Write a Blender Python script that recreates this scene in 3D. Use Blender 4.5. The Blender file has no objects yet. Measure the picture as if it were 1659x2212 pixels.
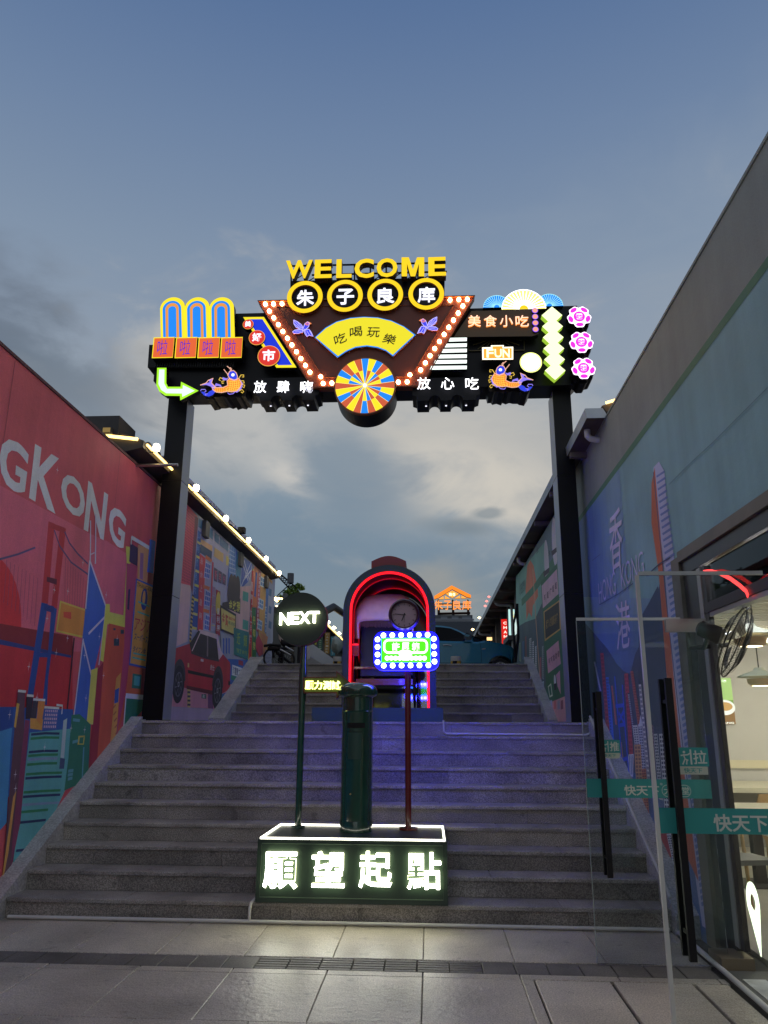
import bpy, math, random
from mathutils import Matrix, Vector
random.seed(7)
PI = math.pi
scene = bpy.context.scene
COL = scene.collection

# ------------------------------------------------------------------ camera
EYE = 1.55
FPX, CX, CY = 1656.0, 829.5, 1106.0          # photograph measured on a 1659 x 2212 grid
_yw = Vector((98.5, 457.0, FPX)).normalized()
_u = Vector((31.0, -6006.0, FPX)).normalized()
_u = (_u - _u.dot(_yw) * _yw).normalized()
_x = _yw.cross(_u)
if _x.x < 0: _x = -_x
ROT = Matrix((_x, _yw, _u))                  # rows: world axes seen from the camera
right, down, fwd = ROT.col[0], ROT.col[1], ROT.col[2]
cam = bpy.data.cameras.new('camera')
cam_ob = bpy.data.objects.new('camera', cam)
COL.objects.link(cam_ob)
cam.sensor_fit = 'VERTICAL'; cam.sensor_height = 36; cam.sensor_width = 27
cam.lens = FPX / 2212 * 36
cam.clip_start = 0.05; cam.clip_end = 2000
m = Matrix.Identity(4)
for i in range(3):
    m[i][0] = right[i]; m[i][1] = -down[i]; m[i][2] = -fwd[i]
m[2][3] = EYE
cam_ob.matrix_world = m
scene.camera = cam_ob

# ------------------------------------------------------------------ colour helpers
def lin(c):
    return c / 12.92 if c <= 0.04045 else ((c + 0.055) / 1.055) ** 2.4
def hx(h):
    h = h.lstrip('#')
    return tuple(lin(int(h[i:i + 2], 16) / 255) for i in (0, 2, 4))

# ------------------------------------------------------------------ world: dusk sky with broken cloud
SKY_GAIN = 1.03
world = bpy.data.worlds.new('World'); scene.world = world; world.use_nodes = True
nt = world.node_tree; nt.nodes.clear(); N = nt.nodes.new; LK = nt.links.new
def vmath(nt, op, a, b=None):
    n = nt.nodes.new('ShaderNodeMath'); n.operation = op
    for i, v in enumerate((a, b)):
        if v is None: continue
        if isinstance(v, (int, float)): n.inputs[i].default_value = v
        else: nt.links.new(v, n.inputs[i])
    return n.outputs[0]
def ramp(nt, fac, stops, interp='LINEAR'):
    r = nt.nodes.new('ShaderNodeValToRGB'); r.color_ramp.interpolation = interp
    while len(r.color_ramp.elements) < len(stops): r.color_ramp.elements.new(0.5)
    for e, (p, c) in zip(r.color_ramp.elements, stops):
        e.position = p; e.color = (*c, 1)
    nt.links.new(fac, r.inputs[0]); return r.outputs[0]
tc = N('ShaderNodeTexCoord'); sep = N('ShaderNodeSeparateXYZ'); LK(tc.outputs['Generated'], sep.inputs[0])
el = vmath(nt, 'MAXIMUM', sep.outputs[2], 0.0)
sn = lambda d: math.sin(math.radians(d))
base = ramp(nt, el, [(0, hx('8c979c')), (sn(6), hx('7e8c95')), (sn(12), hx('74889a')), (sn(18), hx('8596a5')),
                     (sn(25), hx('8e9bab')), (sn(33), hx('8092a9')), (sn(41), hx('6d83a3')), (sn(49), hx('58729a')), (1, hx('4b678f'))])
# cloud masses: soft ellipses on the sky dome, broken up by noise
nz = N('ShaderNodeTexNoise'); nz.inputs['Scale'].default_value = 5.5; nz.inputs['Detail'].default_value = 8; nz.inputs['Roughness'].default_value = 0.56; nz.inputs['Distortion'].default_value = 0.6
mpn = N('ShaderNodeMapping'); mpn.inputs['Scale'].default_value = (1, 1, 1.9); mpn.inputs['Rotation'].default_value = (0, 0.35, 0); LK(tc.outputs['Generated'], mpn.inputs[0]); LK(mpn.outputs[0], nz.inputs['Vector'])
nf = N('ShaderNodeTexNoise'); nf.inputs['Scale'].default_value = 17; nf.inputs['Detail'].default_value = 6; nf.inputs['Distortion'].default_value = 0.5; LK(mpn.outputs[0], nf.inputs['Vector'])
nzv = vmath(nt, 'ADD', vmath(nt, 'MULTIPLY', vmath(nt, 'SUBTRACT', nz.outputs[0], 0.5), 3.2), vmath(nt, 'MULTIPLY', vmath(nt, 'SUBTRACT', nf.outputs[0], 0.5), 0.8))
def mass(px, py, ru, rv, tilt, soft):
    """ellipse centred on a direction; ru, rv half sizes in degrees; returns 0..1"""
    d = (ROT @ Vector(((px - CX) / FPX, (py - CY) / FPX, 1))).normalized()
    az = math.atan2(d.x, d.y); e_ = math.asin(d.z)
    tx = Vector((math.cos(az), -math.sin(az), 0)); tz = Vector((-math.sin(az) * math.sin(e_), -math.cos(az) * math.sin(e_), math.cos(e_)))
    u = tx * math.cos(tilt) + tz * math.sin(tilt); v = tz * math.cos(tilt) - tx * math.sin(tilt); out = []
    for ax, r in ((u, ru), (v, rv)):
        n = N('ShaderNodeVectorMath'); n.operation = 'DOT_PRODUCT'; LK(tc.outputs['Generated'], n.inputs[0]); n.inputs[1].default_value = ax
        out.append(vmath(nt, 'DIVIDE', vmath(nt, 'SUBTRACT', n.outputs['Value'], d.dot(ax)), math.sin(math.radians(r))))
    rr = vmath(nt, 'SQRT', vmath(nt, 'ADD', vmath(nt, 'MULTIPLY', out[0], out[0]), vmath(nt, 'MULTIPLY', out[1], out[1])))
    n = N('ShaderNodeVectorMath'); n.operation = 'DOT_PRODUCT'; LK(tc.outputs['Generated'], n.inputs[0]); n.inputs[1].default_value = d
    q = vmath(nt, 'ADD', vmath(nt, 'SUBTRACT', 1.0, rr), nzv)
    r = N('ShaderNodeMapRange'); r.interpolation_type = 'SMOOTHSTEP'; r.inputs[1].default_value = -soft; r.inputs[2].default_value = soft; LK(q, r.inputs[0])
    return vmath(nt, 'MULTIPLY', r.outputs[0], vmath(nt, 'GREATER_THAN', n.outputs['Value'], 0.0))
def mixc(nt, f, a, b, mode='MIX'):
    n = nt.nodes.new('ShaderNodeMix'); n.data_type = 'RGBA'; n.blend_type = mode
    for s, v in ((n.inputs[0], f), (n.inputs[6], a), (n.inputs[7], b)):
        if isinstance(v, (int, float)): s.default_value = v
        elif isinstance(v, tuple): s.default_value = (*v, 1)
        else: nt.links.new(v, s)
    return n.outputs[2]
CLOUDS = [(250, 880, 11, 4.5, -.25, .9, '9fa4aa', .4), (1010, 960, 15, 6.5, -.30, .8, 'c2beb6', .9), (560, 930, 9, 4.5, -.5, .5, 'babab8', .85), (640, 1035, 2.6, 1.2, -.4, .4, 'd2cdc5', .8), (1060, 1060, 6, 3, -.3, .4, 'cfc9be', .85),
          (740, 1030, 4.5, 3.2, -1.0, .7, '788a9b', .8), (600, 1150, 13, 4.0, 0, .8, '72879a', .6), (10, 765, 6.5, 4, -.5, .8, '5b687b', .85), (110, 800, 4, 2, -.5, .9, '75828f', .5), (1000, 1140, 3.0, .8, -.05, .5, '76848f', .75), (1055, 1110, 1.4, .5, 0, .4, '76848f', .7),
          (940, 1265, 3.0, 2.2, 0, .8, 'a09c93', .6), (1500, 700, 12, 7, .3, 1.0, '8f9dae', .4), (2400, 900, 22, 9, 0, 1.0, 'a8a8a6', .7), (-900, 900, 22, 8, 0, 1.0, '8d949c', .7)]
cur = base
for px_, py_, ru, rv, tilt, soft, colr, k in CLOUDS:
    cur = mixc(nt, vmath(nt, 'MULTIPLY', mass(px_, py_, ru, rv, tilt, soft), k), cur, hx(colr))
sky2 = cur
st = N('ShaderNodeTexSky'); st.sky_type = 'NISHITA'; st.sun_disc = False
st.sun_elevation = math.radians(2.0); st.sun_rotation = math.radians(35); st.air_density = 1; st.dust_density = 1
b1 = N('ShaderNodeBackground'); LK(sky2, b1.inputs[0]); b1.inputs[1].default_value = 0.96 * SKY_GAIN
b2 = N('ShaderNodeBackground'); LK(st.outputs[0], b2.inputs[0]); b2.inputs[1].default_value = 0.008
ad = N('ShaderNodeAddShader'); LK(b1.outputs[0], ad.inputs[0]); LK(b2.outputs[0], ad.inputs[1])
wo = N('ShaderNodeOutputWorld'); LK(ad.outputs[0], wo.inputs[0])
# wide warm fill lamp, added above and behind the viewer to brighten the scene
sl = bpy.data.lights.new('sun', 'SUN'); sl.energy = 0.42; sl.angle = math.radians(90); sl.color = (1.0, 0.90, 0.80)
so = bpy.data.objects.new('sun', sl); COL.objects.link(so)
so.rotation_euler = (math.radians(42), 0, math.radians(8))
vs = scene.view_settings
vs.view_transform = 'Standard'; vs.look = 'None'; vs.exposure = 0.0; vs.gamma = 1.0; vs.use_curve_mapping = False
scene.cycles.use_denoising = True
scene.cycles.max_bounces = 8
scene.cycles.sample_clamp_indirect = 6

# ------------------------------------------------------------------ materials
MATS = {}
def mat(key, color, rough=0.6, metal=0.0, var=0.0, vscale=3.0, speck=0.0, sscale=160.0, bump=0.0, bscale=40.0, coat=0.0, spec=0.5, streak=0.0, spots=0.0):
    if key in MATS: return MATS[key]
    c = hx(color) if isinstance(color, str) else color
    M = bpy.data.materials.new(key); M.use_nodes = True; t = M.node_tree
    p = t.nodes['Principled BSDF']; p.inputs['Roughness'].default_value = rough; p.inputs['Metallic'].default_value = metal
    p.inputs['Coat Weight'].default_value = coat; p.inputs['Specular IOR Level'].default_value = spec
    p.inputs['Base Color'].default_value = (*c, 1)
    if var or speck or bump or streak:
        g = t.nodes.new('ShaderNodeNewGeometry'); cur = None
        def noise(sc, det=4, scale3=None):
            n = t.nodes.new('ShaderNodeTexNoise'); n.inputs['Scale'].default_value = sc; n.inputs['Detail'].default_value = det
            if scale3:
                mpn = t.nodes.new('ShaderNodeMapping'); mpn.inputs['Scale'].default_value = scale3
                t.links.new(g.outputs['Position'], mpn.inputs[0]); t.links.new(mpn.outputs[0], n.inputs['Vector'])
            else: t.links.new(g.outputs['Position'], n.inputs['Vector'])
            return n.outputs[0]
        cur = c
        if var:
            r = ramp(t, noise(vscale, 6), [(0.3, (1 - var,) * 3), (0.7, (1 + var,) * 3)])
            cur = mixc(t, 1.0, cur, r, 'MULTIPLY')
        if streak:
            r = ramp(t, noise(1.0, 4, (7, 7, 0.5)), [(0.35, (1 - streak,) * 3), (0.65, (1 + streak * .5,) * 3)])
            cur = mixc(t, 1.0, cur, r, 'MULTIPLY')
        if speck:
            r = ramp(t, noise(sscale, 3), [(0.38, (1 - speck,) * 3), (0.5, (1,) * 3), (0.64, (1 + speck * 1.2,) * 3)])
            cur = mixc(t, 1.0, cur, r, 'MULTIPLY')
        if spots:
            r = ramp(t, noise(7.5, 3), [(0.0, (1 - spots,) * 3), (0.30, (1 - spots * .8,) * 3), (0.36, (1,) * 3)]); cur = mixc(t, 1.0, cur, r, 'MULTIPLY')
            r = ramp(t, noise(1.1, 6), [(0.30, (1 - spots * .6,) * 3), (0.5, (1,) * 3), (.7, (1.08,) * 3)]); cur = mixc(t, 1.0, cur, r, 'MULTIPLY')
        if not isinstance(cur, tuple): t.links.new(cur, p.inputs['Base Color'])
        if bump:
            b = t.nodes.new('ShaderNodeBump'); b.inputs['Strength'].default_value = bump; b.inputs['Distance'].default_value = 0.01
            t.links.new(noise(bscale, 5), b.inputs['Height']); t.links.new(b.outputs[0], p.inputs['Normal'])
    MATS[key] = M; return M
def em(key, color, strength=1.0):
    if key in MATS: return MATS[key]
    c = hx(color) if isinstance(color, str) else color
    M = bpy.data.materials.new(key); M.use_nodes = True
    p = M.node_tree.nodes['Principled BSDF']
    p.inputs['Base Color'].default_value = (c[0] * .3, c[1] * .3, c[2] * .3, 1); p.inputs['Roughness'].default_value = 0.4
    p.inputs['Emission Color'].default_value = (*c, 1); p.inputs['Emission Strength'].default_value = strength
    MATS[key] = M; return M
def glass(key, tint, trans=0.9, rough=0.02):
    if key in MATS: return MATS[key]
    M = bpy.data.materials.new(key); M.use_nodes = True; t = M.node_tree; t.nodes.clear()
    tr = t.nodes.new('ShaderNodeBsdfTransparent'); tr.inputs[0].default_value = (*tint, 1)
    gl = t.nodes.new('ShaderNodeBsdfGlossy'); gl.inputs['Roughness'].default_value = rough
    fr = t.nodes.new('ShaderNodeFresnel'); fr.inputs[0].default_value = 1.5
    mx = t.nodes.new('ShaderNodeMixShader'); t.links.new(fr.outputs[0], mx.inputs[0]); t.links.new(tr.outputs[0], mx.inputs[1]); t.links.new(gl.outputs[0], mx.inputs[2])
    o = t.nodes.new('ShaderNodeOutputMaterial'); t.links.new(mx.outputs[0], o.inputs[0]); MATS[key] = M; return M

# ------------------------------------------------------------------ picture grid -> points on real planes
def ray(px, py):
    return ROT @ Vector(((px - CX) / FPX, (py - CY) / FPX, 1))
class Plane:
    """a vertical plane: axis 'Y' faces the viewer, 'L' the left wall (faces +x), 'R' the right wall (faces -x); Z the floor"""
    def __init__(s, kind, val): s.k = kind; s.v = val
    def px(s, x, y):
        r = ray(x, y)
        if s.k == 'Y': t = s.v / r.y; return (r.x * t, EYE + r.z * t)
        t = s.v / r.x
        return ((r.y * t) * (1 if s.k == 'L' else -1), EYE + r.z * t)
    def p3(s, u, v, d=0.0):
        if s.k == 'Y': return (u, s.v - d, v)
        if s.k == 'L': return (s.v + d, u, v)
        return (s.v - d, -u, v)
def onz(px, py, z):
    r = ray(px, py); t = (z - EYE) / r.z; return (r.x * t, r.y * t)
def crop(x0, y0, sc):
    return lambda zx, zy: ((x0 + zx * sc) / 1.8228, (y0 + zy * sc) / 1.8228)
K1 = crop(560, 1120, .42194); K2 = crop(1000, 980, .54249); K3 = crop(1700, 1100, .42194)
KA = crop(0, 1300, .42194); KB = crop(0, 2100, .6328); KT = crop(640, 1850, .45647); KU = crop(540, 2500, .27728)
KD = crop(1880, 1500, .63287); KE = crop(2200, 500, .8136); KF = crop(2250, 2150, .47456); KG = crop(2250, 2900, .5119)
K5 = crop(1020, 2150, .65099); K6 = crop(980, 2600, .50633); K7 = crop(1640, 2250, .28933); K8 = crop(1020, 2250, .22905); K9 = crop(1420, 2440, .217)
KH = crop(2560, 2050, .3165); KI = crop(2700, 2950, .48942)

# ------------------------------------------------------------------ mesh builder
class MB:
    def __init__(s): s.v = []; s.f = []; s.m = []; s.mats = []
    def mi(s, m):
        if m not in s.mats: s.mats.append(m)
        return s.mats.index(m)
    def add(s, vs, fs, m):
        b = len(s.v); i = s.mi(m); s.v += [tuple(v) for v in vs]
        for f in fs: s.f.append(tuple(b + k for k in f)); s.m.append(i)
    def box(s, x0, x1, y0, y1, z0, z1, m):
        v = [(x, y, z) for x in (x0, x1) for y in (y0, y1) for z in (z0, z1)]
        s.add(v, [(0, 1, 3, 2), (4, 6, 7, 5), (0, 4, 5, 1), (2, 3, 7, 6), (0, 2, 6, 4), (1, 5, 7, 3)], m)
    def prism(s, P, uv, d0, d1, mf, ms=None, shift=(0, 0)):
        """outline uv on plane P from offset d1 (front) back to d0"""
        n = len(uv); ms = ms or mf
        a = [P.p3(u, v, d1) for u, v in uv]; b = [P.p3(u + shift[0], v + shift[1], d0) for u, v in uv]
        s.add(a, [tuple(range(n))], mf)
        s.add(a + b, [(i, (i + 1) % n, n + (i + 1) % n, n + i) for i in range(n)] + [tuple(range(2 * n - 1, n - 1, -1))], ms)
    def flat(s, P, uv, d, m): s.add([P.p3(u, v, d) for u, v in uv], [tuple(range(len(uv)))], m)
    def ring(s, P, outer, inner, d0, d1, mf, ms=None):
        n = len(outer); ms = ms or mf
        v = [P.p3(u, w, d1) for u, w in outer] + [P.p3(u, w, d1) for u, w in inner]
        s.add(v, [(i, (i + 1) % n, n + (i + 1) % n, n + i) for i in range(n)], mf)
        if d0 != d1:
            v = v + [P.p3(u, w, d0) for u, w in outer] + [P.p3(u, w, d0) for u, w in inner]
            s.add(v, [(i, 2 * n + i, 2 * n + (i + 1) % n, (i + 1) % n) for i in range(n)] + [(n + i, n + (i + 1) % n, 3 * n + (i + 1) % n, 3 * n + i) for i in range(n)], ms)
    def stroke(s, P, pts, w, d0, d1, m, closed=False):
        n = len(pts); q = []
        for i in range(n):
            a = pts[(i - 1) % n] if (closed or i > 0) else pts[i]; b = pts[(i + 1) % n] if (closed or i < n - 1) else pts[i]
            dx, dy = b[0] - a[0], b[1] - a[1]; l = math.hypot(dx, dy) or 1e-6
            q.append((-dy / l * w / 2, dx / l * w / 2))
        A = [(p[0] + o[0], p[1] + o[1]) for p, o in zip(pts, q)]; B = [(p[0] - o[0], p[1] - o[1]) for p, o in zip(pts, q)]
        v = [P.p3(*a, d1) for a in A] + [P.p3(*b, d1) for b in B] + [P.p3(*a, d0) for a in A] + [P.p3(*b, d0) for b in B]
        r = range(n) if closed else range(n - 1); fs = []
        for i in r:
            j = (i + 1) % n; fs.append((i, j, n + j, n + i))
            if d0 != d1: fs += [(i, 2 * n + i, 2 * n + j, j), (n + i, n + j, 3 * n + j, 3 * n + i)]
        s.add(v, fs, m)
    def tube(s, pts, r, m, n=8, caps=True, closed=False):
        pts = [Vector(p) for p in pts]; k = len(pts); rings = []; rr = r if isinstance(r, (list, tuple)) else [r] * k
        up = None
        for i, p in enumerate(pts):
            a = pts[i - 1] if (i > 0 or closed) else p; b = pts[(i + 1) % k] if (i < k - 1 or closed) else p
            t = (b - a).normalized()
            if up is None:
                up = Vector((0, 0, 1)) if abs(t.z) < .9 else Vector((0, 1, 0))
            sd = t.cross(up).normalized(); up2 = sd.cross(t).normalized(); up = up2
            rings.append([p + (sd * math.cos(2 * PI * j / n) + up2 * math.sin(2 * PI * j / n)) * rr[i] for j in range(n)])
        v = [q for R in rings for q in R]; f = []
        for i in range(k if closed else k - 1):
            for j in range(n):
                a = i * n + j; b = i * n + (j + 1) % n; c = ((i + 1) % k) * n + (j + 1) % n; d = ((i + 1) % k) * n + j
                f.append((a, b, c, d))
        if caps and not closed: f += [tuple(range(n - 1, -1, -1)), tuple((k - 1) * n + j for j in range(n))]
        s.add(v, f, m)
    def lathe(s, c, prof, m, n=32, axis='z', caps=True):
        v = []; k = len(prof)
        for r, h in prof:
            for j in range(n):
                a = 2 * PI * j / n; x, y = r * math.cos(a), r * math.sin(a)
                if axis == 'z': v.append((c[0] + x, c[1] + y, c[2] + h))
                elif axis == 'y': v.append((c[0] + x, c[1] + h, c[2] + y))
                else: v.append((c[0] + h, c[1] + x, c[2] + y))
        f = [(i * n + j, i * n + (j + 1) % n, (i + 1) * n + (j + 1) % n, (i + 1) * n + j) for i in range(k - 1) for j in range(n)]
        if caps: f += [tuple(range(n - 1, -1, -1)), tuple((k - 1) * n + j for j in range(n))]
        s.add(v, f, m)
    def build(s, name, parent=None, smooth=False, loc=None):
        me = bpy.data.meshes.new(name); vs = s.v
        if loc: vs = [(a - loc[0], b - loc[1], c - loc[2]) for a, b, c in vs]
        me.from_pydata(vs, [], s.f)
        for M in s.mats: me.materials.append(M)
        me.polygons.foreach_set('material_index', s.m)
        if smooth:
            me.polygons.foreach_set('use_smooth', [True] * len(me.polygons))
            me.update()
            try: me.set_sharp_from_angle(angle=math.radians(40))
            except Exception: pass
        me.update()
        o = bpy.data.objects.new(name, me); COL.objects.link(o)
        if loc: o.location = loc
        if parent: attach(o, parent)
        return o
def attach(o, parent):
    o.parent = parent; w = wloc(parent)
    o.matrix_parent_inverse = Matrix.Translation(-w) if w.length else Matrix.Identity(4)
def wloc(o):
    l = Vector(o.location)
    return l          # parents are unrotated empties at world places, or meshes left at their own place
def thing(name, label, cat, loc=(0, 0, 0), group=None):
    o = bpy.data.objects.new(name, None); COL.objects.link(o); o.location = loc; o.empty_display_size = .1
    o['label'] = label; o['category'] = cat
    if group: o['group'] = group
    return o
def tag(o, label, cat, group=None):
    o['label'] = label; o['category'] = cat
    if group: o['group'] = group
    return o
def struct(o): o['kind'] = 'structure'; return o
def copy_thing(root, loc, label=None):
    r = root.copy(); COL.objects.link(r); r.location = loc
    if label: r['label'] = label
    for ch in list(root.children):
        c = ch.copy(); COL.objects.link(c); c.parent = r
        for g in list(ch.children):
            d = g.copy(); COL.objects.link(d); d.parent = c
    return r
def circ(c, r, n=40, a0=0.0, a1=2 * PI, ry=None):
    ry = r if ry is None else ry; closed = abs(a1 - a0 - 2 * PI) < 1e-6
    k = n if closed else n + 1
    return [(c[0] + r * math.cos(a0 + (a1 - a0) * i / n), c[1] + ry * math.sin(a0 + (a1 - a0) * i / n)) for i in range(k)]
def rrect(u0, v0, u1, v1, r, n=6):
    o = []
    for cx, cy, a in ((u1 - r, v1 - r, 0), (u0 + r, v1 - r, PI / 2), (u0 + r, v0 + r, PI), (u1 - r, v0 + r, 1.5 * PI)):
        o += [(cx + r * math.cos(a + PI / 2 * i / n), cy + r * math.sin(a + PI / 2 * i / n)) for i in range(n + 1)]
    return o
# text: the interface font only; one mesh per string, fitted to a box on a plane
_tc = {}
def glyphs(s, bold):
    k = (s, bold)
    if k in _tc: return _tc[k]
    c = bpy.data.curves.new('t', 'FONT'); c.body = s; c.extrude = 0; c.offset = bold; c.resolution_u = 3; c.fill_mode = 'FRONT' if False else 'BOTH'
    c.extrude = 0.5
    o = bpy.data.objects.new('t', c); COL.objects.link(o); bpy.context.view_layer.update()
    me = bpy.data.meshes.new_from_object(o.evaluated_get(bpy.context.evaluated_depsgraph_get()))
    V = [tuple(v.co) for v in me.vertices]; F = [tuple(p.vertices) for p in me.polygons]; Nn = [p.normal.z for p in me.polygons]
    bpy.data.objects.remove(o); bpy.data.curves.remove(c); bpy.data.meshes.remove(me)
    xs = [v[0] for v in V]; ys = [v[1] for v in V]
    _tc[k] = (V, F, Nn, min(xs), max(xs), min(ys), max(ys)); return _tc[k]
def put_text(b, P, s, quad, d0, d1, mf, ms=None, bold=0.015):
    """quad: four (u,v) corners bottom-left, bottom-right, top-right, top-left"""
    V, F, Nn, x0, x1, y0, y1 = glyphs(s, bold); bl, br, tr, tl = quad; ms = ms or mf; q = []
    for x, y, z in V:
        a = (x - x0) / (x1 - x0); c = (y - y0) / (y1 - y0)
        u = (1 - c) * ((1 - a) * bl[0] + a * br[0]) + c * ((1 - a) * tl[0] + a * tr[0])
        v = (1 - c) * ((1 - a) * bl[1] + a * br[1]) + c * ((1 - a) * tl[1] + a * tr[1])
        q.append(P.p3(u, v, d1 if z > 0 else d0))
    i0 = len(b.v); b.v += q
    for f, n in zip(F, Nn):
        if d0 == d1 and n < .5: continue
        b.f.append(tuple(i0 + k for k in f)); b.m.append(b.mi(mf if n > .5 else ms))
def box_q(u0, v0, u1, v1): return [(u0, v0), (u1, v0), (u1, v1), (u0, v1)]
def letter(P, s, quad, d0, d1, mf, ms=None, bold=0.015, parent=None, name='letter'):
    b = MB(); put_text(b, P, s, quad, d0, d1, mf, ms, bold); return b.build(name, parent)
def pq(P, K, x0, y0, x1, y1):                       # box given by pixel corners of a crop (left, top, right, bottom)
    (a, b), (c, d) = P.px(*K(x0, y1)), P.px(*K(x1, y0)); return box_q(a, b, c, d)
def pl(P, K, pts): return [P.px(*K(x, y)) for x, y in pts]

# ------------------------------------------------------------------ common materials
granite = mat('granite_riser', (0.30, 0.28, 0.255), .75, var=.28, vscale=2.2, speck=.5, sscale=85, bump=.25, bscale=90)
granite_t = mat('granite_tread', (0.22, 0.205, 0.195), .55, var=.25, vscale=3.0, speck=.4, sscale=95, bump=.12, bscale=70)
granite_g = mat('granite_paving', (0.43, 0.385, 0.32), .42, var=.22, vscale=1.7, speck=.3, sscale=80, bump=.6, bscale=26)
joint = mat('dark_joint', (0.07, 0.064, 0.056), .9)
concrete = mat('cement_render', (0.40, 0.385, 0.38), .85, var=.2, vscale=4, speck=.2, sscale=60, bump=.2, bscale=30)
black = mat('black_paint', (0.006, 0.006, 0.008), .55, spec=.25)
blackm = mat('black_panel', (0.004, 0.004, 0.006), .42, var=.2, spec=.22)
steel = mat('steel', (0.35, 0.35, 0.35), .35, metal=.9)
white_pl = mat('white_plastic_pipe', (0.62, 0.6, 0.57), .4, var=.08)
green_p = mat('bottle_green_gloss', (0.012, 0.055, 0.034), .16, coat=.8, var=.15, vscale=5)
green_m = mat('bottle_green_satin', (0.02, 0.062, 0.045), .4)
red_p = mat('dark_red_gloss', (0.13, 0.012, 0.01), .25, coat=.4)

# ================================================================== GROUND, STAIRS
H, T, Y0 = 0.157, 0.306, 6.73
XL, XR = -3.49, 1.87                # ends of the steps
WL, WR = -3.64, 2.05                # faces of the two mural walls
LZ = 10 * H; Y1 = 13.3; PZ = LZ + 7 * H; YT = Y1 + 6 * T
UL, UR = -3.36, 1.89
b = MB(); b.box(-60, 60, -80, Y0 + .3, -.4, -.024, joint); ground = struct(b.build('ground'))
# drain row
DR0, DR1 = 5.58, 5.845
def slab_obj(name, parent, x0, x1, y0, y1, z0, z1, m, bev=.004):
    b = MB(); g = bev
    v = [(x0, y0, z0), (x1, y0, z0), (x1, y1, z0), (x0, y1, z0), (x0, y0, z1 - g), (x1, y0, z1 - g), (x1, y1, z1 - g), (x0, y1, z1 - g),
         (x0 + g, y0 + g, z1), (x1 - g, y0 + g, z1), (x1 - g, y1 - g, z1), (x0 + g, y1 - g, z1)]
    f = [(3, 2, 1, 0)]
    for i in range(4):
        j = (i + 1) % 4; f += [(i, j, 4 + j, 4 + i), (4 + i, 4 + j, 8 + j, 8 + i)]
    f.append((8, 9, 10, 11)); b.add(v, f, m); return b.build(name, parent)
gm = [mat('granite_paving_%s' % n, tuple(c * k for c in (0.43, 0.385, 0.32)), r, var=.22, vscale=1.7, speck=.28, sscale=110, bump=.7, bscale=24, spots=.34) for n, k, r in (('a', 1.0, .40), ('b', .9, .46), ('c', 1.08, .43))]
def paver(x0, x1, y0, y1, gap=.0022):
    slab_obj('paving_slab', ground, x0 + gap, x1 - gap, y0 + gap, y1 - gap, -.022, random.uniform(-.0015, .0015), random.choice(gm))
x = -4.4
while x < 1.84:
    x1 = min(x + .62, 1.86); paver(x, x1, DR1 + .004, Y0 + .03) if True else None; x = x1
for r, (ya, yb) in enumerate(((4.66, DR0 - .1), (3.74, 4.66), (2.6, 3.74))):
    x = -4.4 + (.31 if r % 2 else 0)
    while x < .63:
        x1 = min(x + .62, .635); paver(x, x1, ya, yb)
        x = x1
    for xa, xb in ((.635, 1.12), (1.12, 1.62), (1.62, 1.84)):      # lift-out covers with wide open joints
        paver(xa, xb, ya, yb, gap=.011)
x = -4.4
while x < 1.84:
    x1 = min(x + .62, 1.85); paver(x, x1, DR0 - .1, DR0, .003); x = x1
drain_m = mat('drain_cover_stone', (0.11, 0.10, 0.09), .6, var=.3, speck=.3)
i = 0; x = -4.4
while x < 1.82:
    x1 = min(x + .215, 1.86)
    if -1.3 < x < .25:       # slotted covers lie in the middle
        for q in range(5):
            ya = DR0 + .006 + q * .052; slab_obj('drain_bar', ground, x + .004, x1 - .004, ya, ya + .036, -.022, -.001, drain_m, .003)
    else:
        slab_obj('drain_cover', ground, x + .0035, x1 - .0035, DR0 + .004, DR1 - .002, -.022, -.003, drain_m, .003)
    x = x1; i += 1

# staircase: risers and treads are separate slabs on a solid core
b = MB()
for k in range(10): b.box(XL, XR, Y0 + k * T + .03, Y1 + .1, (k * H) - .02 if k else -.02, (k + 1) * H - .03, joint)
for k in range(7): b.box(UL, UR, Y1 + k * T + .03, YT + 1.0, LZ + k * H, LZ + (k + 1) * H - .03, joint)
stairs = struct(b.build('staircase'))
rm = [mat('granite_riser_%s' % n, tuple(c * k for c in (0.265, 0.24, 0.21)), .75, var=.3, vscale=2.4, speck=.42, sscale=115, bump=.25, bscale=90, spots=.4) for n, k in (('a', 1.0), ('b', .86), ('c', 1.12))]
tm = [mat('granite_tread_%s' % n, tuple(c * k for c in (0.30, 0.275, 0.25)), .5, var=.28, vscale=3.2, speck=.35, sscale=120, bump=.12, bscale=70, spots=.35) for n, k in (('a', 1.0), ('b', .9), ('c', 1.1))]
def flight(x0, x1, ystart, z0, n, w, tdepth_last=None):
    for k in range(n):
        y = ystart + k * T; zt = z0 + (k + 1) * H; off = -((k * .37) % w)
        x = x0 + off
        while x < x1 - .01:
            a, c = max(x, x0), min(x + w, x1)
            if c - a > .03: slab_obj('riser', stairs, a + .0015, c - .0015, y + .012, y + .032, zt - H + .0005, zt - .032, random.choice(rm), .001)
            x += w
        x = x0 - ((k * .53 + .2) % w)
        dp = T + .012 if k < n - 1 else (tdepth_last or T)
        while x < x1 - .01:
            a, c = max(x, x0), min(x + w, x1)
            if c - a > .03: slab_obj('tread', stairs, a + .0015, c - .0015, y - .006, y + dp, zt - .030, zt + random.uniform(-.0006, .0006), random.choice(tm), .006)
            x += w
flight(XL, XR, Y0, 0, 10, 1.18, .5)
flight(UL, UR, Y1, LZ, 7, 1.18, .5)
b = MB(); b.box(WL, WR, Y0 + 9 * T + .505, Y1 + .03, LZ - .3, LZ - .001, granite_t); struct(b.build('landing'))
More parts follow.
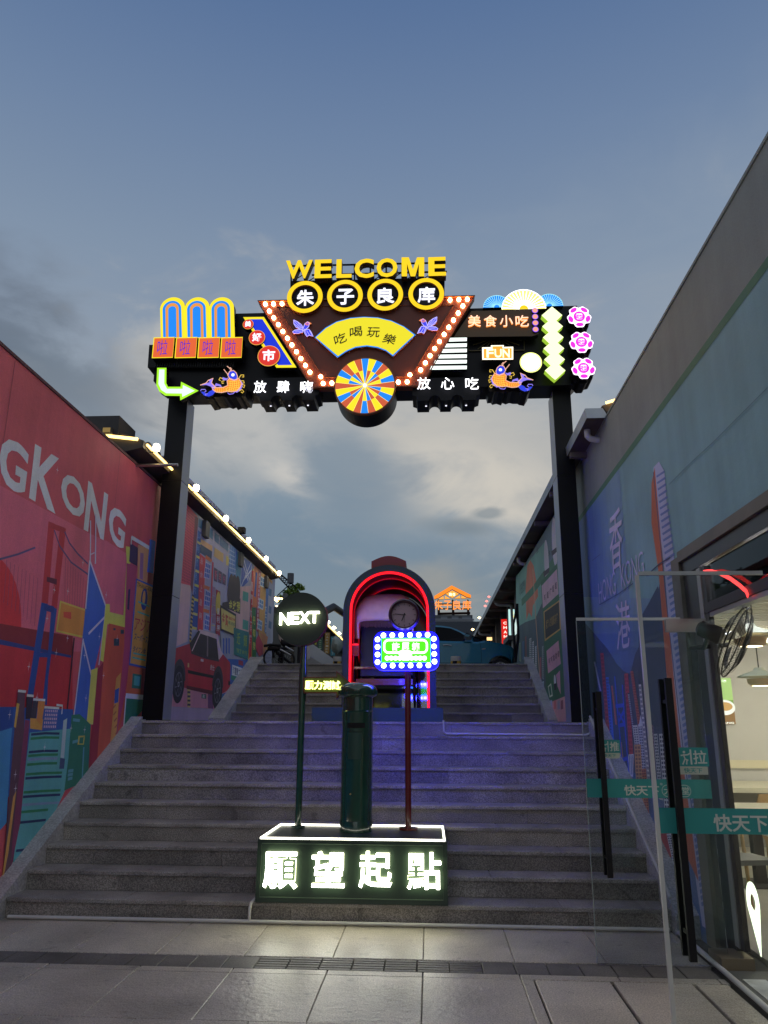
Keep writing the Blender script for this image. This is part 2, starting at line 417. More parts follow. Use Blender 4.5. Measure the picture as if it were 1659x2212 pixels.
b = MB(); b.box(-80, 80, YT + .505, 320, PZ - .4, PZ - .001, mat('asphalt_yard', (0.07, 0.07, 0.07), .8, var=.2, speck=.3)); struct(b.build('upper_yard'))
# sloped kerbs beside the flights
def kerb(name, x0, x1, ya, za, yb, zb, xtra=None, end=None):
    b = MB(); v = []
    for x in (x0, x1):
        v += [(x, ya, za - .45), (x, yb, zb - .45), (x, yb, zb), (x, ya, za)]
    b.add(v, [(3, 2, 1, 0), (4, 5, 6, 7), (0, 1, 5, 4), (1, 2, 6, 5), (2, 3, 7, 6), (3, 0, 4, 7)], concrete)
    return struct(b.build(name))
hs = .045
yA = Y0 - .12; zA = H / T * (yA - Y0) + H + hs
kerb('kerb_left', WL - .02, XL, yA, zA, Y0 + 9 * T, LZ + hs)
kerb('kerb_right', XR + .001, WR + .02, yA, zA, Y0 + 9 * T, LZ + hs)
b = MB(); b.box(WL - .02, XL, Y0 + 9 * T, Y0 + 9 * T + .5, LZ - .2, LZ + .012, concrete); b.box(XR + .001, WR + .02, Y0 + 9 * T, Y0 + 9 * T + .5, LZ - .2, LZ + .012, concrete); struct(b.build('landing_edge'))
kerb('kerb_upper_left', WL - .02, UL, Y1 - .45, LZ + .05, YT + .5, PZ + .17)
kerb('kerb_upper_right', UR + .001, WR + .02, Y1 - .45, LZ + .05, YT + .5, PZ + .17)

# ================================================================== MURAL WALLS
class Mural:
    """flat print on a wall: every field is a sheet of paint under a millimetre above the one below"""
    def __init__(s, P): s.P = P; s.b = MB(); s.d = .002
    def poly(s, K, pts, m): s.d += .00006; s.b.flat(s.P, pl(s.P, K, pts), s.d, m)
    def uv(s, pts, m): s.d += .00006; s.b.flat(s.P, pts, s.d, m)
    def line(s, K, pts, w, m): s.d += .00006; s.b.stroke(s.P, pl(s.P, K, pts), w, s.d, s.d, m)
    def text(s, K, t, corners, m, bold=.015):
        s.d += .00006; put_text(s.b, s.P, t, pl(s.P, K, corners), s.d, s.d, m, None, bold)
    def star(s, K, x, y, r=14):
        u, v = s.P.px(*K(x, y)); R = r * .0022; s.d += .00006
        pts = []
        for i in range(8):
            a = i * PI / 4; q = R * (1.5 if i % 4 == 2 else 1) if i % 2 == 0 else R * .16
            pts.append((u + q * math.cos(a), v + q * math.sin(a)))
        s.b.flat(s.P, pts, s.d, paint('c9b7c6'))
    def grid(s, K, quad, nx, ny, m, fx=.55, fy=.6):
        """nx by ny small windows inside a pixel quad bl, br, tr, tl"""
        q = pl(s.P, K, quad); s.d += .00006
        def at(a, c):
            return tuple((1 - c) * ((1 - a) * q[0][i] + a * q[1][i]) + c * ((1 - a) * q[3][i] + a * q[2][i]) for i in (0, 1))
        for i in range(nx):
            for j in range(ny):
                a0, a1 = (i + .5 - fx / 2) / nx, (i + .5 + fx / 2) / nx; c0, c1 = (j + .5 - fy / 2) / ny, (j + .5 + fy / 2) / ny
                s.b.flat(s.P, [at(a0, c0), at(a1, c0), at(a1, c1), at(a0, c1)], s.d, m)
PAINT_GAIN = 1.6
def paint(h, gain=1.0):
    k = 'paint_' + h
    c = hx(h); g_ = .25 * c[0] + .6 * c[1] + .15 * c[2]
    c = tuple(min(.85, (v * .9 + g_ * .1) * PAINT_GAIN * gain + .016) for v in c)
    return mat(k, c, .62, var=.13, vscale=1.3, speck=.06, sscale=120, streak=.06, bump=.25, bscale=14)

# ---- left wall, red skyline print
PL_ = Plane('L', WL)
zt = PL_.px(340, 1045)[1]; yend = 9.98
red = paint('bb4551'); rose = paint('c4566a')
lw = thing('mural_wall', 'tall red wall with a painted bridge and skyline and large pale letters, left of the lower steps', 'wall', (WL - .1, 6, 0))
b = MB(); b.box(WL - .24, WL, -4, yend, -.3, zt, red); b.build('wall', lw)
b = MB(); b.box(WL - .26, WL + .012, -4, yend + .01, zt, zt + .03, mat('coping', (0.12, 0.05, 0.06), .7)); b.build('coping', lw)
mu = Mural(PL_); pk = paint('e6dbe4')
for y_ in (1.2, 3.6, 6.0, 8.4): mu.uv([(y_, -.2), (y_ + .008, -.2), (y_ + .008, zt - .02), (y_, zt - .02)], paint('8f3642'))
mu.uv([(-4, 3.27), (yend, 3.27), (yend, 3.278), (-4, 3.278)], paint('9a3c48'))
# tonal fields of the print, lighter rose below the letters
mu.poly(KA, [(-500, 1180), (820, 1890), (1000, 1970), (1450, 2260), (1450, 3000), (-500, 3000)], rose)
for t, q in (('G', [(-15, 1440), (225, 1545), (275, 1130), (0, 925)]), ('K', [(268, 1565), (515, 1715), (575, 1215), (325, 1060)]),
             ('O', [(562, 1640), (790, 1800), (790, 1440), (575, 1290)]), ('N', [(778, 1860), (965, 1960), (1008, 1535), (822, 1405)]), ('G', [(1008, 1950), (1148, 2060), (1182, 1740), (1020, 1590)])):
    mu.text(KA, t, q, pk, .028)
for t, q in (('N', [(-260, 1340), (-80, 1410), (-30, 950), (-250, 830)]),):
    mu.text(KA, t, q, pk, .028)
mu.star(KA, 533, 1305, 13)
sun = paint('c41f2b'); darkred = paint('6e1424'); navy = paint('20337a'); blue = paint('2d58b0'); deep = paint('14418f')
mu.uv(circ(PL_.px(*KB(-120, 590)), .62, 40), sun)
mu.poly(KB, [(-900, 480), (0, 562), (450, 640), (450, 765), (0, 690), (-900, 600)], paint('7d1726'))
mu.poly(KB, [(-900, 600), (0, 690), (450, 765), (450, 1100), (0, 1080), (-900, 1100)], paint('b31c2c'))
mu.poly(KB, [(-900, 600), (0, 660), (440, 760), (440, 775), (0, 692), (-900, 625)], navy)
for ya_, yb_, c_ in ((480, 600, '7d1726'), (600, 1100, 'b31c2c'), (1100, 1600, '14418f'), (1600, 2400, '2f7fb5')):      # the same bands run on towards the viewer
    (u_, za_), (_u2, zb_2) = PL_.px(*KB(-895, ya_)), PL_.px(*KB(-895, yb_)); mu.uv([(-4, max(-.25, zb_2)), (u_ + .01, max(-.25, zb_2)), (u_ + .01, za_), (-4, za_)], paint(c_))
# bridge tower: red above, blue below
mu.poly(KB, [(300, -75), (338, -60), (296, 440), (256, 430)], paint('b0202c')); mu.poly(KB, [(256, 430), (296, 440), (245, 760), (205, 1010), (168, 1005), (222, 650)], deep)
mu.poly(KB, [(372, -40), (408, -30), (352, 470), (318, 455)], paint('b0202c')); mu.poly(KB, [(318, 455), (352, 470), (298, 900), (290, 1070), (262, 1060), (300, 700)], deep)
mu.poly(KB, [(305, -70), (400, -35), (400, 0), (303, -36)], paint('a5222c')); mu.poly(KB, [(290, 270), (352, 285), (350, 320), (288, 300)], paint('5b1230')); mu.poly(KB, [(275, 440), (335, 455), (332, 495), (272, 480)], navy)
mu.poly(KB, [(232, 740), (300, 745), (296, 772), (230, 770)], deep)
mu.line(KB, [(400, -10), (430, 60), (480, 125), (545, 190)], .018, paint('51436f')); mu.line(KB, [(335, -20), (370, 80), (440, 180), (545, 255)], .018, paint('51436f'))
mu.line(KB, [(-200, 210), (0, 160), (110, 130), (217, 88)], .018, paint('51436f'))
for i in range(9): mu.line(KB, [(40 + i * 24, 165 + i * 14), (20 + i * 24, 250 + i * 18 + 180)], .006, paint('93395a'))
for i in range(9): mu.line(KB, [(405 + i * 16, 150 + i * 18), (400 + i * 15, 430 + i * 8)], .006, paint('93395a'))
# orange board
mu.poly(KB, [(370, 418), (566, 485), (548, 660), (345, 612)], paint('c8a93a')); mu.poly(KB, [(378, 432), (556, 492), (540, 645), (355, 602)], paint('cf7d28')); mu.poly(KB, [(392, 488), (440, 490), (440, 535), (392, 522)], paint('c7402f'))
# tall blue tower framed with white bars
mu.poly(KB, [(555, 160), (655, 460), (650, 560), (565, 935), (535, 1215), (490, 1225), (455, 1150), (520, 560)], blue)
for a in ([(555, 170), (530, 470)], [(555, 165), (655, 450)], [(655, 445), (650, 520)], [(548, 625), (650, 520)], [(515, 655), (455, 1150)], [(512, 660), (565, 880)], [(650, 520), (612, 820)], [(558, 170), (560, 60), (560, -80)], [(590, 190), (592, 40), (592, -120)], [(555, 135), (585, 120)]):
    mu.line(KB, a, .028 if a[0][1] > 150 else .012, paint('b8aecb'))
mu.line(KB, [(458, 650), (415, 1095)], .03, paint('35152a'))
mu.poly(KB, [(655, 440), (680, 440), (680, 490), (765, 510), (785, 180), (780, 80), (805, 85), (808, 178), (780, 585), (665, 565), (640, 800), (620, 790)], paint('c9bd3c'))
mu.poly(KB, [(675, 560), (775, 585), (770, 1120), (700, 1330), (600, 1420), (640, 800)], paint('b94a2c')); mu.poly(KB, [(640, 800), (604, 850), (545, 1480), (600, 1430)], paint('8c1c33'))
mu.poly(KB, [(565, 850), (605, 835), (575, 1190), (535, 1185)], paint('cdbb3f'))
for q in ((705, 655, 738, 700), (702, 590, 716, 603), (747, 600, 768, 625)): mu.poly(KB, [(q[0], q[1]), (q[2], q[1]), (q[2], q[3]), (q[0], q[3])], paint('233c4c'))
mu.poly(KB, [(720, 900), (750, 865), (715, 1310), (680, 1330)], paint('cf8a34'));
for i in range(7): mu.line(KB, [(694 + (6 - i) * 4, 1290 - i * 40), (712 + (6 - i) * 4, 1268 - i * 40)], .02, paint('a2542c'))
mu.poly(KB, [(712, 975), (738, 960), (732, 1050), (708, 1060)], paint('2a4ea0'))
mu.poly(KB, [(785, 185), (850, 205), (790, 880), (760, 1080), (720, 1260), (770, 700)], paint('a83a5c')); mu.poly(KB, [(795, 350), (808, 345), (800, 480), (788, 470)], paint('2b1c4a'))
mu.poly(KB, [(808, 60), (855, 90), (850, 205), (800, 175)], paint('3a2550')); mu.poly(KB, [(855, 70), (922, 95), (912, 320), (852, 290)], paint('c18a55')); mu.poly(KB, [(870, 120), (890, 125), (885, 290), (865, 280)], paint('8d5a7e'))
mu.line(KB, [(815, 25), (925, 90)], .05, paint('cfc7d6')); mu.line(KB, [(815, 20), (812, 70)], .03, paint('cfc7d6')); mu.poly(KB, [(930, 35), (965, 50), (950, 250), (912, 240)], paint('1f5bc0'))
mu.poly(KB, [(918, 245), (955, 255), (945, 330), (912, 320)], paint('8c1c33'))
# orange sign with kana
mu.poly(KB, [(843, 280), (965, 330), (925, 845), (798, 820)], paint('2a4ea8')); mu.poly(KB, [(850, 292), (955, 340), (918, 832), (806, 808)], paint('d08e2c'))
mu.uv(circ(PL_.px(*KB(894, 410)), .115, 24, ry=.14), navy); mu.uv(circ(PL_.px(*KB(892, 400)), .05, 20, ry=.09), paint('d08e2c'))
for a in ([(855, 425), (925, 455)], [(852, 487), (925, 515)], [(825, 745), (905, 762)], [(820, 772), (900, 790)]): mu.line(KB, a, .02, paint('3f9a8c'))
mu.text(KB, 'THANGVAN', [(848, 330), (950, 372), (952, 345), (850, 303)], paint('5b3b25')); mu.text(KB, 'アジア', [(830, 600), (935, 625), (942, 545), (838, 520)], paint('b02a2a'), .01); mu.text(KB, 'スーパースカ', [(830, 660), (930, 690), (932, 645), (833, 618)], paint('39355f')); mu.text(KB, 'タイフン金', [(822, 735), (900, 755), (905, 715), (826, 697)], paint('39355f'))
mu.poly(KB, [(798, 822), (880, 842), (868, 1010), (780, 1000)], paint('bd5c2c')); mu.poly(KB, [(822, 872), (878, 880), (872, 970), (815, 962)], paint('1d6b58')); mu.poly(KB, [(832, 885), (868, 892), (864, 950), (828, 945)], paint('3b9a92'))
mu.poly(KB, [(882, 842), (920, 850), (905, 1012), (870, 1008)], paint('8c1c33'))
mu.poly(KB, [(780, 998), (900, 1010), (898, 1085), (765, 1230)], paint('156a4b')); mu.line(KB, [(778, 1010), (900, 1022)], .06, paint('c9c4dc')); mu.line(KB, [(780, 1010), (764, 1225)], .035, paint('c9c4dc'))
# sea and lower town
mu.poly(KB, [(-900, 1080), (88, 1080), (165, 1085), (450, 1095), (450, 1200), (-100, 1800), (-900, 2300)], paint('1c4f9c')); mu.poly(KB, [(-900, 1500), (70, 1210), (60, 1320), (35, 1800), (-900, 2900)], paint('2f7fb5')); mu.poly(KB, [(-900, 1120), (80, 1080), (70, 1200), (-900, 1600)], deep)
mu.poly(KB, [(180, 1240), (440, 1215), (400, 1600), (290, 1830), (70, 2080), (110, 1800)], paint('4d9aa0')); mu.poly(KB, [(440, 1130), (490, 1125), (560, 1190), (545, 1485), (490, 1560), (395, 1600), (420, 1400)], paint('1b6c56'))
for i, (ya, c) in enumerate(((1252, '1c2f5e'), (1278, '1b7a4e'), (1362, '1c2f5e'), (1385, '1b7a4e'), (1410, '6e86a8'), (1440, '1b7a4e'), (1500, '1b7a4e'), (1525, '1c2f5e'), (1612, '1b7a4e'), (1640, '1c2f5e'), (1690, '6e86a8'), (1735, '1b7a4e'), (1800, '1c2f5e'), (1975, '1c2f5e'))):
    x0 = 188 - (ya - 1250) * .13; x1 = (365 if ya < 1480 else 400) - (ya - 1250) * (.08 if ya < 1700 else .22)
    mu.line(KB, [(x0, ya), ((x0 + x1) / 2, ya - 8), (x1, ya - 6 - (ya - 1250) * .02)], .022, paint(c))
mu.poly(KB, [(105, 980), (150, 985), (135, 1500), (60, 2100), (10, 2150), (60, 1500), (85, 1200)], paint('5b3a4a')); mu.poly(KB, [(98, 1055), (115, 1060), (92, 1210), (80, 1205)], paint('cf9a34')); mu.poly(KB, [(150, 1160), (178, 1165), (120, 1800), (60, 2090), (75, 1850)], paint('7c3156')); mu.poly(KB, [(75, 1640), (95, 1600), (45, 1990), (15, 2140), (5, 2150)], paint('c28d3a'))
mu.poly(KB, [(160, 1010), (200, 1015), (185, 1155), (152, 1155)], paint('2b1f33')); mu.poly(KB, [(200, 1040), (232, 1040), (215, 1160), (183, 1155)], paint('3a3040')); mu.poly(KB, [(182, 1150), (262, 1155), (255, 1225), (180, 1215)], paint('cf8b2e')); mu.poly(KB, [(232, 1045), (275, 1045), (250, 1200), (220, 1160)], paint('c97a2c'))
mu.poly(KB, [(270, 1080), (362, 1085), (345, 1220), (258, 1222)], paint('3c55a0')); mu.grid(KB, [(262, 1215), (342, 1215), (355, 1095), (275, 1092)], 7, 5, paint('c9a0b0'))
for a in ([(105, 980), (155, 985)], [(160, 1008), (203, 1012)], [(200, 1033), (275, 1038)], [(270, 1082), (362, 1088)], [(345, 1068), (382, 1072), (378, 1125)]): mu.line(KB, a, .022, paint('c9c4dc'))
mu.poly(KB, [(388, 1165), (412, 1150), (392, 1400), (370, 1395)], paint('9db0ba')); mu.poly(KB, [(368, 1398), (398, 1402), (392, 1465), (362, 1465)], paint('3a4a78'))
mu.poly(KB, [(482, 1260), (522, 1258), (515, 1315), (476, 1315)], paint('b4a63c')); mu.poly(KB, [(490, 1270), (515, 1268), (510, 1308), (486, 1308)], paint('1b6c56'))
for a in ([(448, 1160), (490, 1165)], [(445, 1300), (480, 1290)], [(418, 1480), (450, 1475)], [(415, 1505), (447, 1498)], [(415, 1530), (444, 1522)], [(515, 1330), (505, 1530)]): mu.line(KB, a, .03, paint('4f8f9c'))
for p in ((172, 830), (331, 352), (510, 182), (655, 383), (413, 652), (343, 742), (520, 760), (612, 642), (723, 655), (528, 1025), (52, 1128), (222, 1020), (285, 530), (415, 360), (638, 885), (87, 1500), (88, 1587), (435, 1212), (520, 1222), (270, 1330)): mu.star(KB, *p, 15)
mu.b.build('mural', lw)

# ---- second left wall with the street print and the taxi
zt2 = PL_.px(407, 1100)[1] - .02; ye2 = PL_.px(594, 1262)[0]
lw2 = thing('mural_wall', 'far left wall with a painted red and white taxi under old street signs', 'wall', (WL - .1, 14, LZ))
b = MB(); b.box(WL - .24, WL, yend + .012, ye2, LZ - .3, zt2 + .5, paint('8b8ba0')); b.build('wall', lw2)
mu = Mural(PL_)
mu.poly(KT, [(40, 100), (300, 400), (240, 1000), (40, 960)], paint('c8414f')); mu.grid(KT, [(165, 960), (245, 995), (280, 400), (205, 330)], 6, 26, paint('a92c41'), .75, .7)
mu.poly(KT, [(40, 950), (245, 1000), (215, 1480), (40, 1560)], paint('dc9a94')); mu.poly(KT, [(280, 400), (308, 415), (255, 1080), (240, 1000)], paint('6d2a45'))
mu.poly(KT, [(308, 415), (580, 640), (640, 700), (560, 1350), (400, 1400), (240, 1400)], paint('9a95ab'))
mu.poly(KT, [(305, 520), (330, 540), (300, 1385), (245, 1370)], paint('24488f'))
for i, ch in enumerate('公利號老大泰'): mu.text(KT, ch, [(302 - i * 9 - 2, 590 + i * 118), (322 - i * 9, 600 + i * 118), (325 - i * 9, 535 + i * 118), (305 - i * 9, 520 + i * 118)], paint('5a86b8'))
for i in range(7): mu.line(KT, [(298 - i * 8, 622 + i * 123), (330 - i * 6, 640 + i * 122)], .04, paint('cbb24a'))
for i in range(24): mu.line(KT, [(252 - i * 1.0, 1080 + i * 17), (272 - i * 1.2, 1090 + i * 17)], .03, paint('bda04a' if i % 2 else '33304a'))
mu.poly(KT, [(318, 720), (368, 760), (345, 1400), (300, 1385)], paint('c22c3a'))
for i, ch in enumerate('永休上皇朝'): mu.text(KT, ch, [(322 - i * 3, 810 + i * 118), (346 - i * 3, 822 + i * 118), (350 - i * 3, 765 + i * 118), (327 - i * 3, 750 + i * 118)], paint('d88a92'))
mu.poly(KT, [(335, 570), (435, 650), (425, 780), (322, 665)], paint('e0915a')); mu.poly(KT, [(450, 650), (525, 710), (520, 800), (440, 745)], paint('dc9c5c')); mu.poly(KT, [(548, 735), (575, 745), (572, 830), (545, 820)], paint('c9b052'))
mu.poly(KT, [(310, 415), (390, 475), (380, 545), (305, 490)], paint('346a90'))
for x0 in (395, 447, 490, 527): mu.poly(KT, [(x0, 490 + (x0 - 395) * .9), (x0 + 38, 520 + (x0 - 395) * .9), (x0 + 36, 605 + (x0 - 395) * .78), (x0 - 2, 570 + (x0 - 395) * .8)], paint('34678f'))
mu.line(KT, [(322, 570), (445, 650), (580, 745)], .07, paint('a59fb8')); mu.line(KT, [(440, 600), (425, 780)], .08, paint('a59fb8'))
mu.poly(KT, [(325, 640), (425, 705), (420, 780), (322, 715)], paint('2c4460'))
for y0 in (790, 1030, 1240):
    mu.poly(KT, [(368, y0), (415, y0 + 25), (402, y0 + 155), (352, y0 + 140)], paint('b0a8c4')); mu.grid(KT, [(356, y0 + 135), (402, y0 + 150), (412, y0 + 30), (370, y0 + 8)], 3, 3, paint('2b55a8'), .8, .8)
mu.poly(KT, [(372, 735), (425, 775), (418, 800), (365, 765)], paint('d0602c')); mu.poly(KT, [(350, 990), (405, 1010), (400, 1040), (348, 1020)], paint('d0602c')); mu.poly(KT, [(348, 1195), (400, 1210), (398, 1240), (346, 1225)], paint('d0602c'))
mu.poly(KT, [(425, 790), (438, 800), (410, 1390), (398, 1385)], paint('b83040'))
for j, (row, y0) in enumerate((('新年好', 900), )):
    for i, ch in enumerate(row):
        x0 = 440 + i * 36; mu.poly(KT, [(x0, y0 + 55 + i * 14), (x0 + 30, y0 + 70 + i * 14), (x0 + 33, y0 - 40 + i * 24), (x0 + 2, y0 - 60 + i * 24)], paint('4b4459')); mu.text(KT, ch, [(x0 + 5, y0 + 45 + i * 14), (x0 + 26, y0 + 57 + i * 14), (x0 + 28, y0 - 28 + i * 24), (x0 + 7, y0 - 42 + i * 24)], paint('b04a66'))
for i in range(4): mu.poly(KT, [(425, 1080 + i * 80), (450, 1088 + i * 80), (453, 1015 + i * 80), (428, 1005 + i * 80)], paint('8f6a86')); mu.poly(KT, [(420, 1095 + i * 80), (450, 1103 + i * 80), (450, 1110 + i * 80), (420, 1102 + i * 80)], paint('c9b052'))
mu.poly(KT, [(458, 1030), (495, 1050), (492, 1430), (455, 1420)], paint('982037')); mu.uv(circ(PL_.px(*KT(476, 1150)), .15, 18, ry=.2), paint('d8a52c'))
for i, ch in enumerate('恒利押'): mu.text(KT, ch, [(463, 1245 + i * 72), (488, 1252 + i * 72), (489, 1195 + i * 72), (465, 1188 + i * 72)], paint('d8b8c0'))
# glass blocks and tower
mu.poly(KT, [(580, 640), (640, 690), (620, 1005), (555, 1005)], paint('3f6fae')); mu.grid(KT, [(558, 1000), (618, 1000), (638, 700), (580, 650)], 3, 9, paint('8aa0c4'), .12, .9)
for i in range(9): mu.line(KT, [(560 + (8 - i) * 2.6, 1000 - i * 40), (618 + (8 - i) * 2.0, 1005 - i * 36)], .02, paint('8aa0c4'))
mu.poly(KT, [(640, 700), (680, 740), (680, 1000), (625, 1010)], paint('3f7f9c')); mu.poly(KT, [(680, 740), (770, 810), (740, 960), (690, 1010), (665, 1020)], paint('2c4ea0'))
for a in ([(682, 745), (668, 1010)], [(680, 780), (735, 960)], [(760, 800), (670, 1015)], [(690, 960), (765, 860)], [(700, 780), (745, 950)]): mu.line(KT, a, .035, paint('a8aecb'))
mu.poly(KT, [(640, 1010), (760, 1000), (740, 1400), (600, 1380), (560, 1150)], paint('d09a98'));
for y0 in (1045, 1290): mu.poly(KT, [(690, y0), (738, y0 + 15), (735, y0 + 95), (686, y0 + 80)], paint('3d8f80'))
# neon hearts, gold sign, yellow sign, green sign
for cx_ in (585, 612, 640): mu.uv(circ(PL_.px(*KT(cx_, 1050 + (cx_ - 585) * .2)), .23, 24, ry=.33), paint('3a3036'))
mu.poly(KT, [(560, 1060), (660, 1080), (620, 1190)], paint('3a3036')); mu.poly(KT, [(515, 1145), (668, 1110), (665, 1245), (510, 1180)], paint('3a3036'))
for i, ch in enumerate('金玫瑰'): mu.text(KT, ch, [(568 + i * 33, 1200 + i * 14), (598 + i * 33, 1210 + i * 14), (600 + i * 33, 1125 + i * 5), (570 + i * 33, 1120 + i * 5)], paint('c9b83a'))
mu.poly(KT, [(495, 1165), (630, 1245), (628, 1435), (498, 1385)], paint('2c2530')); mu.poly(KT, [(502, 1190), (624, 1262), (622, 1420), (504, 1370)], paint('c4ac54'))
for i, ch in enumerate('金寶'): mu.text(KT, ch, [(508 + i * 28, 1320 + i * 20), (532 + i * 28, 1335 + i * 20), (534 + i * 28, 1240 + i * 15), (510 + i * 28, 1225 + i * 15)], paint('b5342a'))
mu.text(KT, 'MEI CHEUNG', [(565, 1330), (620, 1350), (620, 1325), (565, 1300)], paint('2c6a58')); mu.text(KT, '香寶餐廳', [(565, 1290), (620, 1312), (620, 1285), (567, 1262)], paint('b5342a'))
mu.poly(KT, [(610, 1360), (740, 1400), (732, 1640), (608, 1590)], paint('1f6e70'));
for i, ch in enumerate('近輝'): mu.text(KT, ch, [(635 + i * 60, 1500 + i * 30), (665 + i * 60, 1510 + i * 30), (666 + i * 60, 1410 + i * 20), (636 + i * 60, 1400 + i * 20)], paint('7f9a3c'))
mu.text(KT, '飾丁金行', [(630, 1575), (725, 1605), (725, 1565), (632, 1535)], paint('7f9a3c'))
# tall red sign, green sign, right blocks
mu.poly(KT, [(775, 850), (788, 860), (765, 1665), (733, 1650)], paint('c9a03a')); mu.poly(KT, [(768, 870), (784, 870), (762, 1655), (738, 1640)], paint('b5222f'))
for i, ch in enumerate('龍門大酒樓'): mu.text(KT, ch, [(752 - i * 3, 1040 + i * 115), (774 - i * 3, 1050 + i * 115), (776 - i * 3, 965 + i * 115), (755 - i * 3, 955 + i * 115)], paint('d8a8ac'))
mu.poly(KT, [(765, 1185), (800, 1195), (805, 1640), (770, 1665)], paint('2c6a3c'));
for i, ch in enumerate('丹鄧發'): mu.text(KT, ch, [(774, 1330 + i * 110), (796, 1338 + i * 110), (797, 1270 + i * 110), (775, 1262 + i * 110)], paint('c9b83a'))
mu.poly(KT, [(788, 830), (830, 860), (810, 1190), (770, 1180)], paint('c2683c')); mu.poly(KT, [(800, 880), (815, 890), (800, 1100), (785, 1090)], paint('2c4ea0'))
mu.poly(KT, [(822, 860), (846, 880), (822, 1400), (803, 1380)], paint('b04a58')); mu.grid(KT, [(805, 1380), (820, 1385), (843, 890), (826, 880)], 1, 14, paint('caa8b4'), .5, .7)
mu.poly(KT, [(846, 880), (945, 960), (900, 1560), (822, 1480)], paint('d98f45'))
for y0 in (915, 1105, 1285):
    dx = -(y0 - 915) * .06; mu.poly(KT, [(842 + dx, y0), (880 + dx, y0 + 22), (874 + dx, y0 + 105), (836 + dx, y0 + 85)], paint('b8bccf')); mu.grid(KT, [(840 + dx, y0 + 80), (872 + dx, y0 + 98), (877 + dx, y0 + 28), (845 + dx, y0 + 8)], 2, 2, paint('4a78a4'), .8, .75)
mu.poly(KT, [(890, 985), (915, 1005), (890, 1420), (875, 1395)], paint('3d68a8')); mu.text(KT, 'KING', [(879, 1180), (882, 1400), (893, 1400), (893, 1180)], paint('a8bad0'))
mu.poly(KT, [(915, 960), (950, 995), (948, 1480), (905, 1560), (890, 1440)], paint('9a9aa8'))
for y0 in (1020, 1170, 1300): mu.poly(KT, [(915, y0), (938, y0 + 15), (932, y0 + 75), (908, y0 + 60)], paint('4c6a8c'))
mu.poly(KT, [(825, 1420), (862, 1500), (860, 1590), (830, 1610), (800, 1540), (800, 1470)], paint('b5324f')); mu.poly(KT, [(835, 1400), (905, 1440), (890, 1540), (865, 1600), (862, 1490)], paint('c97a4c'))
mu.poly(KT, [(495, 1410), (610, 1450), (608, 1670), (560, 1690), (500, 1590)], paint('8b8b9c'))
for x0 in (515, 540, 563): mu.poly(KT, [(x0, 1450), (x0 + 12, 1455), (x0 + 12, 1590), (x0, 1580)], paint('2c4ea0'))
mu.poly(KT, [(560, 1630), (735, 1640), (770, 1665), (700, 1860), (600, 2010), (500, 2010), (500, 1700)], paint('2a569c')); mu.poly(KT, [(650, 1640), (690, 1650), (690, 1690), (650, 1680)], paint('8c2a44'))
mu.poly(KT, [(592, 1670), (690, 1705), (680, 1840), (588, 1800)], paint('2a569c')); mu.poly(KT, [(596, 1680), (686, 1712), (682, 1795), (592, 1770)], paint('c9ccd8')); mu.text(KT, '海霞壹之屋', [(600, 1765), (678, 1785), (681, 1722), (602, 1695)], paint('39415c')); mu.poly(KT, [(588, 1772), (682, 1798), (678, 1842), (584, 1808)], paint('2c7a5c'))
mu.poly(KT, [(40, 1850), (620, 1850), (520, 2065), (40, 2040)], paint('c07a86')); mu.poly(KT, [(385, 1930), (430, 1930), (430, 2060), (385, 2055)], paint('6a3a64')); mu.poly(KT, [(445, 1950), (610, 1900), (580, 2020), (500, 2010)], paint('2a5f96'))
for i in range(10): mu.line(KT, [(207, 1890 + i * 18), (232, 1892 + i * 18)], .06, paint('c4a650' if i % 2 else '3b3644'))
mu.poly(KT, [(330, 1935), (370, 1935), (370, 1975), (330, 1970)], paint('1f4c44')); mu.text(KT, '81', [(338, 1968), (358, 1970), (360, 1940), (340, 1938)], paint('c9ccd8'))
mu.poly(KT, [(40, 2040), (520, 2068), (600, 2030), (560, 2160), (40, 2160)], paint('a08a9c'))
# taxi
mu.poly(KT, [(225, 1500), (310, 1375), (470, 1420), (500, 1560), (520, 1600), (490, 1645), (240, 1580)], paint('c7a3ab'))
mu.poly(KT, [(40, 1560), (225, 1500), (240, 1560), (480, 1640), (515, 1590), (575, 1660), (580, 1700), (575, 1890), (515, 1925), (420, 1930), (180, 1880), (40, 1800)], paint('a8202e'))
mu.poly(KT, [(210, 1700), (215, 1870), (420, 1925), (420, 1870), (440, 1800)], paint('b81c2a')); mu.poly(KT, [(200, 1860), (425, 1905), (420, 1940), (200, 1890)], paint('5c1526'))
mu.poly(KT, [(225, 1500), (302, 1385), (318, 1395), (240, 1570)], paint('2a242c')); mu.poly(KT, [(245, 1578), (320, 1412), (378, 1432), (375, 1620)], paint('33282e')); mu.poly(KT, [(385, 1432), (460, 1460), (478, 1640), (385, 1618)], paint('33282e'))
mu.line(KT, [(380, 1430), (380, 1620)], .05, paint('6a5a60')); mu.line(KT, [(240, 1575), (375, 1622), (480, 1645)], .04, paint('3b3036')); mu.poly(KT, [(210, 1725), (440, 1775), (435, 1800), (212, 1755)], paint('1a161b'))
mu.line(KT, [(322, 1640), (346, 1646)], .04, paint('cfa6b2')); mu.poly(KT, [(210, 1665), (222, 1668), (222, 1705), (208, 1702)], paint('c9a05c')); mu.text(KT, '的士', [(405, 1725), (440, 1735), (442, 1688), (408, 1678)], paint('d8b0b4')); mu.text(KT, 'TAXI', [(408, 1768), (438, 1775), (440, 1748), (408, 1738)], paint('b04a58')); mu.poly(KT, [(562, 1820), (578, 1825), (576, 1860), (560, 1855)], paint('151216'))
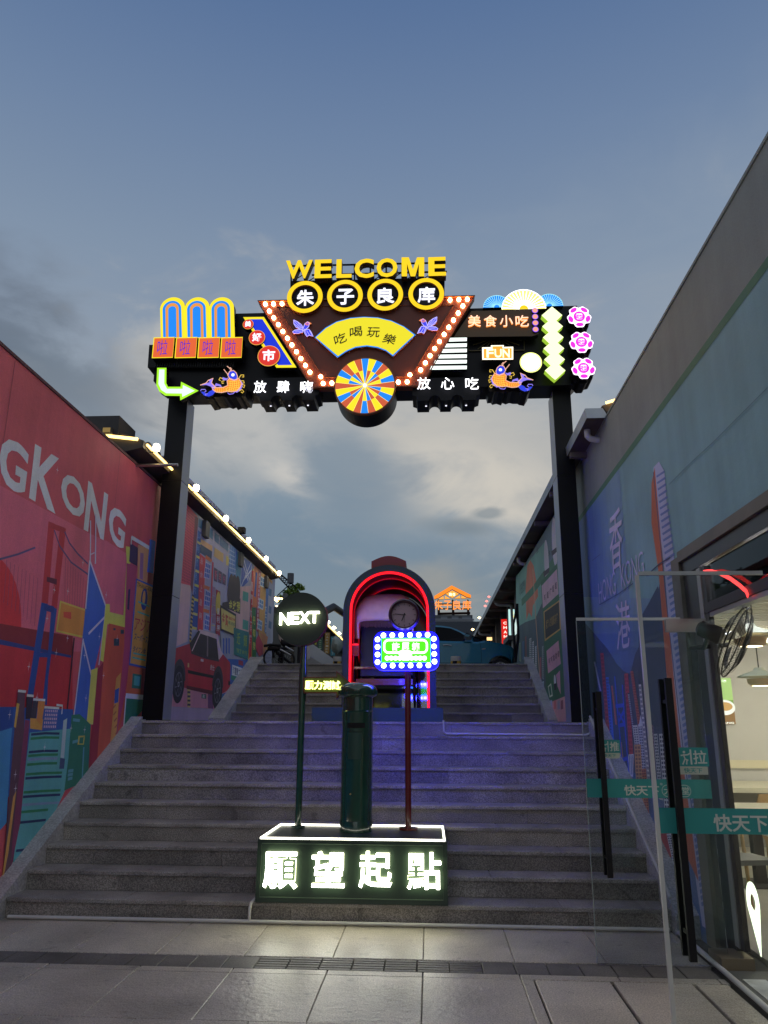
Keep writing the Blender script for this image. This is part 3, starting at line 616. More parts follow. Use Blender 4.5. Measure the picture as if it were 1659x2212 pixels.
for cx_, cy_, ru, rv in ((130, 1850, 88, 0), (466, 1905, 0, 0)):
    c = PL_.px(*KT(cx_, cy_)); w = abs(PL_.px(*KT(cx_ + 40, cy_))[0] - PL_.px(*KT(cx_ - 40, cy_))[0]) / 2
    R = abs(PL_.px(*KT(cx_, cy_ - 165))[1] - c[1]) * 1.0
    mu.d += .00006; mu.uv(circ((c[0], c[1] + .06), R * 1.12, 36, 0, PI), paint('3a343c')); mu.uv(circ(c, R, 40), paint('241d24')); mu.uv(circ(c, R * .66, 36), paint('55535f')); mu.uv(circ(c, R * .58, 36), paint('241d24'))
    for k in range(8):
        a = k * PI / 4 + .3; mu.uv([(c[0] + R * .1 * math.cos(a + 1.5), c[1] + R * .1 * math.sin(a + 1.5)), (c[0] + R * .6 * math.cos(a - .06), c[1] + R * .6 * math.sin(a - .06)), (c[0] + R * .6 * math.cos(a + .06), c[1] + R * .6 * math.sin(a + .06))], paint('6a6874'))
    mu.uv(circ(c, R * .14, 20), paint('8c8a96')); mu.uv(circ(c, R * .08, 20), paint('241d24'))
mu.b.build('mural', lw2)

# ---- right wall (building with the restaurant)
PR_ = Plane('R', WR)
zr = PR_.px(1659, 300)[1]; zr2 = PR_.px(1196, 1114.5)[1]
yr_end = 10.35; yr2 = -PR_.px(1114.7, 1246.4)[0]
DY1 = 6.30; DY0 = 2.2; DZ = PR_.px(1600, 1118)[1]          # shop opening
teal = paint('6c9497'); slate = paint('747a73'); skyb = paint('4f73a0')
shop = thing('restaurant_building', 'grey and teal rendered building with a lit restaurant behind glass doors, right', 'building', (WR + .1, 4, 0))
b = MB(); b.box(WR, WR + .22, DY1 + .1, yr_end, -.3, zr, teal); b.box(WR, WR + .22, -3, DY1 + .1, DZ, zr, teal); b.box(WR, WR + .22, -3, DY0, -.3, DZ, teal)
b.build('wall', shop)
b = MB(); b.box(WR - .012, WR + .23, -3, yr_end + .01, zr, zr + .025, slate); b.build('coping', shop)
mu = Mural(PR_)
def pr(*p): return [PR_.px(*q) for q in p]
gy = lambda y: (-y)
g1 = PR_.px(1659, 580)[1]
mu.uv([(-yr_end, g1), (3, g1), (3, zr - .001), (-yr_end, zr - .001)], slate)
mu.uv([(-yr_end, g1), (-yr_end, g1 + .07), (3, g1 + .07), (3, g1)], paint('35694c'))
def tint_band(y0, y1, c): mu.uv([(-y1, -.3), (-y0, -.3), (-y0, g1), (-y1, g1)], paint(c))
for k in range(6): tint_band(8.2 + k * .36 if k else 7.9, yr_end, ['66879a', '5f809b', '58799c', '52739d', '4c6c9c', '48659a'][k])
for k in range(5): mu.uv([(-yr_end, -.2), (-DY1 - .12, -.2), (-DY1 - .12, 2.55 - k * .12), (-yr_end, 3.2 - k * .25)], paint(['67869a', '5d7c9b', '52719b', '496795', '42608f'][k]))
# distant mountain silhouettes
mu.poly(KF, [(-30, 590), (100, 620), (200, 735), (300, 850), (380, 980), (440, 1040), (490, 1060), (530, 900), (620, 720), (700, 500), (740, 280), (850, 120), (1130, 2300), (-30, 1500)], paint('3a4a66'))
mu.poly(KF, [(560, 620), (640, 480), (720, 330), (800, 700), (800, 1500), (560, 1500)], paint('33415c'))
# tall stripe-faced tower
tw = [(1415, 1000), (1425, 997), (1436, 1020), (1440, 1040), (1560, 1900), (1540, 2000), (1500, 1930)]
mu.poly(lambda x, y: (x, y), [(1412, 1010), (1424, 997), (1436, 1018), (1441, 1090), (1457, 1208), (1547, 1950), (1548, 2022), (1518, 2000), (1475, 1700), (1436, 1230), (1418, 1080)], paint('a2a3bd'))
mu.poly(lambda x, y: (x, y), [(1408, 1045), (1415, 1010), (1440, 1300), (1470, 1600), (1510, 1905), (1480, 1840), (1440, 1450), (1424, 1240), (1408, 1130)], paint('b5562f'))
mu.line(lambda x, y: (x, y), [(1412, 1020), (1425, 1150), (1443, 1330), (1480, 1650), (1530, 1960)], .02, paint('45486a'))
for i in range(70):
    f = i / 70; ya = 1022 + f * 960
    xa = 1418 + (ya - 1020) * .107; xb = 1438 + (ya - 1040) * .118
    q = [(xa, ya + 6 + f * 3), (xb, ya - 6 - f * 3), (xb + 1.4, ya - 1.5 + f * 4), (xa + 1.4, ya + 10 + f * 8)]
    if ya < 1950: mu.poly(lambda x, y: (x, y), q, paint('6173a8'))
# skyline of narrow towers behind the glass door
def tower(K, xb, yb, xt, yt, w, c, win=None, rows=20):
    mu.poly(K, [(xb, yb), (xb + w, yb + w * .35), (xt + w * .9, yt - w * .1), (xt, yt)], paint(c))
    if win: mu.grid(K, [(xb + 2, yb - 8), (xb + w - 2, yb - 4), (xt + w * .85, yt + 6), (xt + 2, yt + 8)], 2, rows, paint(win), .7, .6)
for a in ((300, 1600, 245, 890, 28, 'b0324a', '7c2038'), (330, 1620, 290, 1090, 26, '2f5fc0', '203f80'), (350, 1660, 312, 1150, 14, '2f5fc0', None), (370, 1480, 335, 1160, 14, 'b55a4a', None), (240, 1200, 190, 960, 14, '9aa0bd', None),
          (490, 1800, 445, 1060, 34, 'b0324a', '8a2038'), (520, 1600, 472, 1220, 18, '2a3350', 'a8adc0'), (560, 1500, 495, 1040, 26, 'a8524f', '6c2a3a'), (420, 1900, 392, 1630, 34, 'c4893a', '7c5a3a'), (470, 1900, 480, 1730, 48, 'c9ccd8', '3f6a8c'),
          (560, 1900, 515, 1490, 44, 'b9bccb', '3a4768'), (600, 1950, 560, 1480, 36, 'a9aec4', '3a4768'), (640, 1950, 565, 1150, 22, 'c0c2cf', '4a5478'), (560, 2300, 528, 1650, 60, 'b98a58', '7a5a44'), (690, 2100, 660, 1490, 30, '8a6a80', '4a3a56'), (735, 2100, 690, 1560, 34, 'b9bccb', '2c3550'), (790, 2300, 735, 1560, 44, 'c4c6d2', '2c3550'), (620, 2300, 590, 1850, 40, 'b06a4c', '6c3a3c')):
    tower(KF, *a)
mu.line(KF, [(365, 1080), (400, 1480), (440, 1900)], .05, paint('2a4bc4')); mu.line(KF, [(430, 1150), (450, 1480), (485, 1900)], .05, paint('2a4bc4'))
for a in ([(375, 1330), (440, 1320)], [(395, 1490), (450, 1480)], [(400, 1380), (445, 1470)], [(440, 1370), (400, 1460)], [(420, 1780), (470, 1760)]): mu.line(KF, a, .04, paint('2a4bc4'))
mu.poly(KF, [(565, 1500), (582, 1400), (600, 1495)], paint('b9bccb'))
mu.poly(KG, [(700, 560), (740, 560), (790, 900), (745, 980), (680, 760)], paint('a83038'))
for a in ((830, 1150, 740, 750, 40, 'c4c6d2', '2c3550'), (890, 1300, 800, 740, 60, 'c4c6d2', '2c3550')): tower(KG, *a)
mu.text(KF, 'HONG', [(238, 480), (378, 395), (368, 205), (228, 310)], paint('a9a8cf'), -.004); mu.text(KF, 'KONG', [(425, 360), (612, 225), (600, 35), (412, 160)], paint('a9a8cf'), -.004)
mu.text(lambda x, y: (x, y), '香', [(1322, 1240), (1347, 1222), (1345, 1090), (1316, 1112)], paint('b4aed2'), .005); mu.text(KF, '港', [(385, 870), (500, 830), (490, 440), (370, 480)], paint('b4aed2'), .005)
mu.line(KE, [(540, 1730), (640, 1630), (760, 1520), (1020, 1260)], .006, paint('4d6a72')); mu.line(KH, [(-30, 690), (60, 600), (140, 530), (265, 458)], .012, paint('333c52')); mu.line(KF, [(240, 487), (400, 395), (520, 310)], .01, paint('3c4a6a')); mu.line(KF, [(180, 120), (245, 70)], .006, paint('3c4a6a'))
mu.b.build('mural', shop)

# ---- right wall beyond the gateway
rw2 = thing('mural_wall', 'green and grey wall with a painted orange sun, framed boards and towers, behind the right gateway post', 'wall', (WR + .1, 14, LZ))
zr2 = min(zr2, zr)
b = MB(); b.box(WR + .001, WR + .2, yr_end + .012, yr2, LZ - .3, zr2, paint('5c6e70')); b.build('wall', rw2)
mu = Mural(Plane('R', WR + .001))
mu.poly(KD, [(240, 1215), (330, 1110), (420, 1000), (420, 1220), (240, 1400)], paint('6c9a86')); mu.poly(KD, [(240, 1400), (420, 1200), (420, 1480), (250, 1530)], paint('6fa08c'))
mu.poly(KD, [(300, 1300), (310, 1150), (330, 1115), (350, 1150), (375, 1290), (378, 1340), (345, 1400), (340, 1470), (320, 1440), (305, 1490)], paint('c96a44'))
mu.poly(KD, [(250, 1530), (300, 1500), (360, 1480), (420, 1340), (440, 1600), (440, 2000), (330, 1900), (230, 1760)], paint('46565a'))
mu.line(KD, [(275, 1380), (340, 1310), (480, 1120)], .16, paint('3f7050')); mu.line(KD, [(345, 1170), (365, 1500), (395, 1930)], .09, paint('b98a66'))
for i, (xc, yc) in enumerate(((430, 1130), (480, 1000))): mu.uv(circ(Plane('R', WR).px(*KD(xc, yc)), .26, 26, ry=.40), paint('d6b3b6')); mu.poly(KD, [(xc - 20, yc + 60), (xc + 18, yc + 30), (xc + 18, yc + 60), (xc - 15, yc + 90)], paint('3d3038'))
mu.poly(KD, [(395, 1250), (500, 1130), (520, 1400), (540, 1850), (560, 1990), (450, 2010), (430, 1950), (410, 1500)], paint('2c6240'))
mu.poly(KD, [(400, 1275), (495, 1170), (505, 1325), (408, 1415)], paint('cc9aa2')); mu.poly(KD, [(412, 1435), (515, 1360), (520, 1545), (420, 1620)], paint('b58c3c')); mu.poly(KD, [(418, 1440), (508, 1375), (513, 1540), (424, 1605)], paint('2c2a26'))
mu.poly(KD, [(430, 1680), (505, 1615), (520, 1760), (440, 1820)], paint('c98a96'))
P2 = mu.P
for r in range(5):
    for (xa, ya, xb, yb, hh) in ((412, 1300 + 0, 500, 1200, 100), (440, 1700, 512, 1640, 90)):
        x0 = xa + 4 + r * (xb - xa) / 5.2; y0 = ya + (yb - ya) * r / 5.2
        mu.text(KD, random.choice('發財酒樓茶飯麵店'), [(x0, y0 + hh * .75), (x0 + 12, y0 + hh * .7), (x0 + 12, y0 + hh * .25), (x0, y0 + hh * .3)], paint('5c2f3c'))
mu.text(KD, '香港人的龍鳳茶樓', [(428, 1545), (500, 1505), (500, 1440), (426, 1490)], paint('8f7434'))
for a in ([(428, 1500), (432, 1500)],): pass
for (xa, ya, w, h2, c) in ((325, 1600, 14, 200, 'a9aca8'), (345, 1620, 8, 210, 'c4c6c0'), (362, 1650, 8, 190, 'c4c6c0'), (392, 1720, 7, 130, 'b8525c'), (405, 1650, 8, 200, '8f9a98'), (300, 1590, 7, 120, '9a5a4c'), (283, 1620, 10, 110, '4a6c94'), (382, 1880, 14, 70, 'a8bcc0'), (402, 1870, 16, 110, 'a8bcc0'), (262, 1630, 10, 110, '7c8c6c')):
    mu.poly(KD, [(xa, ya + h2), (xa + w, ya + h2 + 8), (xa + w * .8, ya - 3), (xa - 2, ya + 4)], paint(c)); mu.grid(KD, [(xa, ya + h2 - 4), (xa + w, ya + h2), (xa + w * .8, ya + 4), (xa - 1, ya + 8)], 1, 16, paint('3d4a4e'), .9, .35)
mu.poly(KD, [(430, 2010), (550, 1960), (556, 2120), (412, 2120), (412, 2055)], paint('c98a86')); mu.poly(KD, [(440, 1900), (460, 1880), (470, 1960), (450, 1970)], paint('b8c0a4')); mu.poly(KD, [(445, 1905), (457, 1893), (464, 1950), (453, 1958)], paint('2c6240')); mu.poly(KD, [(490, 1830), (515, 1800), (520, 1950), (500, 1900)], paint('c98a96')); mu.uv(circ(P2.px(*KD(484, 1870)), .11, 18), paint('d6c0bc')); mu.poly(KD, [(478, 1885), (492, 1880), (494, 1920), (480, 1925)], paint('2c2430'))
for xa, c in ((452, '8f90b8'), (476, 'c86460'), (500, '9a8a94'), (520, '8f4a54')): mu.poly(KD, [(xa, 1990), (xa + 14, 1984), (xa + 16, 2040), (xa, 2045)], paint(c))
mu.text(KD, '食在廣州', [(262, 1340), (300, 1300), (298, 1230), (262, 1260)], paint('4f7468')); mu.text(KD, '太', [(368, 1080), (382, 1062), (382, 1025), (368, 1040)], paint('4a5a5a')); mu.text(KD, '文', [(443, 1090), (456, 1078), (456, 1050), (443, 1062)], paint('3a4040'))
mu.b.build('mural', rw2)

# ================================================================== RESTAURANT FRONT
frame_m = mat('bronze_frame', (0.17, 0.15, 0.12), .45, metal=.3, var=.15); dark_f = mat('dark_frame', (0.02, 0.02, 0.022), .3)
alu = mat('aluminium', (0.45, 0.45, 0.43), .35, metal=.7)
b = MB(); b.box(WR - .03, WR + .06, DY1 - .09, DY1 + .102, 0, DZ, frame_m); b.build('door_post', shop)
b = MB(); b.box(WR - .035, WR + .24, DY0, DY1 - .092, DZ - .05, DZ + .035, frame_m); b.build('lintel', shop)
b = MB(); b.box(WR - .01, WR + .2, DY0, DY1 - .095, DZ - .16, DZ - .052, dark_f); b.build('lintel', shop)
TZ = PR_.px(1659, 1272)[1]; TZH = PR_.px(1659, 1246)[1] - TZ
b = MB(); b.box(WR - .01, WR + .06, DY0, 5.88, TZ, TZ + TZH, dark_f); b.box(WR, WR + .06, DY0, 5.86, TZ - .035, TZ - .001, alu); b.build('transom', shop)
b = MB(); b.box(WR - .0, WR + .05, 5.882, DY1 - .095, 0.02, DZ - .165, dark_f); b.build('side_panel', shop)
b = MB(); b.box(WR - .012, WR + .03, 5.80, 5.875, 0.12, DZ - .17, alu); b.box(WR - .005, WR + .03, 5.725, 5.795, 0.12, DZ - .17, dark_f); b.build('door_jamb', shop)
b = MB(); b.box(WR + .02, WR + .028, DY0, 5.72, TZ + TZH + .004, DZ - .165, glass('window_glass', (.93, .95, .94))); b.build('transom_pane', shop)
b = MB(); b.box(WR - .17, WR + .04, 5.70, 5.95, 0.0, .085, mat('bronze_foot', (.2, .16, .11), .4, metal=.3)); b.build('floor_box', shop)
b = MB(); b.box(WR - .15, WR + .3, DY0, 5.69, -.02, .018, mat('threshold_stone', (.09, .09, .085), .6, speck=.3)); b.build('threshold', shop)
b = MB(); b.box(WR - .12, WR + .02, 5.05, 5.5, .0185, .024, mat('pale_mat', (.5, .52, .5), .7, var=.3, vscale=9)); b.build('threshold_plate', shop)
# roof edge of the building behind: gutter, soffit, warm line
GX = 1.82
gr0 = ray(*K7(0, 0)); 
r_ = ray(1263.7, 882.2); GY = r_.y * GX / r_.x; GZ = EYE + r_.z * GX / r_.x
roof_b = thing('warehouse_building', 'long low brown building with metal gutter and deep soffit, right behind the painted wall', 'building', (3, 20, PZ))
zinc = mat('zinc_gutter', (0.42, 0.45, 0.47), .45, metal=.35, var=.15); soff = mat('brown_soffit', (0.13, 0.095, 0.07), .8, var=.25, vscale=2)
b = MB(); g = [(GX, GZ), (GX + .012, GZ - .12), (GX + .26, GZ - .12), (GX + .2, GZ)]
vv = [(x, y, z) for y in (GY, 46) for x, z in g]
b.add(vv, [(0, 1, 2, 3), (0, 4, 5, 1), (2, 6, 7, 3), (7, 6, 5, 4), (3, 7, 4, 0)], zinc); b.add(vv, [(1, 5, 6, 2)], soff); b.build('gutter', roof_b)
b = MB(); b.add([(GX + .25, GY + .02, GZ - .04), (GX + .25, 46, GZ - .04), (GX + 2.6, 46, GZ + .62), (GX + 2.6, GY + .02, GZ + .62), (GX + .2, GY + .02, GZ + .04), (GX + .2, 46, GZ + .04), (GX + 2.6, 46, GZ + .72), (GX + 2.6, GY + .02, GZ + .72)],
               [(0, 1, 2, 3), (4, 5, 6, 7), (0, 3, 7, 4), (1, 2, 6, 5), (0, 1, 5, 4)], soff); b.build('roof', roof_b)
warm = em('warm_led', 'ffd27a', 4.0); warmw = em('warm_white_lamp', 'fff3cf', 18.0)
b = MB(); b.tube([(GX + .24, GY - .01, GZ + .06), (GX + 2.2, GY - .01, GZ + .66)], .016, warm); b.build('led_line', roof_b)
b = MB(); b.box(2.56, 2.8, yr2 - 6.5, 46, PZ - .3, GZ + .35, mat('brown_wall', (.16, .13, .11), .85, var=.25, streak=.3)); b.build('wall', roof_b)
for i in range(13):
    y = yr2 + .5 + i * 2.1
    b = MB(); b.box(2.32, 2.58, y, y + .42, PZ - .3, GZ - .02, mat('pier_render', (.24, .2, .17), .85, var=.25, streak=.3)); b.build('pier', roof_b)
for i in range(16):
    y = GY + 1.1 + i * 1.75
    b = MB(); b.box(GX + .02, 2.6, y, y + .09, GZ - .2, GZ - .13, mat('rafter', (.2, .16, .13), .8)); b.build('rafter', roof_b)
for y in [yr2 + 1.6 + i * 2.1 for i in range(9)]:
    b = MB(); b.box(2.545, 2.558, y, y + 1.1, PZ + 1.35, GZ - .5, mat('dark_window', (.03, .025, .025), .15)); b.build('window', roof_b)
for i in range(9):
    b = MB(); b.box(2.2, 2.6, yr2 + .6 + i * 3.2, yr2 + 2.1 + i * 3.2, PZ + 1.15 - .02 * i, PZ + 1.28 - .02 * i, mat('awning', (.2, .18, .17), .7)); b.build('awning', roof_b)
for (px1, py1) in ((1263.2, 934), (1116.4, 1191), (1067.8, 1281), (1033, 1347)):
    r = ray(px1, py1); x0 = GX + .06; y = r.y * x0 / r.x; z = GZ - .2
    b = MB(); pts = [(x0 + .03, y, z + .08), (x0 + .03, y, z + .0), (x0 + .06, y, z - .03), (x0 + .14, y, z - .05), (x0 + .42, y, z - .05)]
    if y > yr2: pts += [(x0 + .46, y, z - .07), (x0 + .47, y, z - .12), (x0 + .47, y, PZ - .1)]
    b.tube(pts, .038, white_pl, 10); b.build('drainpipe', roof_b, smooth=True)

# ---------------- interior
room = thing('restaurant_room', 'bright restaurant interior with pale walls and slatted ceiling seen through the glass', 'room', (4.5, 6, 0))
wallw = mat('white_wall', (.62, .62, .64), .7, var=.04); floorw = mat('room_floor', (.48, .45, .41), .35, var=.1, speck=.1)
RY1, RX1, RZ = 12.0, 8.5, 2.74
b = MB(); b.box(WR + .221, RX1, -1.0, RY1, -.05, .012, floorw); b.build('floor', room)
b = MB(); b.box(WR + .221, RX1, RY1, RY1 + .15, 0, RZ, wallw); b.build('back_wall', room)
b = MB(); b.box(RX1, RX1 + .1, -1.0, RY1, 0, RZ, wallw); b.box(WR + .221, RX1, -1.1, -1.0, 0, RZ, wallw); b.build('side_wall', room)
b = MB(); b.box(WR + .221, RX1, -1.0, RY1, RZ + .12, RZ + .2, mat('ceiling_sage', (.36, .42, .38), .8)); b.build('ceiling', room)
b = MB(); b.box(WR + .225, 3.2, -1, RY1, RZ - .02, RZ + .03, mat('plain_ceiling', (.8, .79, .75), .7)); b.build('ceiling_edge', room)
slat_m = mat('cream_slat', (.66, .63, .54), .6)
b = MB(); b.box(WR + .222, WR + .3, -1, RY1, RZ + .035, 3.2, mat('bulkhead_dark', (.03, .03, .03), .6)); b.build('bulkhead', room)
for i in range(57):
    y = .1 + i * .21
    b = MB(); b.box(3.21, RX1, y, y + .1, RZ - .03, RZ + .1, slat_m); b.build('ceiling_slat', room)
b = MB(); b.box(WR + .223, RX1, RY1 - .05, RY1 - .002, .95, 1.06, mat('cream_dado', (.75, .7, .55), .5)); b.build('dado_rail', room)
spot = em('spot_white', 'f4f2ff', 80.0)
for i, (x, y) in enumerate((onz(1578, 1424, RZ - .02), onz(1531, 1268, RZ - .02), onz(1645, 1203, RZ - .02), (2.75, 2.4))):
    b = MB(); b.lathe((x, y, RZ - .03), [(0.001, -.035), (.075, -.032), (.088, -.01), (.1, .006)], spot, 24, caps=False); o = b.build('downlight'); tag(o, ['round downlight nearest the back wall in the plain ceiling strip', 'round downlight second from the back wall', 'round downlight third from the back wall', 'round downlight farthest from the back wall'][i], 'light', 'downlights in the plain ceiling strip')
panel = em('panel_white', 'ffefd2', 46.0)
for i, (x, y) in enumerate(((4.9, 10.2), (4.9, 7.2), (4.9, 3.4), (6.9, 8.6))):
    b = MB(); b.box(x - .8, x + .8, y - .05, y + .05, RZ - .16, RZ - .12, panel); o = b.build('tube_light'); tag(o, ['long white tube light under the slats nearest the back wall', 'long white tube light under the middle of the slatted ceiling', 'long white tube light under the slats nearest the street end', 'long white tube light deep inside the room'][i], 'light', 'tube lights under the slats')
# poster on the back wall
PB = Plane('Y', RY1 - .04)
q = pq(PB, KF, 1195, 1095, 1355, 1478)
q = [PB.px(*KF(1120, 1478)), PB.px(*KF(1382, 1478)), PB.px(*KF(1340, 1095)), PB.px(*KF(1100, 1095))]
u0, v0, u1, v1 = q[0][0] - .1, q[0][1], q[1][0] - .03, q[2][1]
po = thing('poster', 'lit green menu poster of white soup bowls on the restaurant back wall', 'poster', ((u0 + u1) / 2, RY1 - .05, v0))
b = MB(); b.prism(PB, box_q(u0, v0, u1, v1), -.03, 0, em('poster_green', '9fc070', 1.1), alu); b.build('print', po)
b = MB(); w = u1 - u0; h_ = v1 - v0
b.flat(PB, box_q(u0, v0, u1, v0 + h_ * .46), .001, em('poster_wood', '8f6a3e', .9)); b.flat(PB, box_q(u0, v0 + h_ * .45, u1, v0 + h_ * .52), .0015, em('poster_leaf', '6f9a3a', 1))
for cx_, cy_, r in ((.25, .56, .26), (.75, .36, .28), (.3, .2, .3)):
    b.flat(PB, circ((u0 + w * cx_, v0 + h_ * cy_), w * r, 28, ry=w * r * .75), .003, em('poster_bowl', 'e8e6dc', 1.2)); b.flat(PB, circ((u0 + w * cx_, v0 + h_ * (cy_ + .02)), w * r * .75, 24, ry=w * r * .42), .004, em('poster_soup', 'c89a5a', 1))
put_text(b, PB, '中式快餐', box_q(u0 + w * .2, v0 + h_ * .90, u1 - w * .12, v0 + h_ * .96), .005, .006, em('poster_text', 'f4f6ee', 1.5)); put_text(b, PB, 'KANTANG', box_q(u0 + w * .3, v0 + h_ * .01, u1 - w * .05, v0 + h_ * .05), .005, .006, em('poster_text', 'f4f6ee', 1.5))
b.build('picture', po)
# counter along the back, tables, chairs
wood = mat('ash_wood', (.45, .29, .14), .45, var=.2, vscale=6); creamtop = mat('cream_top', (.72, .69, .58), .35); darkpl = mat('dark_plastic', (.03, .03, .03), .5); greyseat = mat('grey_seat', (.22, .22, .22), .6)
ct = thing('counter', 'long cream counter bench against the restaurant back wall', 'counter', (5, 11.2, 0))
b = MB(); b.box(WR + .3, 6.5, 10.6, RY1 - .06, .72, .78, creamtop); b.build('top', ct)
b = MB(); b.box(WR + .32, 6.4, 11.1, RY1 - .06, .013, .718, mat('grey_plinth', (.3, .29, .27), .6)); b.build('front_panel', ct)
def table(x, y, lab):
    t = thing('dining_table', lab, 'table', (x, y, .013), 'dining tables inside')
    b = MB(); b.box(x - .35, x + .35, y - .35, y + .35, .72, .75, creamtop); b.build('tabletop', t)
    b = MB(); b.box(x - .05, x + .05, y - .05, y + .05, .03, .719, darkpl); b.box(x - .25, x + .25, y - .25, y + .25, .013, .03, darkpl); b.build('pedestal', t); return t
def chair(x, y, lab, rot=0):
    t = thing('dining_chair', lab, 'chair', (x, y, .013), 'wooden dining chairs inside')
    c, s_ = math.cos(rot), math.sin(rot); R = lambda a, e: (x + a * c - e * s_, y + a * s_ + e * c)
    def pr_(n, pts, r, m):
        b = MB(); b.tube(pts, r, m, 8); b.build(n, t, True)
    for a, e in ((-.19, -.18), (.19, -.18)): pr_('leg', [(*R(a, e), .013), (*R(a * .9, e * .9), .43)], .017, wood)
    for a, e in ((-.19, .19), (.19, .19)): pr_('leg', [(*R(a, e), .013), (*R(a * .9, e * .95), .43), (*R(a, e + .05), .80)], .017, wood)
    b = MB(); b.add([(*R(p, q_), z) for z in (.43, .47) for p, q_ in rrect(-.22, -.2, .22, .2, .07, 4)], [tuple(range(20 - 1, -1, -1))[:0] or tuple(range(19, -1, -1)), tuple(range(20, 40))] + [(i, (i + 1) % 20, 20 + (i + 1) % 20, 20 + i) for i in range(20)], greyseat); b.build('seat', t)
    b = MB(); n = 8; v = []
    for z, wd in ((.62, .2), (.7, .24), (.8, .2)):
        for k in range(n + 1):
            a = -wd + 2 * wd * k / n; e = .24 - .04 * (a / wd) ** 2
            for th in (0, .018): v.append((*R(a, e + th), z))
    f = []; W_ = 2 * (n + 1)
    for r0 in (0, 1):
        for k in range(n):
            a = r0 * W_ + 2 * k; f += [(a, a + 2, a + W_ + 2, a + W_), (a + 1, a + W_ + 1, a + W_ + 3, a + 3)]
    for k in range(n):
        f += [(2 * k, 2 * k + 1, 2 * k + 3, 2 * k + 2), (2 * W_ + 2 * k, 2 * W_ + 2 * k + 2, 2 * W_ + 2 * k + 3, 2 * W_ + 2 * k + 1)]
    b.add(v, f, wood); b.build('backrest', t, True); return t
table(2.95, 6.35, 'cream square dining table nearest the glass door'); table(3.3, 8.6, 'cream square dining table between the door and the back counter')
chair(2.72, 5.55, 'curved-back wooden chair with a grey seat, nearest the doorway', PI); chair(3.02, 6.95, 'wooden chair with grey seat between the two cream tables', 0); chair(2.62, 7.25, 'wooden chair close behind the door frame post', .2); chair(3.5, 6.0, 'wooden chair on the room side of the nearest table', -PI / 2); chair(3.9, 9.2, 'wooden chair at the back table by the counter', 0)
# pendants
def pendant(px1, py1, y, R, lab):
    P = Plane('Y', y); u, v = P.px(px1, py1)
    t = thing('pendant_lamp', lab, 'lamp', (u, y, v), 'layered pendant lamps')
    b = MB(); b.lathe((u, y, v), [(R * .2, R * .42), (R * .26, R * .3), (R * .9, R * .06), (R, 0), (R * .95, -.004), (R * .3, R * .2)], mat('lamp_sage', (.5, .52, .42), .4), 32, caps=False); b.build('upper_shade', t, True)
    b = MB(); b.lathe((u, y, v), [(R * .42, -.02), (R * .58, -R * .1), (R * .55, -R * .3), (R * .4, -R * .42)], mat('lamp_wood', (.6, .42, .25), .4), 28, caps=False); b.build('lower_shade', t, True)
    b = MB(); b.lathe((u, y, v), [(.001, -R * .44), (R * .38, -R * .42), (R * .3, -R * .3)], em('lamp_glow', 'ffe3b8', 8), 20, caps=False); b.build('bulb', t, True)
    b = MB(); b.tube([(u, y, v + R * .4), (u, y, RZ)], .006, darkpl, 6); b.build('cord', t)
pendant(1641, 1462, 7.6, .2, 'sage and cream layered pendant lamp hanging lower beside the menu poster'); pendant(1620, 1372, 5.9, .2, 'larger looking wooden pendant lamp just behind the wall fan')
# wall fan
PF = 5.35; c = Plane('Y', PF).px(1592, 1388)
fan = thing('wall_fan', 'black caged wall fan tilted down beside the glass door', 'fan', (c[0], PF, c[1]))
ax = Vector((.62, -.35, -.35)).normalized(); e1 = ax.cross(Vector((0, 0, 1))).normalized(); e2 = e1.cross(ax).normalized(); C0 = Vector((c[0], PF, c[1])); FR = .25
def fp(a, r, h): return C0 + (e1 * math.cos(a) + e2 * math.sin(a)) * r + ax * h
b = MB()
for r, h in ((FR, 0), (FR * .97, -.03)): b.tube([fp(k * PI / 18, r, h) for k in range(36)], .005, black, 6, closed=True)
for k in range(44):
    a = k * 2 * PI / 44
    b.tube([fp(a, .035, .055), fp(a + .12, FR * .55, .05), fp(a + .2, FR, 0)], .0013, black, 4); b.tube([fp(a, .05, -.1), fp(a, FR * .6, -.08), fp(a, FR, -.02)], .0013, black, 4)
for r, h in ((FR * .6, .047), (FR * .82, .03)): b.tube([fp(k * PI / 16, r, h) for k in range(32)], .0015, black, 4, closed=True)
b.build('cage', fan)
for k in range(3):
    a = k * 2 * PI / 3 + .4; b = MB(); v = [fp(a, .03, -.02), fp(a + .25, .12, -.01), fp(a + .2, FR * .85, 0), fp(a - .5, FR * .82, -.05), fp(a - .55, .09, -.05)]
    b.add(v, [(0, 1, 2, 3, 4)], mat('smoke_blade', (.1, .09, .08), .3)); b.build('blade', fan)
b = MB(); b.tube([fp(0, 0, .06), fp(0, 0, .05)], [.03, .035], black, 16); b.build('hub', fan)
b = MB(); b.tube([fp(0, 0, -.1), fp(0, 0, -.12), fp(0, 0, -.25), fp(0, 0, -.27)], [.05, .062, .055, .03], black, 18); b.build('motor', fan, True)
b = MB(); q = fp(0, 0, -.18); b.tube([q, q + Vector((-.02, .1, -.1)), q + Vector((-.04, .3, -.08)), (WR + .14, 5.82, q.z - .05)], .016, black, 8); b.build('bracket', fan, True)
# red reflection from the door glass, put in as thin glowing tubes
PA = Plane('R', WR - .02); b = MB(); rn = em('red_reflection_glow', 'ff4040', 2.2)
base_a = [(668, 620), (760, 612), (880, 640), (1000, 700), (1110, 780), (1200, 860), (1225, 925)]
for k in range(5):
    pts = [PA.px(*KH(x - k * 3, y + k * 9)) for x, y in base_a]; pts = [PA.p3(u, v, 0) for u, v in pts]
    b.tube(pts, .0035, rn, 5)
tag(b.build('reflection_arc'), 'thin red reflected arc, added as glowing tubes high on the restaurant window frame', 'added reflection')
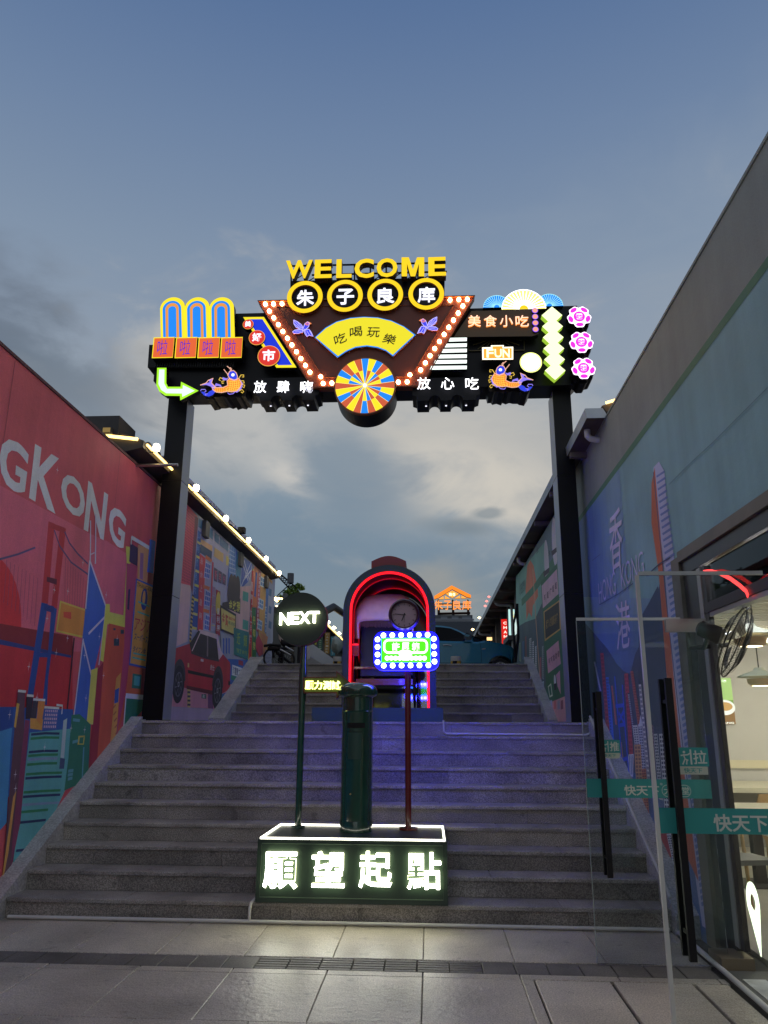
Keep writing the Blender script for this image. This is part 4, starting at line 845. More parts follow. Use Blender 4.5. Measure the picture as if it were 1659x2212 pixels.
# map-pin lamp
P2 = Plane('R', WR + .12); b = MB()
c0 = P2.px(*KI(545, 1235)); tip = P2.px(*KI(612, 1672)); top = P2.px(*KI(530, 1068)); Rr = (top[1] - c0[1]) * .95
Rr = abs(top[1] - c0[1]); out = [(c0[0] + Rr * .8 * math.cos(a), c0[1] + Rr * math.sin(a)) for a in [(-.35 + i * (PI + .7) / 24) for i in range(25)]]
outp = out + [tip]; n = len(outp)
inn = []
for (u, v) in outp:
    a = math.atan2(v - c0[1], u - c0[0]); inn.append((c0[0] + Rr * .36 * math.cos(a), c0[1] + Rr * .42 * math.sin(a)))
b.ring(P2, outp, inn, 0, .006, em('pin_white', 'eef6d8', 2.0)); tag(b.build('map_pin_lamp'), 'glowing white map-pin shaped lamp standing just inside the doorway', 'lamp')

# ---------------- glass door leaves, opened square to the wall
tealf = mat('teal_film', (.02, .24, .23), .45); tealw = mat('film_letter', (.5, .55, .5), .5); dglass = glass('door_glass', (.93, .965, .96))
def leaf(Y, xf, xh, z1, band, handle_x, hz, label, strip):
    P = Plane('Y', Y); t = thing('glass_door', label, 'door', ((xf + xh) / 2, Y, .01), 'open glass doors of the restaurant')
    b = MB(); b.box(xf, xh, Y, Y + .012, .012, z1, dglass); b.build('pane', t)
    b = MB(); b.box(xf - strip, xf - .0005, Y - .006, Y + .018, .012, z1, mat('clear_edge_strip', (.55, .56, .52), .3)) if strip else b.box(xf - .004, xf - .0005, Y, Y + .012, .012, z1, mat('glass_edge', (.3, .36, .34), .2)); b.build('edge_strip', t)
    b = MB(); b.box(xf, xh - .1, Y - .003, Y + .015, z1 + .0005, z1 + .022, mat('top_seal', (.5, .52, .5), .3)); b.build('top_seal', t)
    b = MB(); b.flat(P, box_q(xf + .002, band[0], xh, band[1]), .002, tealf); b.flat(P, box_q(xf + .002, band[0], xh, band[1]), -.0145, tealf)
    b.build('teal_band', t); bh = band[1] - band[0]
    return t, P, bh
# far leaf
YA = 5.8; fa = Plane('Y', YA); xfA = fa.px(1245, 1335)[0]; zA1 = fa.px(1245, 1335)[1] - .02
bA = (fa.px(*KF(1000, 2095))[1], fa.px(*KF(1000, 1938))[1])
tA, PA_, bhA = leaf(YA, xfA, WR - .09, zA1, bA, 0, 0, 'open glass door leaf farther from the viewer, with the push sticker', 0)
put = lambda t, P, s, K, x0, y0, x1, y1, m, n='film_letter', bold=.012, d=.003: letter(P, s, pq(P, K, x0, y0, x1, y1), d, d + .001, m, None, bold, t, n)
b = MB(); put_text(b, PA_, '快天下', pq(PA_, KF, 440, 1985, 725, 2070), .003, .0035, tealw, None, .02); put_text(b, PA_, '大食堂', pq(PA_, KF, 768, 1998, 975, 2062), .003, .0035, tealw, None, .012)
put_text(b, PA_, '®', pq(PA_, KF, 735, 1965, 755, 1985), .003, .0035, tealw)
cc = pq(PA_, KF, 755, 1985, 985, 2078); b.stroke(PA_, rrect(cc[0][0], cc[0][1], cc[2][0], cc[2][1], (cc[2][1] - cc[0][1]) * .49), .004, .003, .003, tealw, True); b.build('film_letter', tA)
def sticker(t, P, K, x0, y0, x1, y1, ch, man, n='sticker'):
    ym = y0 + (y1 - y0) * .70; b = MB()
    b.flat(P, pq(P, K, x0, y0, x1, ym), .002, tealf); b.flat(P, pq(P, K, x0, ym, x1, y1), .002, mat('sticker_pale', (.42, .46, .38), .5))
    put_text(b, P, ch, pq(P, K, x0 + (x1 - x0) * .5, y0 + (ym - y0) * .15, x1 - (x1 - x0) * .06, ym - (ym - y0) * .12), .003, .0035, tealw, None, .015)
    put_text(b, P, '快天下', pq(P, K, x0 + (x1 - x0) * .15, ym + (y1 - ym) * .2, x1 - (x1 - x0) * .2, y1 - (y1 - ym) * .2), .003, .0035, tealf, None, .015)
    b.flat(P, pq(P, K, x0 + (x1 - x0) * .39, y0 + (ym - y0) * .1, x0 + (x1 - x0) * .4, ym - (ym - y0) * .1), .003, tealw)
    w, h_ = x1 - x0, ym - y0; q = lambda a, c: P.px(*K(x0 + w * a, y0 + h_ * c))
    b.flat(P, circ(q(.14, .24), abs(q(.2, .2)[0] - q(.14, .2)[0]) * .8, 12), .003, tealw)
    for pts in ([(.12, .35), (.18, .6), (.30, .68)], [(.18, .6), (.10, .9)], [(.25, .64), (.24, .9)], [(.02, .42), (.13, .40), (.28, .38), (.36, .3)]): b.stroke(P, [q(a, c) for a, c in pts], .007, .003, .003, tealw)
    b.build(n, t)
sticker(tA, PA_, KF, 240, 1608, 400, 1762, '推', 1)
def handle(t, Y, x, z0, z1, dx):
    for s, m in ((-1, black), (1, black)):
        b = MB(); y = Y + s * .055; b.box(x - .018, x + .018, y - .012, y + .012, z0, z1, m); b.build('handle', t)
    b = MB()
    for z in (z0 + .12, z1 - .12): b.box(x - .01, x + .01, Y - .045, Y + .057, z - .01, z + .01, black)
    b.build('handle_mount', t)
hA = fa.px(1300, 1900); hAt = fa.px(1300, 1500)
xA = fa.px(1302, 1700)[0]; handle(tA, YA, xA, fa.px(1312, 1893)[1], fa.px(1292, 1495)[1], 0)
b = MB(); b.box(WR - .3, WR + .0, YA - .012, YA + .024, zA1 - .085, zA1 + .012, alu); b.build('patch_fitting', tA)
# near leaf
YB = 4.32; fb = Plane('Y', YB); xfB = fb.px(1372, 1243)[0]; zB1 = fb.px(1372, 1243)[1]
bB = (fb.px(1500, 1801)[1], fb.px(1500, 1746)[1])
tB, PB_, bhB = leaf(YB, xfB + .02, WR - .09, zB1, bB, 0, 0, 'open glass door leaf nearer the viewer, with the pull sticker and large teal band', .02)
b = MB(); put_text(b, PB_, '快天下', pq(PB_, KG, 1098, 600, 1500, 732), .003, .0035, tealw, None, .02); b.build('film_letter', tB)
sticker(tB, PB_, KF, 900, 1672, 1128, 1895, '拉', 0)
xB = fb.px(1461, 1750)[0]; handle(tB, YB, xB, fb.px(1480, 2070)[1], fb.px(1445, 1466)[1], 0)
# skirting pipe along the right wall
b = MB(); b.tube([(1.885, 6.66, .022), (1.875, 5.6, .022), (1.86, 4.2, .022), (1.86, 2.6, .022)], .018, white_pl, 10); tag(b.build('conduit_pipe', smooth=True), 'white conduit pipe along the ground below the glass doors', 'pipe')

# ================================================================== GATEWAY
GYF = 9.22                                  # front plane of the raised signs
GP = Plane('Y', GYF); BP = Plane('Y', 9.42)  # raised signs / main board
gate = thing('entrance_gateway', 'tall black gateway over the steps carrying a band of glowing neon style signs', 'gateway', (-.8, 9.7, LZ))
side_m = mat('sign_return', (.006, .006, .009), .4, spec=.25); grey_pl = mat('grey_post_panel', (.30, .31, .325), .35, metal=.2, var=.08)
ZB = 5.86; PT = 6.0
def post(x0, x1, y0, y1, nm):
    b = MB()
    lev = [LZ + .001, LZ + 1.55, LZ + 3.1, ZB]
    for i in range(3):
        g0, g1 = lev[i] + (.003 if i else 0), lev[i + 1]
        b.box(x0, x1, y0, y1, g0, g1, blackm)
    b.box(x0 + .01, x1 - .01, y0 + .01, y1 - .01, LZ, ZB, joint); b.build('post', gate)
    b = MB(); xi = x1 if nm == 'l' else x0 - .004
    for i in range(3): b.box(xi, xi + .004, y0 + .004, y1 - .002, lev[i] + .006, lev[i + 1] - .004, grey_pl)
    b.build('post_side_panel', gate)
post(-3.548, -3.284, 9.6, 9.91, 'l'); post(1.692, 1.93, 9.6, 9.95, 'r')
# main board
k1, k2, k3 = (lambda pts, K: pl(GP, K, pts)), None, None
def sign(name, P, K, pts, depth, mf, ms=side_m, parent=gate, d=0.0):
    b = MB(); b.prism(P, pl(P, K, pts), d - depth, d, mf, ms); return b.build(name, parent)
L0 = BP.px(*K1(130, 780)); 
bt = ZB
bl = BP.px(*K1(104, 900))[0]; br = BP.px(*K3(1402, 900))[0]; ztl = BP.px(*K1(870, 272))[1]; ztr = BP.px(*K3(1000, 255))[1]
pts = [(bl, bt + .18), (bl + .25, bt), (br - .12, bt), (br, bt + .12), (br, ztr), (BP.px(*K3(340, 268))[0], ztr), (BP.px(*K2(1560, 430))[0], ztr), (BP.px(*K2(60, 465))[0], ztl), (BP.px(*K1(860, 272))[0], ztl), (BP.px(*K1(860, 560))[0], BP.px(*K1(860, 560))[1]), (bl - .02, BP.px(*K1(860, 560))[1]), (bl + .0, bt + .5)]
b = MB(); b.prism(BP, pts, -.42, 0, blackm, side_m); b.build('signboard', gate)
sign('signboard', Plane('Y', 9.34), K1, [(65, 563), (140, 563), (140, 690), (860, 690), (862, 775), (50, 773)], .3, blackm)
b = MB()
for i in range(34):
    u0, v0 = Plane('Y', 9.33).px(*K1(120 + i * 22, 765)); u1, v1 = Plane('Y', 9.33).px(*K1(120 + i * 22 + 9, 715)); b.prism(Plane('Y', 9.33), box_q(u0, v0, u1, v1), -.01, .006, mat('fin_grey', (.03, .03, .035), .5))
b.build('vent_fins', gate)['kind'] = 'stuff'
# --- colours of the lit faces
Yl = em('lit_yellow', 'f7e21a', 1.05); Gd = em('lit_gold', 'fdd208', 1.05); Bl = em('lit_blue', '1187f2', 1.0); Or = em('lit_orange', 'e8963c', 1.0); Vm = em('lit_vermilion', 'e9632c', .95)
Rd = em('lit_red', 'dc2f22', .95); Db = em('lit_deep_blue', '0a2fd6', 1.0); Vi = em('lit_violet', '5a23b8', 1.0); Gr = em('lit_green', 'a6f022', 1.1); Pw = em('lit_pale', 'dfeaf6', 1.15); Wh = em('lit_white', 'ffffff', 2.6); Wl = em('lit_white_letter', 'f0f0ff', 1.4)
Pk = em('lit_pink', 'ee5ad0', 1.0); Mg = em('lit_magenta', 'e62bd8', 1.1); Cy = em('lit_cyan', '9fe8f2', 1.1); Lm = em('lit_lime', 'f4ffbe', 1.5); Py = em('lit_pale_yellow', 'fff27a', 1.3); Bu = em('bulb_glow', 'ffc888', 30.0); Tr = em('lit_terracotta', 'cf5a34', .95)
orange_side = mat('orange_return', (.24, .06, .012), .5)
# --- three round-topped arches
def arch_poly(cx, w, ytop, ybot, K, P, tilt=0.0):
    (uc, vt), (ur, vb) = P.px(*K(cx, ytop)), P.px(*K(cx + w, ybot)); r = ur - P.px(*K(cx, ybot))[0]
    top = circ((uc, vt - r), r, 18, 0, PI); x0 = P.px(*K(cx, ybot))[0]
    return top + [(x0 - r, vb), (x0 + r, vb)]
for i, cx in enumerate((290, 518, 745)):
    pc = MB(); pc.prism(GP, arch_poly(cx, 118, 116, 495, K1, GP), -.12, -.01, Yl, side_m); pc.flat(GP, arch_poly(cx, 113, 121, 495, K1, GP), -.008, Yl)
    pc.flat(GP, arch_poly(cx - 8, 88, 150, 492, K1, GP), -.006, Bl); pc.flat(GP, arch_poly(cx - 8, 62, 172, 492, K1, GP), -.004, Or); pc.flat(GP, arch_poly(cx - 8, 38, 202, 492, K1, GP), -.002, Bl)
    pc.build('arch_light', gate)
# --- four boxes with characters
for i in range(4):
    x0 = 92 + i * 212; x1 = x0 + 212
    b = MB(); b.prism(GP, pq(GP, K1, x0 - 2 * i * 0, 494, x1, 692), -.14, .012, Yl, side_m); q = pq(GP, K1, x0 + 9, 503, x1 - 3, 685); b.flat(GP, q, .014, Vm)
    o = b.build('character_box', gate)
    letter(GP, '啦', pq(GP, K1, x0 + 48, 525, x0 + 152, 662), .015, .022, Vi, Vi, -.008, o, 'character')
# --- arrow
aw = [(140, 778), (226, 778), (224, 920), (240, 955), (358, 955), (362, 908), (526, 992), (355, 1082), (352, 1040), (215, 1038), (160, 1000), (132, 940)]
ai = [(160, 795), (208, 795), (206, 925), (232, 975), (378, 975), (380, 940), (490, 992), (375, 1050), (372, 1018), (225, 1016), (178, 985), (152, 930)]
b = MB(); b.prism(GP, pl(GP, K1, aw), -.1, .0, Gr, side_m); b.flat(GP, pl(GP, K1, ai), .003, Pw); b.build('arrow_light', gate)
# --- slanted blue frame with three discs
b = MB(); b.prism(GP, pl(GP, K1, [(942, 305), (1135, 303), (1440, 775), (1252, 777)]), -.1, 0, Yl, side_m); b.flat(GP, pl(GP, K1, [(985, 326), (1122, 325), (1398, 752), (1268, 754)]), .003, Db); b.build('slanted_frame', gate)
def disc(name, P, K, cx, cy, r, d0, d1, rim, face, rin, parent=gate, sm=side_m):
    c = P.px(*K(cx, cy)); R = P.px(*K(cx + r, cy))[0] - c[0]; b = MB(); b.prism(P, circ(c, R, 40), d0, d1, rim, sm); b.flat(P, circ(c, R * rin, 40), d1 + .003, face); return b.build(name, parent), c, R
for ch, cx, cy, r in (('美', 993, 382, 50), ('好', 1075, 506, 76), ('市', 1186, 676, 105)):
    o, c, R = disc('round_sign', GP, K1, cx, cy, r, -.06, .03, em('lit_gold_rim', 'f2b04a', 1.0), Rd, .94); letter(GP, ch, box_q(c[0] - R * .55, c[1] - R * .52, c[0] + R * .55, c[1] + R * .56), .034, .045, Wl, Wl, .02, o, 'character')
# --- fish
fblue = em('fish_blue', '2a3fe0', 1.0); forange = em('fish_orange', 'ef8a2c', 1.0); fpink = em('fish_pink', 'f2b49a', 1.05); flil = em('fish_lilac', '8f7cf0', 1.05); fyel = em('fish_yellow', 'f2c84a', 1.0)
def fish(K, mir, loc):
    X = lambda x: x if not mir else 1490 - x
    P = GP; S = lambda pts: [(X(x), y) for x, y in pts]
    px_ = P.px(*K(100, 0))[0] - P.px(*K(0, 0))[0]; w = px_ * .07
    t = MB()
    body = [(795, 905), (818, 880), (860, 898), (905, 880), (930, 930), (918, 965), (880, 1002), (835, 1008), (800, 1002), (745, 1014), (695, 1010), (660, 985), (655, 965), (700, 968), (760, 966), (800, 948)]
    bb = pl(P, K, S(body)); t.prism(P, bb if mir else bb, -.06, .01, forange, side_m); 
    head = [(800, 850), (820, 815), (855, 808), (880, 830), (892, 862), (888, 895), (860, 902), (822, 890)]
    t.prism(P, pl(P, K, S(head)), -.06, .014, fblue, side_m)
    t.prism(P, pl(P, K, S([(665, 985), (640, 955), (600, 942), (545, 945), (600, 925), (635, 915), (620, 900), (665, 880), (650, 925), (690, 965)])), -.04, .012, flil, side_m)
    t.prism(P, pl(P, K, S([(665, 985), (690, 1000), (660, 1035), (625, 1050), (580, 1040), (550, 1005), (575, 1005), (605, 1025), (630, 1000)])), -.04, .012, fblue, side_m)
    t.prism(P, pl(P, K, S([(810, 870), (790, 900), (755, 898), (752, 870), (790, 882)])), -.04, .016, flil, side_m)
    t.prism(P, pl(P, K, S([(915, 890), (942, 930), (925, 980), (885, 1012), (870, 1005), (915, 965)])), -.04, .006, flil, side_m)
    t.prism(P, pl(P, K, S([(675, 955), (690, 925), (735, 940), (745, 962), (710, 950)])), -.04, .012, flil, side_m)
    for pts, m_ in (([(808, 850), (790, 830), (765, 798)], fpink), ([(832, 815), (822, 790), (795, 768)], fpink), ([(830, 812), (838, 796), (822, 780)], fpink),
                    ([(905, 880), (925, 850), (950, 850), (950, 870), (935, 868)], fyel), ([(925, 905), (950, 905), (955, 925), (940, 925)], fyel), ([(935, 940), (960, 945), (952, 970), (938, 958)], fyel), ([(905, 1000), (935, 985), (950, 1005), (938, 1018), (925, 1008)], fyel),
                    ([(755, 885), (730, 875), (720, 895), (735, 905)], fyel), ([(770, 905), (745, 910), (750, 930), (765, 925)], fyel), ([(800, 965), (785, 990), (810, 1005), (820, 985)], fyel), ([(870, 1005), (850, 1025), (815, 1030), (800, 1015)], flil),
                    ([(548, 1000), (555, 985), (590, 985), (600, 1000), (585, 1010)], flil), ([(600, 1045), (590, 1030), (615, 1025)], flil),
                    ([(545, 945), (600, 925), (620, 900), (665, 880), (650, 925), (690, 965)], fpink), (head + head[:1], fpink), (body + body[:1], fpink)):
        t.stroke(P, pl(P, K, S(pts)), w * .9, .016, .020, m_)
    for i in range(5):
        x0 = 830 + i * 20; t.stroke(P, pl(P, K, S([(x0 - 8, 905 + i), (x0 - 6, 950), (x0 - 20, 1000)])), w * .5, .011, .018, fyel)
        y0 = 905 + i * 20; t.stroke(P, pl(P, K, S([(806, y0), (850, y0 + 8), (915, y0 - 4)])), w * .5, .011, .018, fyel)
    for i in range(6): x0 = 680 + i * 20; t.stroke(P, pl(P, K, S([(x0, 970), (x0 + 7, 990), (x0, 1008)])), w * .5, .011, .018, fyel)
    t.flat(P, circ(P.px(*K(X(850), 850)), px_ * .15, 18), .021, Wl)
    o = t.build('fish_light', gate)
    bb = MB(); out = [(560, 1000), (590, 1050), (640, 1040), (655, 1030), (700, 1030), (735, 1022), (770, 1035), (800, 1022), (815, 1045), (860, 1030), (900, 1040), (915, 1022), (950, 1025), (965, 960), (940, 900), (600, 900)]
    bb.prism(P, pl(P, K, S(out)), -.46, -.07, blackm, side_m); bb.build('fish_backing', gate)
fish(K1, False, None); fish(K3, True, None)
# --- ticket boards with three characters
for K, chs, bx, xs in ((K2, '放肆嗨', (5, 470), (45, 212, 383)), (K2, '放心吃', (1150, 1640), (1233, 1405, 1582))):
    P = GP; x0, x1 = bx; y0, y1 = 925, 1090; n = []
    (ua, va), (ub, vb) = P.px(*K(x0, y1)), P.px(*K(x1, y0 - 10)); w = ub - ua; out = [(ua, vb), (ua, va + .08), (ua + .05, va + .06), (ua + .06, va)]
    for c in (.33, .66):
        cx = ua + w * c; out += [(cx + .075 * math.cos(a), va + .075 * math.sin(a)) for a in [PI - i * PI / 10 for i in range(11)]]
    out += [(ub - .06, va), (ub - .05, va + .06), (ub, va + .08), (ub, vb)]
    b = MB(); b.prism(P, out, -.45, -.06, blackm, side_m); o = b.build('ticket_board', gate)
    for ch, xc in zip(chs, xs):
        yy = 1003 if K is K2 and x0 < 100 else 978
        letter(P, ch, pq(P, K, xc - 47, yy - 44, xc + 47, yy + 44), .0, .012, Wh, Wl, .004, o, 'character')
    for i in range(3):
        b = MB(); b.lathe((ua + w * (.2 + .3 * i), 9.45, va - .012), [(.001, 0), (.012, .004), (.012, .02)], Wl, 10, caps=False); b.build('underside_bolt', o)  # bolts under the board, with a glow put into their material
# --- marquee trapezoid
rust = mat('rust_orange_panel', (.14, .026, .009), .5, var=.15); rusty = mat('brown_panel', (.12, .028, .012), .5)
tz = [(30, 385), (1602, 348), (1215, 1000), (425, 1010)]
TP = Plane('Y', 9.24)
b = MB(); b.prism(TP, pl(TP, K2, tz), -.12, 0, rust, orange_side); b.stroke(TP, pl(TP, K2, tz), .02, 0, .03, orange_side, True); b.stroke(TP, pl(TP, K2, [(165, 420), (1450, 410), (1140, 930), (505, 935)]), .008, .0, .012, orange_side, True); mq = b.build('marquee_panel', gate)
sm_ = MB(); sm_.lathe((0, 0, 0), [(.024, .0), (.027, -.014), (.022, -.034), (.010, -.045), (.001, -.048)], Bu, 14, 'y', caps=False)
bulb_me = None
bulbs = [(84, 405), (143, 404), (205, 403), (1423, 375), (1487, 372), (1548, 370)]
bulbs += [(113 + i * 32.7, 455 + i * 49.2) for i in range(10)][:10]
bulbs += [(1516 - i * 34, 418 + i * 51.5) for i in range(10)]
bulbs += [(485, 930), (503, 980), (566, 977), (1132, 918), (1048, 970), (1112, 968)]
for i, (x, y) in enumerate(bulbs):
    u, v = TP.px(*K2(x, y))
    if bulb_me is None:
        o = sm_.build('bulb', None, True); bulb_me = o.data
    else:
        o = bpy.data.objects.new('bulb', bulb_me); COL.objects.link(o)
    o.location = (u, 9.24, v); attach(o, mq)
# --- WELCOME with its frame
fr = MB(); FPn = Plane('Y', 9.52)
for pts in ([(250, 125), (1392, 100)], [(420, 190), (1400, 165)], [(270, 240), (1380, 215)]):
    a, c = pl(FPn, K2, pts); fr.tube([FPn.p3(*a), FPn.p3(*c)], .016, black, 4)
for x in range(270, 1400, 115):
    a, c = pl(FPn, K2, [(x, 110), (x, 330)]); fr.tube([FPn.p3(*a), FPn.p3(*c)], .012, black, 4)
    if x < 1300: a, c = pl(FPn, K2, [(x, 240), (x + 100, 180)]); fr.tube([FPn.p3(*a), FPn.p3(*c)], .008, black, 4)
fr.build('letter_frame', gate)
wl = [('W', 230, 88, 430, 226), ('E', 440, 84, 568, 222), ('L', 598, 82, 712, 220), ('C', 730, 78, 872, 222), ('O', 890, 74, 1042, 216), ('M', 1072, 70, 1236, 208), ('E', 1266, 66, 1392, 206)]
gold_side = mat('gold_return', (.16, .10, .02), .45)
for ch, x0, y0, x1, y1 in wl:
    if ch == 'M':
        X = lambda a: x0 + (x1 - x0) * a; Y = lambda a: y1 + (y0 - y1) * a
        b = MB(); b.prism(GP, pl(GP, K2, [(X(p), Y(q)) for p, q in ((0, 0), (.24, 0), (.24, .66), (.40, 0), (.60, 0), (.76, .66), (.76, 0), (1, 0), (1, 1), (.68, 1), (.5, .36), (.32, 1), (0, 1))]), -.1, .03, Gd, gold_side); b.build('letter', gate); continue
    letter(GP, ch, pq(GP, K2, x0, y0, x1, y1), -.1, .03, Gd, gold_side, .012 if ch == 'M' else .03, gate, 'letter')
b = MB(); c0_ = pl(Plane('Y', 9.36), K2, [(265, 235), (1385, 215), (1380, 420), (265, 430)]); b.prism(Plane('Y', 9.36), c0_, -.1, 0, blackm, side_m); b.build('signboard', gate)
for ch, cx, cy in (('朱', 373, 362), ('子', 663, 354), ('良', 954, 346), ('库', 1250, 340)):
    c = GP.px(*K2(cx, cy)); R = GP.px(*K2(cx + 129, cy))[0] - c[0]
    b = MB(); b.ring(GP, circ(c, R, 56), circ(c, R * .75, 56), -.09, .05, Gd, orange_side); b.prism(GP, circ(c, R * .76, 40), -.08, .01, black, side_m); o = b.build('ring_sign', gate, False)
    letter(GP, ch, box_q(c[0] - R * .48, c[1] - R * .47, c[0] + R * .5, c[1] + R * .49), .012, .03, Wl, Wl, .014, o, 'character')
# --- fan shaped board
fanp = []
up = [(443, 650), (520, 580), (600, 535), (700, 508), (800, 500), (900, 505), (1000, 528), (1090, 570), (1175, 632)]
lo = [(1010, 788), (960, 750), (900, 727), (820, 716), (740, 726), (670, 755), (608, 798)]
fo = lambda g: pl(GP, K2, [(810 + (x - 810) * g, 650 + (y - 650) * g) for x, y in up + lo])
b = MB(); b.prism(Plane('Y', 9.30), pl(Plane('Y', 9.30), K2, [(430, 740), (480, 690), (610, 800), (820, 730), (1010, 790), (1150, 690), (1192, 722), (1035, 875), (1000, 850), (820, 780), (620, 850), (585, 885)]), -.2, .0, black, side_m); b.build('fan_back_box', gate)  # black box set behind and below the fan board
b = MB(); b.prism(GP, pl(GP, K2, up + lo), -.12, .03, Bl, orange_side); fi = [(452, 651), (525, 585), (602, 541), (702, 514), (800, 506), (900, 511), (998, 534), (1086, 575), (1163, 634), (1008, 778), (960, 742), (900, 719), (820, 708), (740, 718), (670, 747), (612, 786)]
b.flat(GP, pl(GP, K2, fi), .033, em('lit_fan_yellow', 'eddf1e', 1.0)); fb_ = b.build('fan_board', gate)
ink = mat('ink_black', (.01, .01, .012), .6)
for ch, cx, cy, rot in (('吃', 628, 662, -.32), ('喝', 742, 614, -.1), ('玩', 868, 616, .1), ('樂', 985, 665, .3)):
    def cn(a, c): x = cx + a * math.cos(rot) - c * math.sin(rot); y = cy + a * math.sin(rot) + c * math.cos(rot); return GP.px(*K2(x, y))
    letter(GP, ch, [cn(-48, 40), cn(44, 30), cn(48, -40), cn(-42, -34)], .034, .04, ink, ink, .004, fb_, 'character')
# --- birds
bb_ = em('bird_blue', '3a3fe8', 1.0); bo = em('bird_orange', 'f28a52', 1.0); bp = em('bird_line', 'b9b0ff', 1.2); br_s = mat('bird_return', (.3, .06, .015), .4)
def bird(mir):
    S = lambda pts: pl(GP, K2, [((x if not mir else 1618 - x), y - (22 if mir else 0)) for x, y in pts])
    b = MB(); w = .008
    parts = [([(290, 522), (318, 535), (345, 555), (358, 585), (340, 592), (305, 572), (292, 550)], bb_), ([(352, 600), (372, 548), (392, 535), (405, 548), (398, 570), (372, 600)], bb_), ([(345, 590), (300, 595), (282, 608), (290, 618), (325, 618), (360, 608)], bb_), ([(365, 590), (402, 590), (418, 612), (432, 642), (405, 632), (385, 642), (370, 618)], bb_), ([(372, 552), (385, 538), (405, 540), (418, 548), (403, 554), (388, 560)], bo)]
    for pts, m_ in parts: b.prism(GP, S(pts), -.1, .02, m_, br_s); b.stroke(GP, S(pts + pts[:1]), w, .02, .026, bp if m_ is bb_ else bo)
    for a in ([(295, 530), (345, 585)], [(292, 548), (335, 585)], [(320, 540), (350, 580)], [(405, 600), (425, 635)], [(385, 600), (405, 632)], [(375, 605), (385, 635)], [(300, 603), (345, 603)], [(350, 560), (360, 590)]): b.stroke(GP, S(a), w * .8, .02, .026, bp)
    b.build('bird_light', gate)
bird(False); bird(True)
# --- wheel
c = Plane('Y', 9.14).px(*K2(805, 993)); WPn = Plane('Y', 9.14); R = WPn.px(*K2(1028, 993))[0] - c[0]
b = MB(); b.prism(WPn, circ(c, R, 64), -.46, 0, em('wheel_rim', 'e0b050', .5), blackm); b.ring(WPn, circ(c, R * 1.01, 64), circ(c, R * .97, 64), -.05, .008, orange_side, orange_side)
b.box(c[0] - .05, c[0] + .05, 9.3, 9.7, c[1], ZB + .3, black); wh = b.build('lucky_wheel', gate)
cols = [Bl, Yl, Tr, Yl, Bl, Tr]; seq = ['b', 'y', 'b', 't', 'y', 'b', 't', 'y', 'b', 't', 'y', 't', 'b', 't', 'y', 't', 'b', 'y', 't', 'y', 'b', 't', 'y', 't']; mp_ = {'b': Bl, 'y': Yl, 't': Tr}
for i in range(24):
    a0 = PI / 2 + PI / 24 - i * PI / 12; a1 = a0 - PI / 12
    for r0, r1, sh in ((R * .54, R * .965, 0), (.002, R * .54, 5)):
        b = MB(); pts = [(c[0] + r0 * math.cos(a0), c[1] + r0 * math.sin(a0)), (c[0] + r1 * math.cos(a0), c[1] + r1 * math.sin(a0)), (c[0] + r1 * math.cos((a0 + a1) / 2), c[1] + r1 * math.sin((a0 + a1) / 2)), (c[0] + r1 * math.cos(a1), c[1] + r1 * math.sin(a1)), (c[0] + r0 * math.cos(a1), c[1] + r0 * math.sin(a1))]
        b.prism(WPn, pts, .001, .004, mp_[seq[(i + sh) % 24]]); b.build('wheel_segment', wh)
    b = MB(); b.stroke(WPn, [(c[0], c[1]), (c[0] + R * .96 * math.cos(a0), c[1] + R * .96 * math.sin(a0))], .004, .006, .006, Py); b.build('wheel_line', wh)
b = MB(); b.prism(WPn, circ(c, R * .05, 16), .004, .02, Wh); b.build('wheel_hub', wh)
# --- right side: fans on the top edge
FP2 = Plane('Y', 9.36)
for cx, cy, r, m_, ln in ((607, 262, 128, Bl, Cy), (1098, 250, 130, Bl, Cy), (858, 285, 208, Py, Wh)):
    c = FP2.px(*K3(cx, cy)); R = FP2.px(*K3(cx + r, cy))[0] - c[0]; d = .02 if r > 200 else 0
    b = MB(); b.prism(FP2, circ(c, R, 30, 0, PI), d - .08, d, m_, side_m); b.stroke(FP2, circ(c, R * .98, 30, .02, PI - .02), R * .03, d, d + .006, ln)
    for i in range(17):
        a = PI * (i + .5) / 17; b.stroke(FP2, [(c[0] + R * .2 * math.cos(a), c[1] + R * .2 * math.sin(a)), (c[0] + R * .97 * math.cos(a), c[1] + R * .97 * math.sin(a))], R * .035, d, d + .004, ln)
    b.flat(FP2, circ(c, R * .2, 14, 0, PI), d + .006, m_ if m_ is Bl else Gd); b.build('sunburst_light', gate)
# food board
bron = mat('bronze_board', (.10, .055, .012), .4)
b = MB(); b.prism(GP, pl(GP, K3, [(372, 285), (935, 270), (1000, 500), (940, 520), (205, 528)]), -.14, -.03, bron, side_m); fbd = b.build('food_board', gate)
warmL = em('warm_letter', 'ffc9a8', 1.6); 
for ch, x0, x1 in (('美', 340, 455), ('食', 490, 605), ('小', 638, 755), ('吃', 785, 902)):
    letter(GP, ch, pq(GP, K3, x0, 332, x1, 440), -.028, .0, warmL, em('warm_return', 'ff9a4a', 1.2), .006, fbd, 'character')
for i, y in enumerate((290, 348, 406, 466)):
    disc('round_light', GP, K3, 963 + i * 2, y, 29, -.05, .0, em('violet_ring', '7a4cf0', 1.1), em('peach_face', 'f5a088', 1.1), .8)
# stripes
for i, (xl, y) in enumerate(((158, 546), (122, 600), (86, 650), (52, 703), (18, 754), (-18, 808))):
    b = MB(); b.prism(GP, pl(GP, K3, [(xl + 14, y), (328, y - 3), (326, y + 30), (xl, y + 35)]), -.08, .0, em('stripe_white', 'f4fff6', 1.5), side_m); b.build('stripe_light', gate)
